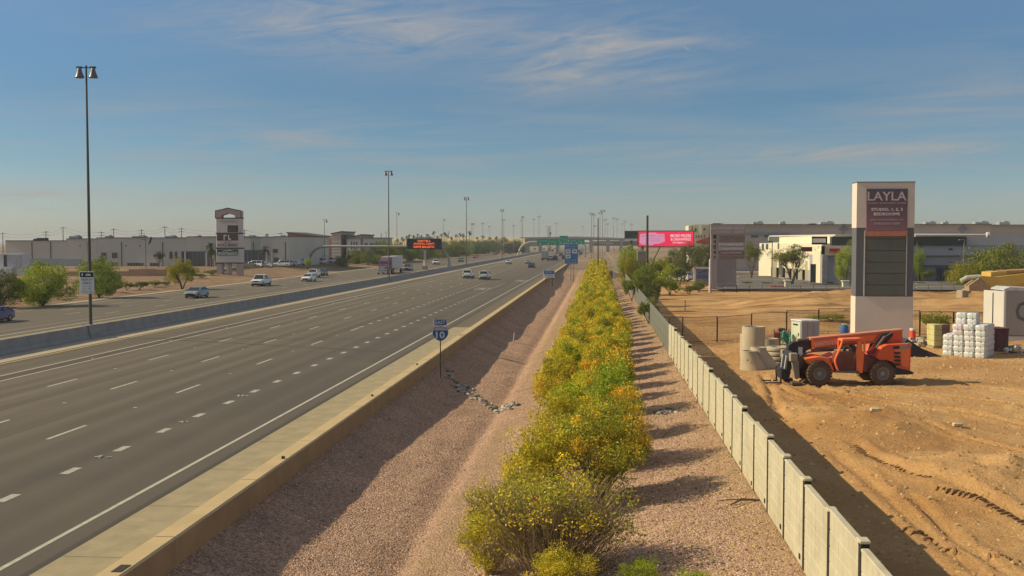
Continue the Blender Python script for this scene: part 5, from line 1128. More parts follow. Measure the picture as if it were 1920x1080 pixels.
V1, V2, V3 = mat('wall_lilac_grey', (.45, .43, .43), .85, .04, .2), mat('wall_lilac_dark', (.38, .36, .37), .85, .04, .2), mat('wall_charcoal_green', (.045, .055, .05), .6, .1, .3)
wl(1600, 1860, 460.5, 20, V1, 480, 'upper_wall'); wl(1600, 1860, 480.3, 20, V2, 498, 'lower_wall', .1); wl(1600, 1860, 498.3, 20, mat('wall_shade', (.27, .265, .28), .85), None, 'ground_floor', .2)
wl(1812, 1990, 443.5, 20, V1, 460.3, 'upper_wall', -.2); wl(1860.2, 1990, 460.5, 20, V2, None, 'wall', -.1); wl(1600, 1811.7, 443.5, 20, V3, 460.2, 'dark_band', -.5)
part('canopy_beam', MB().path([(XatY(1714, Y - 1), -1.4, ZatY(1714, 441.2, Y)), (XatY(1845, Y - 1), -1.4, ZatY(1845, 440.6, Y))], [.28, .16], 8), PGY, t); part('beam_tip', MB().lathe([(.3, -.3), (.5, -.2), (.5, .2), (.3, .3)], (XatY(1846, Y), -1.5, ZatY(1846, 440.5, Y)), 'x', 10), PGY, t)
wl(1600, 1990, 479.6, .3, RF, 480.4, 'reveal', -.32); wl(1600, 1860, 497.6, .3, RF, 498.4, 'reveal', -.12)
wn(1756, 1800, 501, 527, .2, WG2, 7); wn(1720, 1728, 503, 528, .2, WG, 0); wn(1727, 1729.5, 462, 470, 0, WG); wn(1808, 1830, 505, 527, .2, WG2, 3)
for px in (1782, 1785): part('wall_lamp', MB().rbox((XatY(px, Y), -.2, ZatY(px, 467 if px == 1782 else 492, Y)), (.6, .3, .25), .05), RF, t)
# parking areas
LOTM = mat('parking_asphalt', (.125, .115, .105), .9, .12, .2, world=True); KB = mat('kerb_pale', (.46, .42, .33), .85, .1, 2); DRV = mat('driveway_pink', (.36, .27, .19), .9, .1, 1); REDK = mat('kerb_red', (.45, .08, .06), .8, .1, 2)
pk = struct('parking_lot', MB().add([(XatY(1345, 156), 154, .62), (115, 154, .62), (115, 240, .62), (XatY(1345, 156), 240, .62)], [(0, 1, 2, 3)]), LOTM)
for (a, b_, py, w_) in ((1360, 1600, 541, 1.2), (1385, 1520, 535, .5), (1385, 1500, 527, .6), (1470, 1600, 523, 3.5), (1440, 1600, 518, 2.), (1720, 1812, 540, .8), (1720, 1830, 533, .5), (1385, 1480, 519, 1.5)):
    p_ = gnd((a + b_) / 2, py, .6); link('kerb', MB().box2((XatY(a, p_[1]), p_[1], .5), (XatY(b_, p_[1]), p_[1] + w_, .74)).mesh('kerb', KB if w_ < 1.1 else DRV), pk)
for a, b_, py in ((1447, 1472, 539.5), (1240, 1262, 515), (1250, 1262, 511)):
    p_ = gnd((a + b_) / 2, py, .6); link('painted_kerb', MB().box2((XatY(a, p_[1]), p_[1], .3), (XatY(b_, p_[1]), p_[1] + 1.6, .80)).mesh('painted_kerb', REDK if a > 1400 else KB), pk)
for px, pt, pb, zc, lb in ((1477, 526, 541, 161, 'small square pale stucco pier by the driveway, left one'), (1585, 527, 543, 160, 'small square pale stucco pier with a cap next to the apartment sign')):
    X_, Y_, Z_ = at_depth(px, pt, zc); t = thing('entry_pier', lb, 'pier', (X_, Y_, .4), 0); part('pier', MB().box((0, 0, (Z_ - .4) / 2), (.85, .85, Z_ - .4)), CW, t); part('cap', MB().rbox((0, 0, Z_ - .4), (1.15, 1.15, .18), .04), PGY, t)
# off ramp island and beige wall ahead, overpass
YO = 760.; BEW = mat('retaining_beige', (.34, .28, .155), .85, .06, .05)
t = thing('retaining_wall', 'long sunlit beige retaining wall below the distant palms', 'wall', (0, YO - 40, 0), 0)
def rp_(px, py, Y): return (XatY(px, Y), ZatY(px, py, Y))
def rw(px, py, Yq_): return (XatY(px, Yq_), Yq_ - 720, ZatY(px, py, Yq_))
for (pa, ta, ya_, pb_, tb, yb_) in ((700, 447.5, 1150, 885, 445.5, 820), (885, 445.5, 820, 984, 447.2, 705)):
    A, B = rw(pa, ta, ya_), rw(pb_, tb, yb_)
    part('wall', MB().loft([[(A[0], A[1], -1), (B[0], B[1], -1), (B[0] + 3, B[1] + 3, -1), (A[0] + 3, A[1] + 3, -1)], [A, B, (B[0] + 3, B[1] + 3, B[2]), (A[0] + 3, A[1] + 3, A[2])]]), BEW, t)
t = thing('overpass', 'long grey highway overpass crossing the whole carriageway in the distance', 'bridge', (0, YO, 0), 0)
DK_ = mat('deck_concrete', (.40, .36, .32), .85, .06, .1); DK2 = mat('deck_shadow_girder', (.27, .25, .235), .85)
def oq(px, py): return (XatY(px, YO), ZatY(px, py, YO))
part('parapet', MB().prism([oq(975, 445), oq(1080, 443.3), oq(1180, 446.3), oq(1300, 449), oq(1300, 451), oq(1180, 448.3), oq(1080, 445.5), oq(975, 447)], 0, .6), DK_, t)
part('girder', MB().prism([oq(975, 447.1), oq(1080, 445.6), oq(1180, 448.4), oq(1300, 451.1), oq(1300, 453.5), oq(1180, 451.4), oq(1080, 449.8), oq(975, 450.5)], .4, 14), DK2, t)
for px in (984, 1012, 1045, 1075, 1108, 1140, 1165): a = oq(px, 449)[0]; part('pier', MB().box2((a - 1.2, 3, -.5), (a + 1.2, 10, ZatY(px, 450, YO))), DK_, t)
part('abutment', MB().prism([oq(1003, 447), oq(985, 447), oq(975, 458), oq(975, 462), oq(1010, 462), oq(1010, 458)], 3, 13), DK_, t); part('abutment', MB().prism([oq(1110, 452), oq(1300, 452), oq(1300, 461), oq(1110, 461)], 15, 25), mat('abutment_tan', (.27, .23, .18), .9, .15, .05), t)
t = thing('connector_ramp', 'low grey connector ramp passing under the overpass', 'ramp', (0, 640, 0), 0)
def o2(px, py): return (XatY(px, 640), ZatY(px, py, 640))
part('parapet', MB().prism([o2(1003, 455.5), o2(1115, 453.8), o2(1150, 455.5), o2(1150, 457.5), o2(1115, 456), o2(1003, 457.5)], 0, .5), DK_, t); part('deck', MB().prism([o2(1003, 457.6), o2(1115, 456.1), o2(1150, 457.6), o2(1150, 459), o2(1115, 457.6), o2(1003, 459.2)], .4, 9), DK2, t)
# off ramp on the left, gore
r1 = [(858, 487), (885, 474), (902, 467), (905, 463), (880, 459.5)]; r2 = [(905, 487), (935, 476), (942, 469.5), (925, 463), (898, 459)]
V = []; 
for a, b_ in zip(r1, r2): V += [(*gnd(*a), .02), (*gnd(*b_), .02)]
struct('off_ramp', MB().add(V, [(2 * i, 2 * i + 1, 2 * i + 3, 2 * i + 2) for i in range(4)]), ROAD)
# distant low hills at the left edge and beyond the overpass
hl = MB(); pr = []
HM = mat('hill_hazy', (.16, .17, .19), .95, .1, .002)
for i in range(61):
    x = -5200 + i * 120; pr.append((x, 6 + 26 * max(0, float(fbm(np.array([i * .16]), np.array([.3]), 5, 4)[0]) + .25)))
V = [(x, 6500, -5) for x, _ in pr] + [(x, 6900, h_) for x, h_ in pr] + [(x, 7600, -5) for x, _ in pr]; n = len(pr)
struct('hills', MB().add(V, [(i, i + 1, n + i + 1, n + i) for i in range(n - 1)] + [(n + i, n + i + 1, 2 * n + i + 1, 2 * n + i) for i in range(n - 1)]), HM)
# ================================================================== vehicles
TY = MATS['tyre']; RIM = mat('rim_grey', (.32, .32, .32), .4, .1, 4, metal=.4); HL = mat('headlamp', (.62, .63, .62), .2); TL = mat('tail_lamp', (.30, .015, .012), .3); DKP = mat('plastic_black', (.025, .025, .027), .6); CG = glass('car_glass', (.015, .018, .022), .06)
def wheel(par, x, y, r=.34, w_=.22, name='wheel', rim=RIM):
    s_ = 1 if x > 0 else -1
    o = part(name, MB().lathe([(r * .62, -w_ / 2), (r * .93, -w_ / 2), (r, -w_ * .33), (r, w_ * .33), (r * .93, w_ / 2), (r * .62, w_ / 2)], axis='x', n=18, caps=False), TY, par, (x, y, r), smooth=True)
    part('rim', MB().lathe([(r * .2, w_ * .28 * s_), (r * .3, w_ * .42 * s_), (r * .55, w_ * .36 * s_), (r * .63, w_ * .46 * s_)][::1], axis='x', n=12).lathe([(r * .60, -w_ * .3), (r * .60, w_ * .3)], axis='x', n=14), rim, o, smooth=True); return o
def sec(y, hw, zb, zt, c=.12):
    return [(-hw * .86, y, zb), (-hw, y, zb + c), (-hw, y, zt - c), (-hw * .93, y, zt - .02), (-hw * .6, y, zt + .015), (hw * .6, y, zt + .015), (hw * .93, y, zt - .02), (hw, y, zt - c), (hw, y, zb + c), (hw * .86, y, zb)]
SPEC = dict(
    sedan=dict(b=[(-2.38, .72, .45, .86), (-2.28, .86, .24, 1.0), (-1.3, .91, .2, 1.06), (.7, .92, .2, 1.0), (1.5, .91, .2, .92), (2.15, .86, .22, .80), (2.38, .70, .38, .64)], g=[(-2.0, -1.15, .35, 1.25)], zr=1.43, zb=1.0, r=.33, wy=1.4, rack=0),
    suv=dict(b=[(-2.35, .78, .48, 1.05), (-2.28, .92, .3, 1.12), (-1.3, .95, .26, 1.14), (.9, .95, .26, 1.10), (1.7, .94, .26, 1.04), (2.2, .90, .3, .96), (2.38, .78, .42, .80)], g=[(-2.3, -2.0, .35, 1.15)], zr=1.74, zb=1.1, r=.37, wy=1.42, rack=1),
    hatch=dict(b=[(-2.05, .72, .45, .95), (-2.0, .86, .26, 1.0), (-1.2, .89, .22, 1.04), (.7, .89, .22, 1.0), (1.4, .88, .22, .93), (1.9, .83, .24, .82), (2.05, .70, .38, .66)], g=[(-2.0, -1.6, .3, 1.15)], zr=1.52, zb=1.0, r=.33, wy=1.28, rack=0),
    pickup=dict(b=[(-2.9, .92, .5, 1.12), (-2.85, .96, .42, 1.16), (-1.0, .98, .36, 1.18), (1.0, .99, .36, 1.18), (1.9, .98, .36, 1.16), (2.65, .95, .38, 1.08), (2.85, .86, .48, .92)], g=[(-1.0, -.75, .75, 1.45)], zr=1.92, zb=1.17, r=.40, wy=1.85, rack=0))
def make_car(kind, label, loc, rz, color, group='vehicles on the highway'):
    s = SPEC[kind]; t = thing({'suv': 'suv', 'pickup': 'pickup_truck'}.get(kind, 'car'), label, {'suv': 'suv', 'pickup': 'pickup truck'}.get(kind, 'car'), loc, rz, group)
    body = MB().loft([sec(y, hw, zb, zt) for y, hw, zb, zt in s['b']])
    if kind == 'pickup': pass
    part('body', body, PAINT, t, smooth=True, col=color)
    (y0, yr0, yr1, y1), zr, zb = s['g'][0], s['zr'], s['zb']; hb, ht = .86 if kind != 'pickup' else .9, .66 if kind in ('sedan', 'hatch') else .74
    g = MB().loft([[(-hb, y0, zb - .06), (hb, y0, zb - .06), (hb, y1, zb - .06), (-hb, y1, zb - .06)], [(-ht, yr0, zr - .05), (ht, yr0, zr - .05), (ht, yr1, zr - .05), (-ht, yr1, zr - .05)]])
    part('windows', g, CG, t)
    part('roof', MB().loft([[(-ht - .02, yr0 - .05, zr - .06), (ht + .02, yr0 - .05, zr - .06), (ht + .02, yr1 + .05, zr - .06), (-ht - .02, yr1 + .05, zr - .06)], [(-ht * .85, yr0 + .1, zr), (ht * .85, yr0 + .1, zr), (ht * .85, yr1 - .12, zr), (-ht * .85, yr1 - .12, zr)]]), PAINT, t, smooth=True, col=color)
    pl = MB(); ym = (yr0 + yr1) / 2 - .05
    for sx in (-1, 1):
        pl.tube((sx * hb, y1, zb - .05), (sx * ht, yr1 + .03, zr - .05), .045, n=5).tube((sx * hb * 1.0, y0, zb - .05), (sx * ht, yr0 - .03, zr - .05), .07, n=5).tube((sx * (hb + .01), ym, zb), (sx * (ht + .01), ym, zr - .05), .05, n=5)
    part('pillars', pl, PAINT, t, col=color)
    L_ = s['b'][-1][0]; B_ = s['b'][0][0]; zt = s['b'][-2][3]; hwf = s['b'][-2][1]
    for sx in (-1, 1):
        part('headlight', MB().rbox((sx * hwf * .74, L_ - .12, zt - .16), (.36, .2, .16), .04), HL, t)
        part('tail_light', MB().rbox((sx * s['b'][1][1] * .84, B_ + .06, s['b'][0][3] - .08), (.20, .14, .26 if kind != 'sedan' else .16), .03), TL, t)
        part('mirror', MB().rbox((sx * (hb + .16), y1 - .25, zb + .08), (.2, .12, .14), .03), PAINT, t, col=color)
        for sy in (-1, 1): wheel(t, sx * (s['b'][2][1] - .09), sy * s['wy'] + (.05 if sy > 0 else 0), s['r'])
    part('grille', MB().rbox((0, L_ - .01, zt - .24), (hwf * 1.0, .06, .2), .02).box((0, L_ - .03, .42), (1.3, .08, .14)), DKP, t)
    part('rear_bumper', MB().rbox((0, B_ + .02, .46), (1.5, .14, .2), .03), DKP, t); part('underbody', MB().box((0, 0, .26), (1.5, 4.1, .2)), DKP, t)
    if kind == 'pickup': part('bed_opening', MB().box((0, -1.95, 1.17), (1.55, 1.6, .05)), DKP, t)
    if s['rack']: part('roof_rails', MB().tube((-.6, -1.8, zr + .03), (-.6, .2, zr + .03), .025, n=5).tube((.6, -1.8, zr + .03), (.6, .2, zr + .03), .025, n=5), DKP, t)
    return t
PR = {}
GV = 'vehicles on the highway'
def car(kind, px, py, dirn, color, label, dy=0, rz=0., group=GV):
    X_, Y_ = gnd(px, py, 0); r = (math.pi if dirn < 0 else 0) + rz
    if kind not in PR: PR[kind] = make_car(kind, label, (X_, Y_, .01), r, color, group); return
    dup(PR[kind], (X_, Y_, .01), r, label, group, None, color)
WHT, SIL, DGR, BLK_, NAV, BLG, MAR, RED_ = (.68, .68, .66), (.38, .39, .40), (.08, .085, .09), (.025, .026, .03), (.04, .05, .10), (.20, .24, .27), (.15, .04, .06), (.35, .03, .03)
car('sedan', 369, 558, -1, BLG, 'blue grey sedan alone on the far lanes, level with the small yellow green tree')
car('pickup', 490, 536, -1, WHT, 'white pickup truck on the far lanes below the shopping pylon')
car('sedan', 579, 527.5, -1, WHT, 'white sedan in front of the pair by the gantry foot'); car('suv', 588, 520, -1, WHT, 'white suv just behind the white sedan on the far lanes')
car('hatch', 604, 517, -1, DGR, 'dark grey hatchback beside the white suv on the far lanes'); car('sedan', -14, 604, -1, (.10, .05, .13), 'dark purple car half out of view at the left edge')
car('suv', 765, 508, -1, (.16, .13, .17), 'dusky mauve suv behind the purple truck'); car('suv', 818, 496, -1, WHT, 'white suv on the far lanes right of the sign column')
car('sedan', 864, 491, -1, DGR, 'dark sedan on the far lanes beyond the gantry foot'); car('sedan', 891, 484, -1, RED_, 'reddish car on the far lanes near the barrier pole')
car('suv', 878.5, 521.5, 1, WHT, 'white suv on the near lanes, left one of the side by side pair'); car('suv', 909.5, 524, 1, (.55, .56, .56), 'pale silver suv on the near lanes, right one of the side by side pair')
car('sedan', 954, 495, 1, WHT, 'white car ahead of the pair next to the median barrier'); car('sedan', 990.5, 494.5, 1, SIL, 'silver car just left of a dark car on the near lanes'); car('sedan', 997, 502, 1, NAV, 'dark blue car on the near lanes left of the small blue and white sign')
car('pickup', 1041, 487.5, 1, DGR, 'dark pickup right of the pale box truck'); car('suv', 1033, 487.5, 1, SIL, 'silver suv squeezed beside the box truck')
for px, py, c, lb in ((1058, 486, BLK_, 'black suv left of the blue services sign'), (1052, 480, DGR, 'dark suv beyond the box truck')): car('suv', px, py, 1, c, lb)
fl = [(1012, 473, BLK_), (1024, 474, WHT), (1036, 471.5, DGR), (1044, 476, SIL), (1050, 470, WHT), (1030, 469, RED_), (1040, 467.5, SIL), (1020, 468.5, BLK_), (1052, 466.5, WHT), (1062, 469, DGR), (1076, 471, WHT), (1086, 473, BLK_), (1092, 470, SIL), (1070, 467, RED_), (1082, 467.5, DGR), (1060, 465.5, WHT), (1047, 464.8, BLK_), (1034, 464.8, SIL), (1089, 478, NAV), (1100, 475, WHT), (1075, 476, SIL)]
for i, (px, py, c) in enumerate(fl): car(['suv', 'sedan', 'hatch'][i % 3], px, py, 1, c, 'small car in the dense traffic near the green guide signs', group='cars in the dense far traffic')
fl = [(928, 477.5, MAR), (933, 475.5, DGR), (943, 477, RED_), (956, 476.5, BLK_), (917, 469, WHT), (975, 472, WHT), (978, 468, WHT), (978, 464, RED_), (996, 470, WHT), (984, 471.5, DGR), (1003, 468.5, BLK_), (917, 461, WHT), (925, 462, DGR), (990, 466, WHT)]
for i, (px, py, c) in enumerate(fl): car(['sedan', 'suv', 'hatch'][i % 3], px, py, -1, c, 'small oncoming car far along the far lanes', group='oncoming cars far along')
fl = [(1170, 468.5, BLK_), (1161, 469, RED_), (1152, 470, DGR), (1146, 471.5, SIL), (1178, 467.5, WHT)]
for i, (px, py, c) in enumerate(fl): car('sedan', px, py, -1, c, 'small car on the ramp right of the overpass poles', group='cars on the right ramp')
pk_ = [(478, 501, WHT, 'suv'), (497, 500.5, SIL, 'sedan'), (531, 499, SIL, 'suv'), (545, 499.5, WHT, 'sedan'), (562, 498.5, WHT, 'pickup'), (596, 497, WHT, 'suv'), (614, 496.5, WHT, 'suv'), (652, 495, DGR, 'sedan'), (672, 494.5, BLK_, 'suv'), (686, 494, SIL, 'sedan'), (466, 502, DGR, 'sedan')]
for i, (px, py, c, k) in enumerate(pk_):
    X_, Y_, _z = at_depth(px, py, max(256, 79 * 1984 / (1122 - px))); dup(PR[k], (X_, Y_, H(X_, Y_)), R(80), 'car parked in the row before the warehouse and brown shops', 'parked cars before the warehouse', None, c)
X_, Y_, _ = at_depth(1272, 504, 190); dup(PR['suv'], (X_, Y_, .3), R(60), 'white suv parked under the trees left of the fitness board', 'parked cars near the pylon sign', None, WHT)
# tractor with trailer
TM = mat('cab_mauve', (.15, .075, .12), .5, .12, 1.5); TRW = mat('van_box_white', (.55, .55, .54), .5, .05, .6); ALU = mat('bare_metal', (.45, .45, .46), .35, .1, 2, metal=.6)
X_, Y_ = gnd(722, 514, 0); t = thing('semi_truck', 'mauve semi truck pulling a white box trailer on the far lanes', 'truck', (X_, Y_, 0), math.pi, GV)
part('cab', MB().loft([[(-1.25, -2.2, .9), (1.25, -2.2, .9), (1.25, .9, .9), (-1.25, .9, .9)], [(-1.25, -2.2, 2.4), (1.25, -2.2, 2.4), (1.25, .9, 2.2), (-1.25, .9, 2.2)], [(-1.2, -2.2, 3.9), (1.2, -2.2, 3.9), (1.1, -.5, 3.7), (-1.1, -.5, 3.7)]]), TM, t)
part('hood', MB().loft([[(-1.1, .9, .7), (1.1, .9, .7), (1.1, .9, 2.0), (-1.1, .9, 2.0)], [(-.95, 2.9, .7), (.95, 2.9, .7), (.9, 2.9, 1.75), (-.9, 2.9, 1.75)]]), TM, t)
part('windscreen', MB().loft([[(-1.1, .93, 2.15), (1.1, .93, 2.15), (1.1, .85, 2.2), (-1.1, .85, 2.2)], [(-1.05, .22, 3.0), (1.05, .22, 3.0), (1.05, .1, 3.0), (-1.05, .1, 3.0)]]), CG, t)
part('grille', MB().rbox((0, 2.95, 1.25), (1.2, .1, .8), .03), ALU, t); part('bumper', MB().rbox((0, 2.95, .6), (2.3, .3, .35), .05), ALU, t)
for sx in (-1, 1):
    part('headlight', MB().rbox((sx * .85, 2.9, 1.15), (.3, .1, .3), .03), HL, t); part('mirror', MB().rbox((sx * 1.5, .7, 2.4), (.15, .2, .8), .03), DKP, t); part('exhaust_stack', MB().tube((sx * 1.15, -2.3, .8), (sx * 1.15, -2.3, 4.1), .09), ALU, t)
    for y in (2.1, -2.6, -3.9, -13.4, -14.7): wheel(t, sx * 1.1, y, .5, .34)
part('box_body', MB().rbox((0, -8.8, 2.65), (2.55, 13.2, 2.8), .04), TRW, t); part('frame_rails', MB().box((0, -6, 1.05), (1.0, 17.5, .3)), DKP, t); part('side_skirt', MB().box((1.2, -8.6, .95), (.05, 5, .5)).box((-1.2, -8.6, .95), (.05, 5, .5)), TRW, t)
X_, Y_ = gnd(1021, 488.5, 0); t = thing('box_truck', 'pale grey box truck seen from behind left of the blue services sign', 'truck', (X_, Y_, 0), 0, GV)
part('box_body', MB().rbox((0, 3.5, 2.4), (2.6, 8, 2.9), .04), mat('van_box_grey', (.30, .29, .285), .5, .05, .6), t); part('rear_door', MB().box((0, -.53, 2.4), (2.3, .04, 2.6)), mat('roller_door', (.36, .35, .34), .5), t); part('cab', MB().rbox((0, 8.6, 1.6), (2.3, 2.2, 2.0), .2), TRW, t); part('rear_frame', MB().box((0, -.4, .7), (2.4, .15, .3)), DKP, t); part('chassis', MB().box((0, 4, .8), (1., 9, .3)), DKP, t)
for sx in (-1, 1):
    part('tail_light', MB().box((sx * 1.1, -.5, .75), (.25, .08, .15)), TL, t)
    for y in (1.2, 8.8): wheel(t, sx * 1.05, y, .48, .36)
for px, py, lb in ((1061.5, 474, 'white box truck far ahead behind the blue services sign'), (1079, 469.5, 'white lorry far ahead just right of the blue services sign')):
    X_, Y_ = gnd(px, py, 0); q = dup(t, (X_, Y_, 0), 0, lb, GV)

# ================================================================== telehandler
ORG = mat('paint_orange', (.92, .19, .055), .45, .08, 1.2, dirt=((.42, .20, .10), .6)); ORD = mat('paint_orange_deep', (.70, .115, .04), .5, .1, 1.2, dirt=((.34, .17, .09), .65)); CDK = mat('paint_orange_shaded', (.17, .045, .035), .6, .15, 2, dirt=((.22, .12, .07), .5)); BKM = mat('steel_black', (.035, .033, .04), .55, .2, 2); DST = mat('steel_dusty', (.13, .10, .08), .8, .2, 3); TYD = mat('tyre_dusty', (.115, .075, .05), .95, .2, 3, .01, 20); RMD = mat('rim_dusty', (.27, .26, .235), .6, .12, 3); TAN = mat('box_tan', (.34, .29, .20), .8, .1, 3)  # dark maroon is the orange paint with cab recess shade put in
Xa, Ya = gnd(1523, 719.5, .3); Xb, Yb_ = gnd(1640, 716.5, .3)
t = thing('telehandler', 'orange telehandler with its lowered boom parked on the dirt lot', 'telehandler', ((Xa + Xb) / 2, (Ya + Yb_) / 2, .30), YAW)
# local frame: +x to the rear (right of view), -y is the near side; metres from pixels at 37.2 px/m
K = 1984 / 52.6
def q(px, py, z0=718.): return ((px - 1581.5) / K, (z0 - py) / K)
WT = 1.0
def pz_(pts, y0, y1, m, name, smooth=False, par=None): return part(name, MB().prism([q(*p) for p in pts], y0, y1), m, par or t, smooth=smooth)
def bigwheel(px, y):
    x, _ = q(px, 0); r = .615; w_ = .42
    o = part('wheel', MB().lathe([(r * .52, -w_ / 2), (r * .86, -w_ / 2), (r * .95, -w_ * .4), (r * .95, w_ * .4), (r * .86, w_ / 2), (r * .52, w_ / 2)], axis='y', n=28, caps=False), TYD, t, (x, y, r), smooth=True)
    tm = MB()
    for i in range(22):
        a = i * 2 * math.pi / 22
        for sd_ in (-1, 1):
            aa = a + (.14 if sd_ > 0 else 0); c_ = (r * .965 * math.cos(aa), sd_ * w_ * .26, r * .965 * math.sin(aa)); vs = []
            for ly in (-.115, .115):
                for lr, lt in ((-.03, -.055), (-.03, .055), (.028, .04), (.028, -.04)):
                    sk = sd_ * ly * .35; ang = aa + (lt + sk) / r; rr = r * .965 + lr; vs.append((rr * math.cos(ang), c_[1] + ly, rr * math.sin(ang)))
            tm.add(vs, [(0, 1, 2, 3), (7, 6, 5, 4), (0, 4, 5, 1), (1, 5, 6, 2), (2, 6, 7, 3), (3, 7, 4, 0)])
    g_ = part('tread', tm, TYD, o); g_['kind'] = 'stuff'
    s_ = -1 if y < 0 else 1
    part('rim', MB().lathe([(r * .53, -w_ * .48 * -s_ if 0 else s_ * w_ * .46), (r * .48, s_ * w_ * .36), (r * .40, s_ * w_ * .10), (r * .2, s_ * w_ * .12), (r * .17, s_ * w_ * .34), (.01, s_ * w_ * .36)], axis='y', n=24, caps=False).lathe([(r * .525, -w_ * .45), (r * .525, w_ * .45)], axis='y', n=24, caps=False), RMD, o, smooth=True)
    nb = MB()
    for i in range(10): a = i * .628; nb.tube((r * .30 * math.cos(a), s_ * w_ * .1, r * .30 * math.sin(a)), (r * .30 * math.cos(a), s_ * w_ * .17, r * .30 * math.sin(a)), .022, n=6)
    part('wheel_nuts', nb, DST, o)['kind'] = 'stuff'
for px in (1523, 1640):
    for y in (-WT, WT): bigwheel(px, y)
pz_([(1524, 690), (1550, 690), (1556, 683), (1612, 683), (1622, 692), (1690, 694), (1690, 670), (1520, 672)], -.42, .42, ORD, 'chassis')
pz_([(1500, 668), (1523, 664.5), (1541, 667), (1552, 690), (1545, 692), (1541, 679), (1531, 671), (1516, 671), (1505, 678)], -1.02, -.45, ORG, 'front_fender')
pz_([(1500, 668), (1523, 664.5), (1541, 667), (1552, 690), (1545, 692), (1541, 679), (1531, 671), (1516, 671), (1505, 678)], .45, 1.02, ORG, 'front_fender')
part('axle', MB().tube((q(1523, 0)[0], -.9, .62), (q(1523, 0)[0], .9, .62), .12).tube((q(1640, 0)[0], -.9, .62), (q(1640, 0)[0], .9, .62), .12), DST, t)
# operator station on the near side
pz_([(1554, 692), (1554, 660), (1562, 655), (1606, 655), (1612, 664), (1612, 692)], -1.0, -.40, CDK, 'cab_tub')
pz_([(1550, 693), (1550, 690), (1596, 690), (1596, 694)], -1.18, -.5, DST, 'step')
pz_([(1592, 694), (1592, 654), (1594, 630), (1600, 630), (1603, 656), (1606, 656), (1603, 694)], -1.10, -1.0, ORG, 'cab_post')
fp = [q(1559, 692), q(1553, 676), q(1553, 668), q(1560, 652), q(1564, 640), q(1566, 634)]
part('cab_post', MB().path([(a, -1.05, b_) for a, b_ in fp], .055, 8), ORG, t, smooth=True)
for px in (1566, 1606): part('cab_post', MB().tube((q(px, 0)[0], -.42, q(0, 655)[1]), (q(px, 0)[0], -.42, q(0, 632)[1]), .05, n=8), ORG, t)
part('cab_post', MB().tube((q(1607, 0)[0], -1.05, q(0, 656)[1]), (q(1606, 0)[0], -1.05, q(0, 632)[1]), .05, n=8), ORG, t)
pz_([(1564, 634.5), (1566, 631), (1601, 629.5), (1608, 631), (1608, 634), (1600, 633), (1568, 634.5)], -1.1, -.38, ORG, 'cab_roof')
rb = MB()
for i in range(7): x = q(1568 + i * 6, 0)[0]; rb.tube((x, -1.08, q(0, 631.2)[1]), (x, -.4, q(0, 631.2)[1]), .02, n=5)
part('roof_grille', rb, ORG, t)
pz_([(1583, 655), (1585, 643), (1590, 643), (1593, 655)], -.98, -.55, BKM, 'seat'); pz_([(1570, 655), (1574, 655), (1577, 647), (1573, 646)], -.85, -.65, BKM, 'steering_column')
part('handrail', MB().path([(q(1589, 0)[0], -1.1, q(0, 670)[1]), (q(1587, 0)[0], -1.16, q(0, 668)[1]), (q(1587, 0)[0], -1.16, q(0, 660)[1]), (q(1590, 0)[0], -1.1, q(0, 658)[1])], .018, 6), DST, t)
# engine cover, rear frame
pz_([(1628, 664), (1640, 646), (1650, 642), (1690, 640), (1693, 646), (1692, 690), (1667, 684), (1660, 674), (1648, 670), (1636, 671)], -1.05, .95, ORD, 'engine_cover')
pz_([(1662, 650), (1690, 648), (1690, 684), (1677, 681), (1674, 668)], -1.065, -1.052, ORG, 'cover_panel')
for k in range(4): pz_([(1661, 655 + k * 7), (1673, 655 + k * 7), (1674, 659 + k * 7), (1663, 659 + k * 7)], -1.085, -1.068, BKM, 'vent')
pz_([(1660, 645), (1671, 644), (1671, 649), (1660, 650)], -1.07, -1.052, BKM, 'vent'); pz_([(1673, 643), (1688, 642), (1688, 649), (1673, 650)], -1.07, -1.052, TAN, 'data_label'); pz_([(1664, 653), (1672, 653), (1672, 655), (1664, 655)], -1.07, -1.052, TAN, 'data_label')
pz_([(1662, 684), (1692, 690), (1700, 693.5), (1697, 697), (1664, 698)], -1.02, .92, BKM, 'counterweight')
pz_([(1596, 672), (1634, 664), (1640, 672), (1620, 690), (1600, 693)], -.9, .7, CDK, 'fuel_tank')
pz_([(1519, 676), (1556, 660), (1556, 664), (1522, 680)], -.35, .35, ORG, 'frame_nose')
part('hose_bundle', MB().path([(q(1500, 0)[0], -.2, q(0, 672)[1]), (q(1508, 0)[0], -.25, q(0, 660)[1]), (q(1520, 0)[0], -.25, q(0, 657)[1]), (q(1560, 0)[0], -.2, q(0, 655)[1])], .05, 6).path([(q(1516, 0)[0], -.3, q(0, 655)[1]), (q(1560, 0)[0], -.3, q(0, 650)[1]), (q(1604, 0)[0], -.3, q(0, 650)[1])], .07, 8), DST, t, smooth=True)
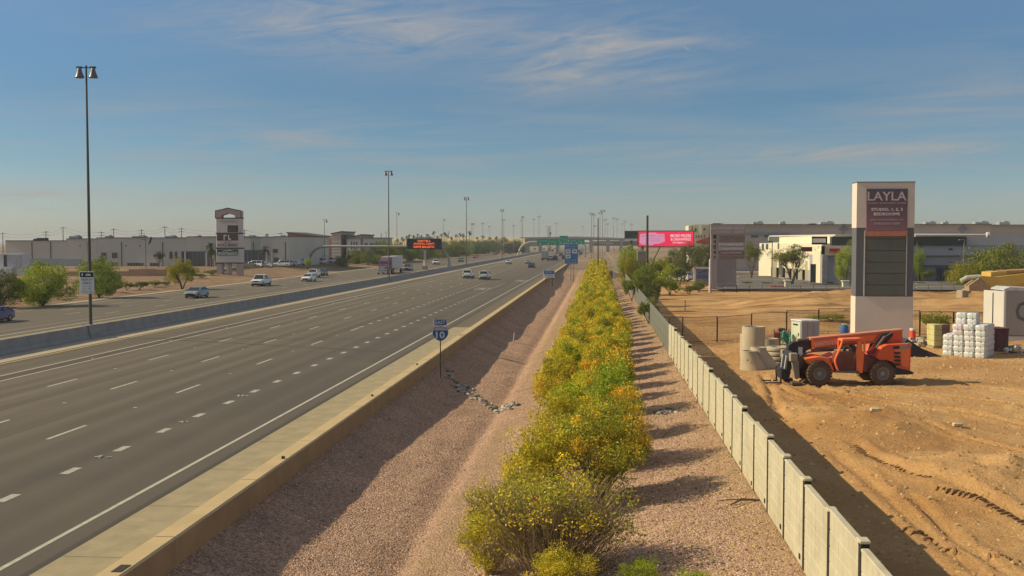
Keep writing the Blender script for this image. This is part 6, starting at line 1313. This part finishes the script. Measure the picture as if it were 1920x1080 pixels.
# boom
bm = part('boom', MB().prism([q(1517, 633), q(1687, 616.5), q(1688, 640), q(1668, 646), q(1632, 641.5), q(1519, 652)], -.28, .28), ORD, t)
part('boom_top_plate', MB().prism([q(1515, 632), q(1688, 615), q(1688, 618.5), q(1515, 635.2)], -.31, .31), mat('paint_orange_dusty', (.56, .22, .13), .7, .1, 2), bm)  # dusty orange of its own for the top plate
part('boom_side_plate', MB().prism([q(1519, 636.5), q(1640, 625), q(1631, 637), q(1520, 649.5)], -.305, -.283), ORG, bm)
part('boom_collar', MB().prism([q(1515, 632), q(1520, 631.5), q(1522, 652), q(1517, 653)], -.34, .34), ORG, bm)
sc_ = q(1562, 640.2); l_ = txt('SUNSTATE EQUIPMENT', 2.15, .20, mat('decal_white', (.66, .60, .56), .6), bm, (sc_[0], -.33, sc_[1]), .008, .02); l_.rotation_euler = (0, -math.atan(11 / 115), 0)
pz_([(1630, 664), (1636, 640), (1646, 625), (1667, 620), (1668, 627), (1657, 638), (1643, 658), (1634, 668)], -.42, -.31, BKM, 'lift_link', par=t); pz_([(1630, 664), (1636, 640), (1646, 625), (1667, 620), (1668, 627), (1657, 638), (1643, 658), (1634, 668)], .31, .42, BKM, 'lift_link', par=t)
part('lift_cylinder', MB().tube((q(1631, 0)[0], -.47, q(0, 657)[1]), (q(1652, 0)[0], -.47, q(0, 628)[1]), .07, n=10).tube((q(1650, 0)[0], -.47, q(0, 631)[1]), (q(1666, 0)[0], -.47, q(0, 620)[1]), .04, n=8), DST, t, smooth=True)
pz_([(1618, 658), (1634, 649), (1637, 656), (1624, 662)], -.5, -.3, mat('paint_red_pivot', (.5, .05, .06), .5), 'pivot_bracket')
# boom head, tilt cylinder, carriage, forks
pz_([(1474, 647), (1483, 640), (1517, 636), (1517, 651), (1508, 656), (1504, 664), (1486, 662), (1476, 664)], -.24, .24, BKM, 'boom_head'); part('tilt_cylinder', MB().tube((q(1491, 0)[0], -.28, q(0, 636)[1]), (q(1512, 0)[0], -.28, q(0, 634)[1]), .08, n=10), DST, t, smooth=True)
pz_([(1492.5, 649), (1500, 649), (1500, 663), (1492.5, 663)], -.27, -.245, mat('placard_white', (.55, .55, .58), .6), 'placard')
pz_([(1466, 700), (1470, 668), (1476, 655), (1480, 657), (1477, 680), (1473, 704), (1464, 710), (1458, 706), (1457, 690), (1463, 688)], -.62, .62, BKM, 'fork_carriage')
for y in (-.45, .42): part('fork', MB().box((q(1458, 0)[0], y, .42), (.06, .12, .75)).box((q(1445, 0)[0], y, .07), (.80, .12, .05)), BKM, t)
part('load_guard', MB().tube((q(1461, 0)[0], -.55, .3), (q(1467, 0)[0], -.55, 1.45), .03, n=6).tube((q(1461, 0)[0], .1, .3), (q(1467, 0)[0], .1, 1.45), .03, n=6), SW, t)
for y in (-.85, .80):
    part('outrigger_housing', MB().rbox((*[q(1477, 0)[0], y], q(0, 665.5)[1]), (.36, .3, .42), .03), TAN, t); o = pz_([(1474, 675), (1486, 672), (1488, 704), (1480, 706)], y - .12, y + .12, mat('outrigger_grey', (.24, .21, .17), .7, .12, 3), 'outrigger_leg'); part('outrigger_pad', MB().rbox((q(1482, 0)[0], y, .10), (.50, .42, .14), .03), DST, t)
pz_([(1486, 674), (1500, 660), (1512, 664), (1505, 680), (1494, 690)], -.4, .4, DST, 'front_frame')
# ================================================================== things on the lot
CR_ = mat('concrete_ring', (.46, .39, .27), .85, .1, 1.2, .01, 20, dirt=((.36, .29, .19), .4)); IN_ = CR_
def site(px, py, z=.3): X_, Y_ = gnd(px, py, z); return (X_, Y_, H(X_, Y_))
def ring(px, pb, pt, wpx, label, cone=0, name='concrete_ring', base=0., wt=.12, rz=0.):
    X_, Y_, Z_ = site(px, pb); zc = (CAM_H - .3) * 1984 / (pb - 454); r = wpx / 1984 * zc / 2; Z_ += base; hh = ZatY(px, pt, Y_ + r * .0) - Z_
    t = thing(name, label, 'concrete pipe ring', (X_, Y_ + r, Z_), rz, 'precast concrete rings by the wall')
    if not cone:
        part('ring', MB().lathe([(r, -.08), (r, hh), (r - wt, hh + .0), (r - wt - .0, .0)], n=36, caps=False), CR_, t, smooth=True); part('floor', MB().lathe([(r - wt, .02), (.01, .03)], n=24), CR_, t)
    else:
        rt = r * cone; ox = -(r - rt) * .85; secs = []
        for rr, hz in ((1., -.08), (1., hh * .12), (None, hh * .86), (None, hh)):
            rad, ox_ = (r, 0) if rr else (rt, ox); secs.append([(ox_ + rad * math.cos(j * math.pi / 16), rad * math.sin(j * math.pi / 16), hz) for j in range(32)])
        secs.append([(ox + (rt - wt) * math.cos(j * math.pi / 16), (rt - wt) * math.sin(j * math.pi / 16), hh) for j in range(32)]); secs.append([(ox + (rt - wt) * math.cos(j * math.pi / 16), (rt - wt) * math.sin(j * math.pi / 16), hh * .3) for j in range(32)])
        part('cone', MB().loft(secs), CR_, t, smooth=True)
        part('lift_hole', MB().lathe([(.04, -.02), (.04, .02)], (ox * .6 - .25, -r * .86, hh * .55), 'y', 8), BKM, t)
    return t
ring(1415.5, 672, 613.5, 43, 'tall pale concrete ring, highest of the precast group')
ring(1401, 668, 627, 24, 'narrow pale ring peeking out left of the tall one')
ring(1443, 665, 636, 38, 'short concrete ring half hidden right of the tall one')
ring(1436, 692, 653.5, 54, 'large slanted concrete cone behind the front cone', .56, 'concrete_cone', rz=0.)
ring(1415.5, 694, 660, 49, 'front slanted concrete cone with a round opening on top', .62, 'concrete_cone')
for k in range(4):
    X_, Y_, Z_ = site(1459, 686); tt = thing('concrete_slab', ['lowest', 'second', 'third', 'topmost'][k] + ' flat concrete ring in the low stack left of the telehandler forks', 'concrete ring', (X_, Y_ + .4, Z_ + .27 * k), 0, 'flat concrete rings in a stack'); part('ring', MB().lathe([(.62, 0), (.64, .03), (.64, .19), (.62, .22), (.36, .22), (.34, 0)], n=28, caps=False), CR_, tt, smooth=True)
# upright cabinet
Xc, Yc, Zc = site(1509, 650); t = thing('site_cabinet', 'upright pale green and grey cabinet behind the telehandler boom', 'cabinet', (Xc, Yc, Zc), R(20)); hC = ZatY(1509, 601, Yc) - Zc
PG = mat('cabinet_pale_green', (.50, .56, .42), .6, .06, 2); CGR = mat('cabinet_grey', (.34, .31, .33), .6, .06, 2)
part('body', MB().rbox((0, 0, hC / 2), (1.35, 1.35, hC), .03), CGR, t); part('door', MB().rbox((-.69, 0, hC * .5), (.04, 1.15, hC * .9), .01), PG, t); part('roof', MB().rbox((0, 0, hC + .02), (1.42, 1.42, .12), .04), mat('roof_white', (.62, .62, .58), .6), t); part('vent', MB().box((-.72, 0, hC * .86), (.03, .6, .10)), BKM, t); part('handle', MB().box((-.73, -.4, hC * .5), (.04, .06, .2)), BKM, t); part('side_rib', MB().box((-.2, -.69, hC * .5), (.05, .03, hC * .85)).box((.25, -.69, hC * .5), (.05, .03, hC * .85)), CGR, t)
# compactor / reel machinery heap
Xm, Ym, Zm = site(1463, 650); t = thing('site_machine', 'grubby red and grey machine with a round drum beside the cabinet', 'machine', (Xm, Ym, Zm), 0)
part('drum', MB().lathe([(.10, -.18), (.34, -.18), (.34, .18), (.10, .18)], (.25, 0, .85), 'y', 20), mat('drum_grey', (.22, .22, .20), .7, .2, 3), t, smooth=True); part('drum_ring', MB().lathe([(.36, -.2), (.38, -.2), (.38, -.14), (.36, -.14)], (.25, 0, .85), 'y', 20), ALU, t, smooth=True)
part('engine', MB().rbox((-.25, 0, .9), (.5, .5, .45), .08).rbox((-.3, 0, .45), (.35, .4, .5), .05), mat('machine_red', (.22, .06, .045), .7, .3, 3), t); part('frame', MB().tube((-.5, -.3, 0), (-.45, -.3, 1.3), .04).tube((.5, -.3, 0), (.5, -.3, 1.3), .04).tube((-.5, -.3, .3), (.5, -.3, .3), .04).tube((-.5, -.3, .65), (.6, -.3, .6), .03).tube((0, .2, 0), (0, .2, 1.4), .05), DST, t); part('cover', MB().rbox((.1, .1, 1.25), (.5, .4, .22), .08), BKM, t)
t = thing('green_tarp', 'crumpled bright green tarp sheet behind the boom head', 'tarp', (*gnd(1475, 655, .3), .3), 0); V = []; Fq = []
for j in range(8):
    for i in range(8): V.append((-.6 + i * .16, -.3 + .08 * j + random.uniform(-.08, .08), .2 + j * .14 + random.uniform(-.07, .07) + .15 * math.sin(i)))
for j in range(7):
    for i in range(7): Fq.append((j * 8 + i, j * 8 + i + 1, (j + 1) * 8 + i + 1, (j + 1) * 8 + i))
o = part('sheet', MB().add([(a_ * .55, b_2 * .6, c_2 * .75 + .25) for a_, b_2, c_2 in V], Fq), mat('tarp_green', (.05, .20, .10), .6, .2, 3), t); md = o.modifiers.new('s', 'SOLIDIFY'); md.thickness = .02
# blue drum, orange barrel, bucket attachment
Xd, Yd_, Zd = site(1583, 636); t = thing('blue_drum', 'blue plastic drum leaning by the left edge of the apartment sign', 'drum', (Xd, Yd_, Zd), 0)
k_ = ZatY(1583, 609, Yd_) - Zd; part('drum', MB().lathe([(.27, 0), (.30, .05), (.31, k_ * .33), (.29, k_ * .36), (.31, k_ * .4), (.31, k_ * .8), (.28, k_ * .95), (.1, k_)], n=20), mat('drum_blue', (.05, .13, .33), .5, .1, 2), t, smooth=True); part('lid', MB().rbox((0, 0, k_ + .03), (.34, .34, .10), .04), mat('lid_green_pale', (.4, .5, .25), .6), t)
Xd, Yd_, Zd = site(1711, 637); t = thing('orange_barrel', 'orange barrel with a white band right of the apartment sign base', 'barrel', (Xd, Yd_, Zd), 0); k_ = .85
OB = mat('barrel_orange', (.75, .07, .03), .5, .08, 2); part('barrel', MB().lathe([(.24, 0), (.23, .1), (.21, k_ * .5), (.20, k_ * .8), (.17, k_ * .98), (.02, k_)], n=18), OB, t, smooth=True); part('white_band', MB().lathe([(.215, k_ * .80), (.215, k_ * .94), (.18, k_ * .99)], n=18, caps=False), SW, t, smooth=True); part('foot', MB().rbox((0, 0, .03), (.6, .6, .07), .02), BKM, t)
Xd, Yd_, Zd = site(1722, 668); t = thing('loader_bucket', 'dark steel loader bucket lying behind the telehandler', 'bucket', (Xd, Yd_, Zd), 0)
part('shell', MB().prism([(-.75, 0), (-.85, .95), (-.7, 1.12), (-.6, 1.05), (-.55, .9), (.1, .55), (.8, .28), (1.3, .05), (1.3, 0)], -.1, 1.5), mat('bucket_navy', (.035, .035, .05), .5, .3, 2, dirt=((.15, .10, .07), .6)), t); part('side_plate', MB().prism([(-.72, .05), (-.82, .95), (-.66, 1.08), (.2, .5), (.3, .05)], -.14, -.11), BKM, t); part('hub', MB().lathe([(.16, -.06), (.16, .06)], (-.62, -.16, .75), 'y', 14), mat('hub_pink', (.32, .2, .2), .6), t); part('cutting_edge', MB().box((1.25, .7, .04), (.3, 1.7, .06)), DST, t)
Xd, Yd_, Zd = site(1735, 650); t = thing('concrete_rubble', 'pale broken concrete and pipes heaped between the bucket and the bales', 'rubble', (Xd, Yd_, Zd), 0); t['kind'] = 'stuff'
rb = MB()
for i in range(26): rb.box((random.uniform(-.9, 1.5), random.uniform(-.6, .8), random.uniform(.05, .5)), (random.uniform(.2, .7), random.uniform(.15, .5), random.uniform(.08, .25)), random.random() * 3, taper=.8)
o = part('rubble_pieces', rb, mat('rubble_pale', (.38, .34, .27), .9, .2, 2), t); o['kind'] = 'stuff'
# ------------------------------------------------------------------ wrapped bales
BL = [mat('wrap_white', (.62, .62, .60), .3, .08, 3, .06, 9), mat('wrap_white_b', (.58, .62, .58), .35, .06, 3, .02, 8), mat('wrap_pinkish', (.62, .56, .56), .35, .06, 3, .02, 8)]
def bale_mesh(l, w_, h_, m):
    nn = 6; V = []; Fc = []
    rgb = np.random.default_rng(int(l * 100)); b_ = MB()
    for k in range(nn + 1):
        z = k / nn; s_ = []
        for j in range(20):
            a = j * 2 * math.pi / 20; c_, s2 = math.cos(a), math.sin(a); n_ = (abs(c_) ** 6 + abs(s2) ** 6) ** (-1 / 6)
            e = (1 - abs(2 * z - 1) ** 4 * .14) * (1 + rgb.normal() * .012)
            s_.append((l / 2 * c_ * n_ * e, w_ / 2 * s2 * n_ * e, h_ * z))
        V.append(s_)
    return b_.loft(V).mesh('wrap', m, True)
bx0, by0 = gnd(1848, 669, .3); rzB = R(-38)
ux, uy = math.cos(rzB), math.sin(rzB); vx, vy = -uy, ux  # u runs right along the left-lit face; v goes away
# near corner is the front; left-lit face runs from the corner toward the upper left
cz = H(bx0, by0)
BLm = [[bale_mesh(.67, .79, .375, m) for m in BL], None]
nmr = ['bottom', 'second', 'third', 'top']; nmc = ['first', 'second', 'third', 'fourth']
la_ = R(YAW * 0 + 147); ax_, ay_ = math.cos(la_), math.sin(la_); dx_, dy_ = math.cos(la_ - math.pi / 2), math.sin(la_ - math.pi / 2)
def bale(i, j, k, label, me, rot=0., hz=.35, group='wrapped insulation bales on the lot'):
    x = bx0 + ax_ * (.33 + .64 * i) + dx_ * (.38 + .75 * j); y = by0 + ay_ * (.33 + .64 * i) + dy_ * (.38 + .75 * j)
    t = thing('wrapped_bale', label, 'bale', (x + random.uniform(-.02, .02), y + random.uniform(-.02, .02), cz + k), la_ + rot + random.uniform(-.05, .05), group); o = link('wrap', me, t)
    t.scale = (random.uniform(.96, 1.02), random.uniform(.96, 1.02), random.uniform(.97, 1.02))
    st_ = link('strap', STR, t); return t
STR = MB().box((.0, 0, .175), (.03, .80, .37)).mesh('strap', mat('wrap_seam', (.46, .46, .46), .5))
for k in range(4):
    for i in range(4):
        for j in range(3):
            if i and j == 1 and k < 3: continue
            bale(i, j, k * .335, f'wrapped bale, {nmr[k]} row of the heap, {nmc[i]} along, {["front", "middle", "back"][j]} column', BLm[0][(i + k) % 2 if not j else 2])  # pinkish wrap behind the front column stands for the shaded right face
for k in range(2):
    for i in range(3):
        for j in range(3):
            bale(i + .1 * (i > 0), j, 1.34 + k * .345, f'wrapped bale in the upper block, {["lower", "upper"][k]} layer, {nmc[i]} along, {["front", "middle", "back"][j]} column', BLm[0][[1, 0, 2][(i + j) % 3]])
for i in range(2):
    bale(i + 1.1, .9, 2.03, f'wrapped bale on the very top of the heap, {["right", "left"][i]} one', BLm[0][0]); bale(i + 1.1, .9, 2.38, f'tilted wrapped bale crowning the heap, {["right", "left"][i]} one', BLm[0][1], .1)
Xd, Yd_, Zd = site(1768, 656); t = thing('boxed_pallet', 'yellow and brown cartons strapped on a pallet left of the white bales', 'pallet', (Xd, Yd_ + 1.0, Zd), R(10))
YB_ = mat('carton_yellow', (.50, .46, .20), .7, .2, 3); BB_ = mat('carton_brown', (.22, .12, .09), .7, .2, 3)
part('pallet_base', MB().box((0, 0, .07), (1.2, 1.1, .14)), mat('pallet_wood', (.35, .27, .16), .9, .2, 3), t)
for k in range(4):
    for i in range(2): part('carton', MB().rbox((-.28 + .56 * i, 0, .33 + k * .36), (.54, 1.0, .35), .02), YB_ if (i == 0 or k < 2) else BB_, t)
Xd, Yd_, Zd = site(1876, 660); t = thing('maroon_bin', 'plain maroon steel bin between the bales and the trailer', 'bin', (Xd, Yd_ + .8, Zd), R(6))
k_ = ZatY(1876, 617, Yd_) - Zd; MR_ = mat('bin_maroon', (.13, .05, .055), .6, .1, 2); part('body', MB().box((0, 0, k_ / 2), (.95, 1.3, k_), taper=1.04), MR_, t); part('rim', MB().box((0, -.69, k_), (1.06, .07, .08)).box((0, .69, k_), (1.06, .07, .08)).box((-.52, 0, k_), (.07, 1.3, .08)).box((.52, 0, k_), (.07, 1.3, .08)), MR_, t); part('rib', MB().box((-.2, -.67, k_ / 2), (.06, .04, k_ * .9)).box((.25, -.67, k_ / 2), (.06, .04, k_ * .9)), MR_, t)
# white office trailer / van body
Xt, Yt_, Zt_ = site(1885, 642); TRG = mat('trailer_side', (.34, .315, .295), .6, .04, .5); TRS = mat('trailer_corner', (.56, .55, .50), .5, .05, .5)
def tq(px, py): return (XatY(px, Yt_) - Xt, ZatY(px, py, Yt_) - Zt_)
t = thing('storage_trailer', 'pale grey box trailer with a big dark letter C at the right edge', 'trailer', (Xt, Yt_, Zt_), 0); xl, xr = tq(1887, 0)[0], tq(1990, 0)[0]; zt_, zb_ = tq(0, 538)[1], tq(0, 624)[1]
part('side_wall', MB().box2((xl, 0, zb_), (xr, 2.4, zt_)), TRG, t); part('roof', MB().prism([(xl - .1, zt_), (xr, zt_), (xr, zt_ + .1), (xl + .3, zt_ + .25), (xl - .1, zt_ + .1)], -.05, 2.5), mat('trailer_roof', (.5, .5, .5), .5), t); part('corner_post', MB().box2((xl - .08, -.04, zb_ - .1), (xl + .06, .1, zt_)), TRS, t); part('bottom_rail', MB().box2((xl, -.05, zb_ - .05), (xr, .05, zb_ + .3)), TRS, t)
part('end_door', MB().loft([[(xl - .1, .0, z_), (xl - .03, .0, z_), (xl - .75, 1.9, z_), (xl - .82, 1.85, z_)] for z_ in (zb_ + .1, zt_ - .05)]), TRS, t, label='open pale end door of the trailer'); part('door_rod', MB().tube((xl - .5, .95, zb_ + .2), (xl - .5, .95, zt_ - .2), .03), BKM, t)
txt('C', 1.05, 1.45, mat('letter_dark_grey', (.10, .11, .11), .6), t, (tq(1921, 0)[0], -.02, tq(0, 574)[1]), .02, .01); part('dark_seam', MB().box2((xl + .3, -.06, zb_ + .28), (xr, -.051, zb_ + .34)), DST, t)
for x in (xl + 1.6, xl + 2.6): part('wheel', MB().lathe([(.3, -.15), (.45, -.12), (.45, .12), (.3, .15)], axis='y', n=16), TY, t, (x, .3, .42), smooth=True)
part('chassis', MB().box2((xl + .2, .5, zb_ - .35), (xr, 2.0, zb_ - .06)), BKM, t)
X_, Y_, Z_ = site(1905, 662); dm = MB()
for i in range(22): dm.box((random.uniform(-.9, 1.6), random.uniform(-.3, 1.2), random.uniform(.05, .6)), (random.uniform(.1, .8), random.uniform(.1, .5), random.uniform(.05, .3)), random.random() * 3, mi=random.randrange(3))
o = solid('site_debris', dm, [mat('debris_green', (.16, .22, .18), .8, .3, 2), SW, DST], 'mixed green white and dark debris under the trailer edge', 'debris', (X_, Y_, Z_)); o['kind'] = 'stuff'
# yellow excavator beyond the trailer
EY = mat('excavator_yellow', (.56, .38, .09), .5, .1, 1); Ye = 98.; 
def eq(px, py): return (XatY(px, Ye), ZatY(px, py, Ye))
t = thing('yellow_excavator', 'yellow excavator with its arm and bucket laid low behind the trailer', 'excavator', (0, Ye, 0), 0)
part('boom', MB().prism([eq(1838, 517), eq(1866, 519), eq(1930, 512), eq(1990, 506), eq(1990, 524), eq(1930, 528), eq(1872, 540), eq(1853, 543), eq(1845, 530)], -.3, .3), EY, t); part('body', MB().prism([eq(1864, 511), eq(1880, 509), eq(1900, 511), (eq(1990, 508)), eq(1990, 560), eq(1864, 540)], .6, 3.0), EY, t); part('engine_hood', MB().prism([eq(1890, 508), eq(1990, 503), eq(1990, 509), eq(1893, 512)], .4, 3), mat('excavator_brown', (.36, .2, .08), .7), t)
part('bucket', MB().prism([eq(1815, 545), eq(1814, 535), eq(1822, 529), eq(1834, 521), eq(1842, 526), eq(1850, 537), eq(1852, 546)], -.6, .6), mat('bucket_tan', (.34, .24, .14), .8), t); part('linkage', MB().tube((eq(1812, 520)[0], 0, eq(1812, 521)[1]), (eq(1840, 515)[0], 0, eq(1840, 519)[1]), .22).tube((eq(1803, 527)[0], 0, eq(1803, 527)[1]), (eq(1815, 519)[0], 0, eq(1812, 520)[1]), .2), mat('linkage_pale', (.42, .43, .34), .6, .2, 2), t)
part('track', MB().rbox((eq(1940, 0)[0], 1.6, .9), (6, 2.6, .9), .3), BKM, t)
Xd, Yd_, Zd = site(1807, 576); t = thing('concrete_block', 'lone concrete block on the berm left of the excavator', 'concrete block', (Xd, Yd_, Zd), R(25)); part('block', MB().rbox((-.2, 0, .35), (.9, .9, .9), .05).rbox((.35, 0, .7), (.6, .8, .5), .05), mat('block_tan', (.36, .29, .2), .9, .12, 2), t)
# stake in the gravel, cabinet by the fence, flag, stray items
Xd, Yd_ = gnd(962, 634, -1.0); t = thing('marker_stake', 'small white marker stake leaning at the edge of the kerb shadow', 'stake', (Xd, Yd_, H(Xd, Yd_)), 0); part('stake', MB().tube((0, 0, -.1), (.12, 0, .85), .035, n=6), SW, t)
Xd, Yd_ = gnd(1149, 522, .0); t = thing('metering_cabinet', 'pale louvred cabinet standing between the shrub row and the slat fence', 'cabinet', (Xd, Yd_, H(Xd, Yd_)), 0)
part('body', MB().rbox((-.6, 0, .8), (1.3, .8, 1.6), .04), mat('louvre_taupe', (.27, .24, .20), .8), t); part('side_box', MB().rbox((.7, 0, .6), (.9, .7, 1.2), .04), PGY, t); part('louvres', MB().box((-.6, -.42, .5), (1.1, .03, .1)).box((-.6, -.42, .8), (1.1, .03, .1)).box((-.6, -.42, 1.1), (1.1, .03, .1)), BKM, t); part('pad', MB().box((0, 0, .0), (2.8, 1.4, .2)), CONC2, t)
Yd_ = 22.9; Xd = XatY(1000, Yd_ + 1.0); t = thing('orange_flag', 'tiny orange flag on a wire inside the nearest twiggy shrub', 'flag', (Xd, Yd_ + 1.0, H(Xd, Yd_)), 0); zf = ZatY(1000, 936, Yd_ + 1.0) - H(Xd, Yd_)
part('wire', MB().tube((0, 0, -.1), (0, 0, zf + .06), .006, n=5), ALU, t); part('flag', MB().box((.06, 0, zf), (.13, .004, .10)), OB, t)
Xd, Yd_ = gnd(1272, 573, .3); t = thing('dark_stake', 'short dark stake in the dirt left of the mesh fence', 'stake', (Xd, Yd_ - 9, H(Xd, Yd_ - 9)), 0); part('stake', MB().tube((0, 0, -.1), (.02, 0, 1.1), .05, n=6), FDK, t)
for px, py, a in ((1408, 956, .4), ):
    Xd, Yd_ = gnd(px - 8, py, .1); t = thing('fallen_branch', 'dry dark branch lying on the gravel against the block wall', 'branch', (Xd, Yd_, H(Xd, Yd_)), a)
    part('limb', MB().path([(-.5, 0, .03), (-.1, .12, .12), (.4, .1, .07), (.9, .22, .1)], [.02, .035, .03, .012], 6).path([(-.1, .12, .12), (-.4, .35, .08), (-.7, .4, .05)], [.025, .018, .01], 5).path([(.3, .1, .08), (.6, -.1, .1)], [.02, .008], 5), BARK, t)
Xd, Yd_ = gnd(1404, 632, .3)
lt = MB()
for px, py in ((1505, 628), (1480, 602), (1585, 588), (1640, 800), (1795, 810)):
    X_, Y_ = gnd(px, py, .3); lt.rbox((X_, Y_, H(X_, Y_) + .06), (.35, .2, .14), .03)
o = solid('small_rocks', lt, mat('rock_pale_yellow', (.55, .44, .26), .9), 'a few pale rocks lying about the dirt lot', 'rocks'); o['kind'] = 'stuff'
# litter caught on the gravel, rooftop plant on the sheds
rg = np.random.default_rng(77)
lm_ = pebmat('dry_litter', [(0, (.10, .06, .03)), (.5, (.26, .18, .08)), (1, (.50, .40, .10))])
a = scatter('leaf_litter', (-3.4, 4.3), (19, 70), 5000, .02, .055, lm_); tag(a, 'dry fallen leaves and yellow petals littering the gravel round the shrubs', 'litter')
a = scatter('dark_stones', (-9.8, 4.3), (18, 60), 700, .02, .05, pebmat('dark_chips', [(0, (.07, .045, .035)), (1, (.18, .12, .09))])); tag(a, 'scattered darker stones among the pink gravel', 'stones')
for nm_, Yy, pxs, rows in (('warehouse', 270, (142, 205, 262, 321, 372, 468, 527), 446.5), ('grey_warehouse', 272, (1420, 1466, 1549, 1742, 1770, 1838, 1880), 420.3)):
    root = bpy.data.objects[nm_]
    for i, px in enumerate(pxs):
        x = XatY(px, Yy); z = ZatY(px, rows, Yy); wq = (2.6, 1.4, 3.4)[i % 3]
        part('roof_unit', MB().rbox((x, Yy - 262, z + .1), (wq, 2.2, .9), .05).rbox((x + wq * .2, Yy - 262, z + .65), (wq * .4, 1.2, .3), .05), G3, root)
    for i in range(8 if nm_ == 'warehouse' else 0):
        px = (60, 95, 165, 228, 305, 408, 475, 535)[i]; x = XatY(px, 262); part('downpipe', MB().box((x, -.1, 3.6), (.14, .14, 7.6)), RF, root)
# ================================================================== labels told apart by their order from left to right
def sx(o):
    v = o.matrix_basis.translation; f = -sy_ * v.x + cy * v.y; r = cy * v.x + sy_ * v.y
    return r / max(f, 1)
byg = {}
for o in bpy.data.objects:
    if o.parent is None and 'group' in o and 'label' in o: byg.setdefault((o['group'], o['label']), []).append(o)
for (g, l), os_ in byg.items():
    if 2 <= len(os_) <= 40 and g != GRP:
        os_.sort(key=sx)
        ws = l.split()
        for i, o in enumerate(os_):
            tail = ', ' + ORD_[i] + ' from the left'
            if len(ws) + 4 <= 16: o['label'] = l + tail
            else: o['label'] = ' '.join(ws[:12]) + tail
hm_ = bpy.data.materials.new('haze_air'); hm_.use_nodes = True; nt = hm_.node_tree; nt.nodes.clear()
pv = N('ShaderNodeVolumePrincipled'); pv.inputs['Color'].default_value = (.86, .90, .95, 1); pv.inputs['Density'].default_value = .00020; pv.inputs['Anisotropy'].default_value = 0
L(pv.outputs[0], N('ShaderNodeOutputMaterial').inputs['Volume'])
hz = link('haze', MB().box2((-5600, -60, -3.5), (3600, 8200, 24)).mesh('haze', hm_)); hz['kind'] = 'stuff'
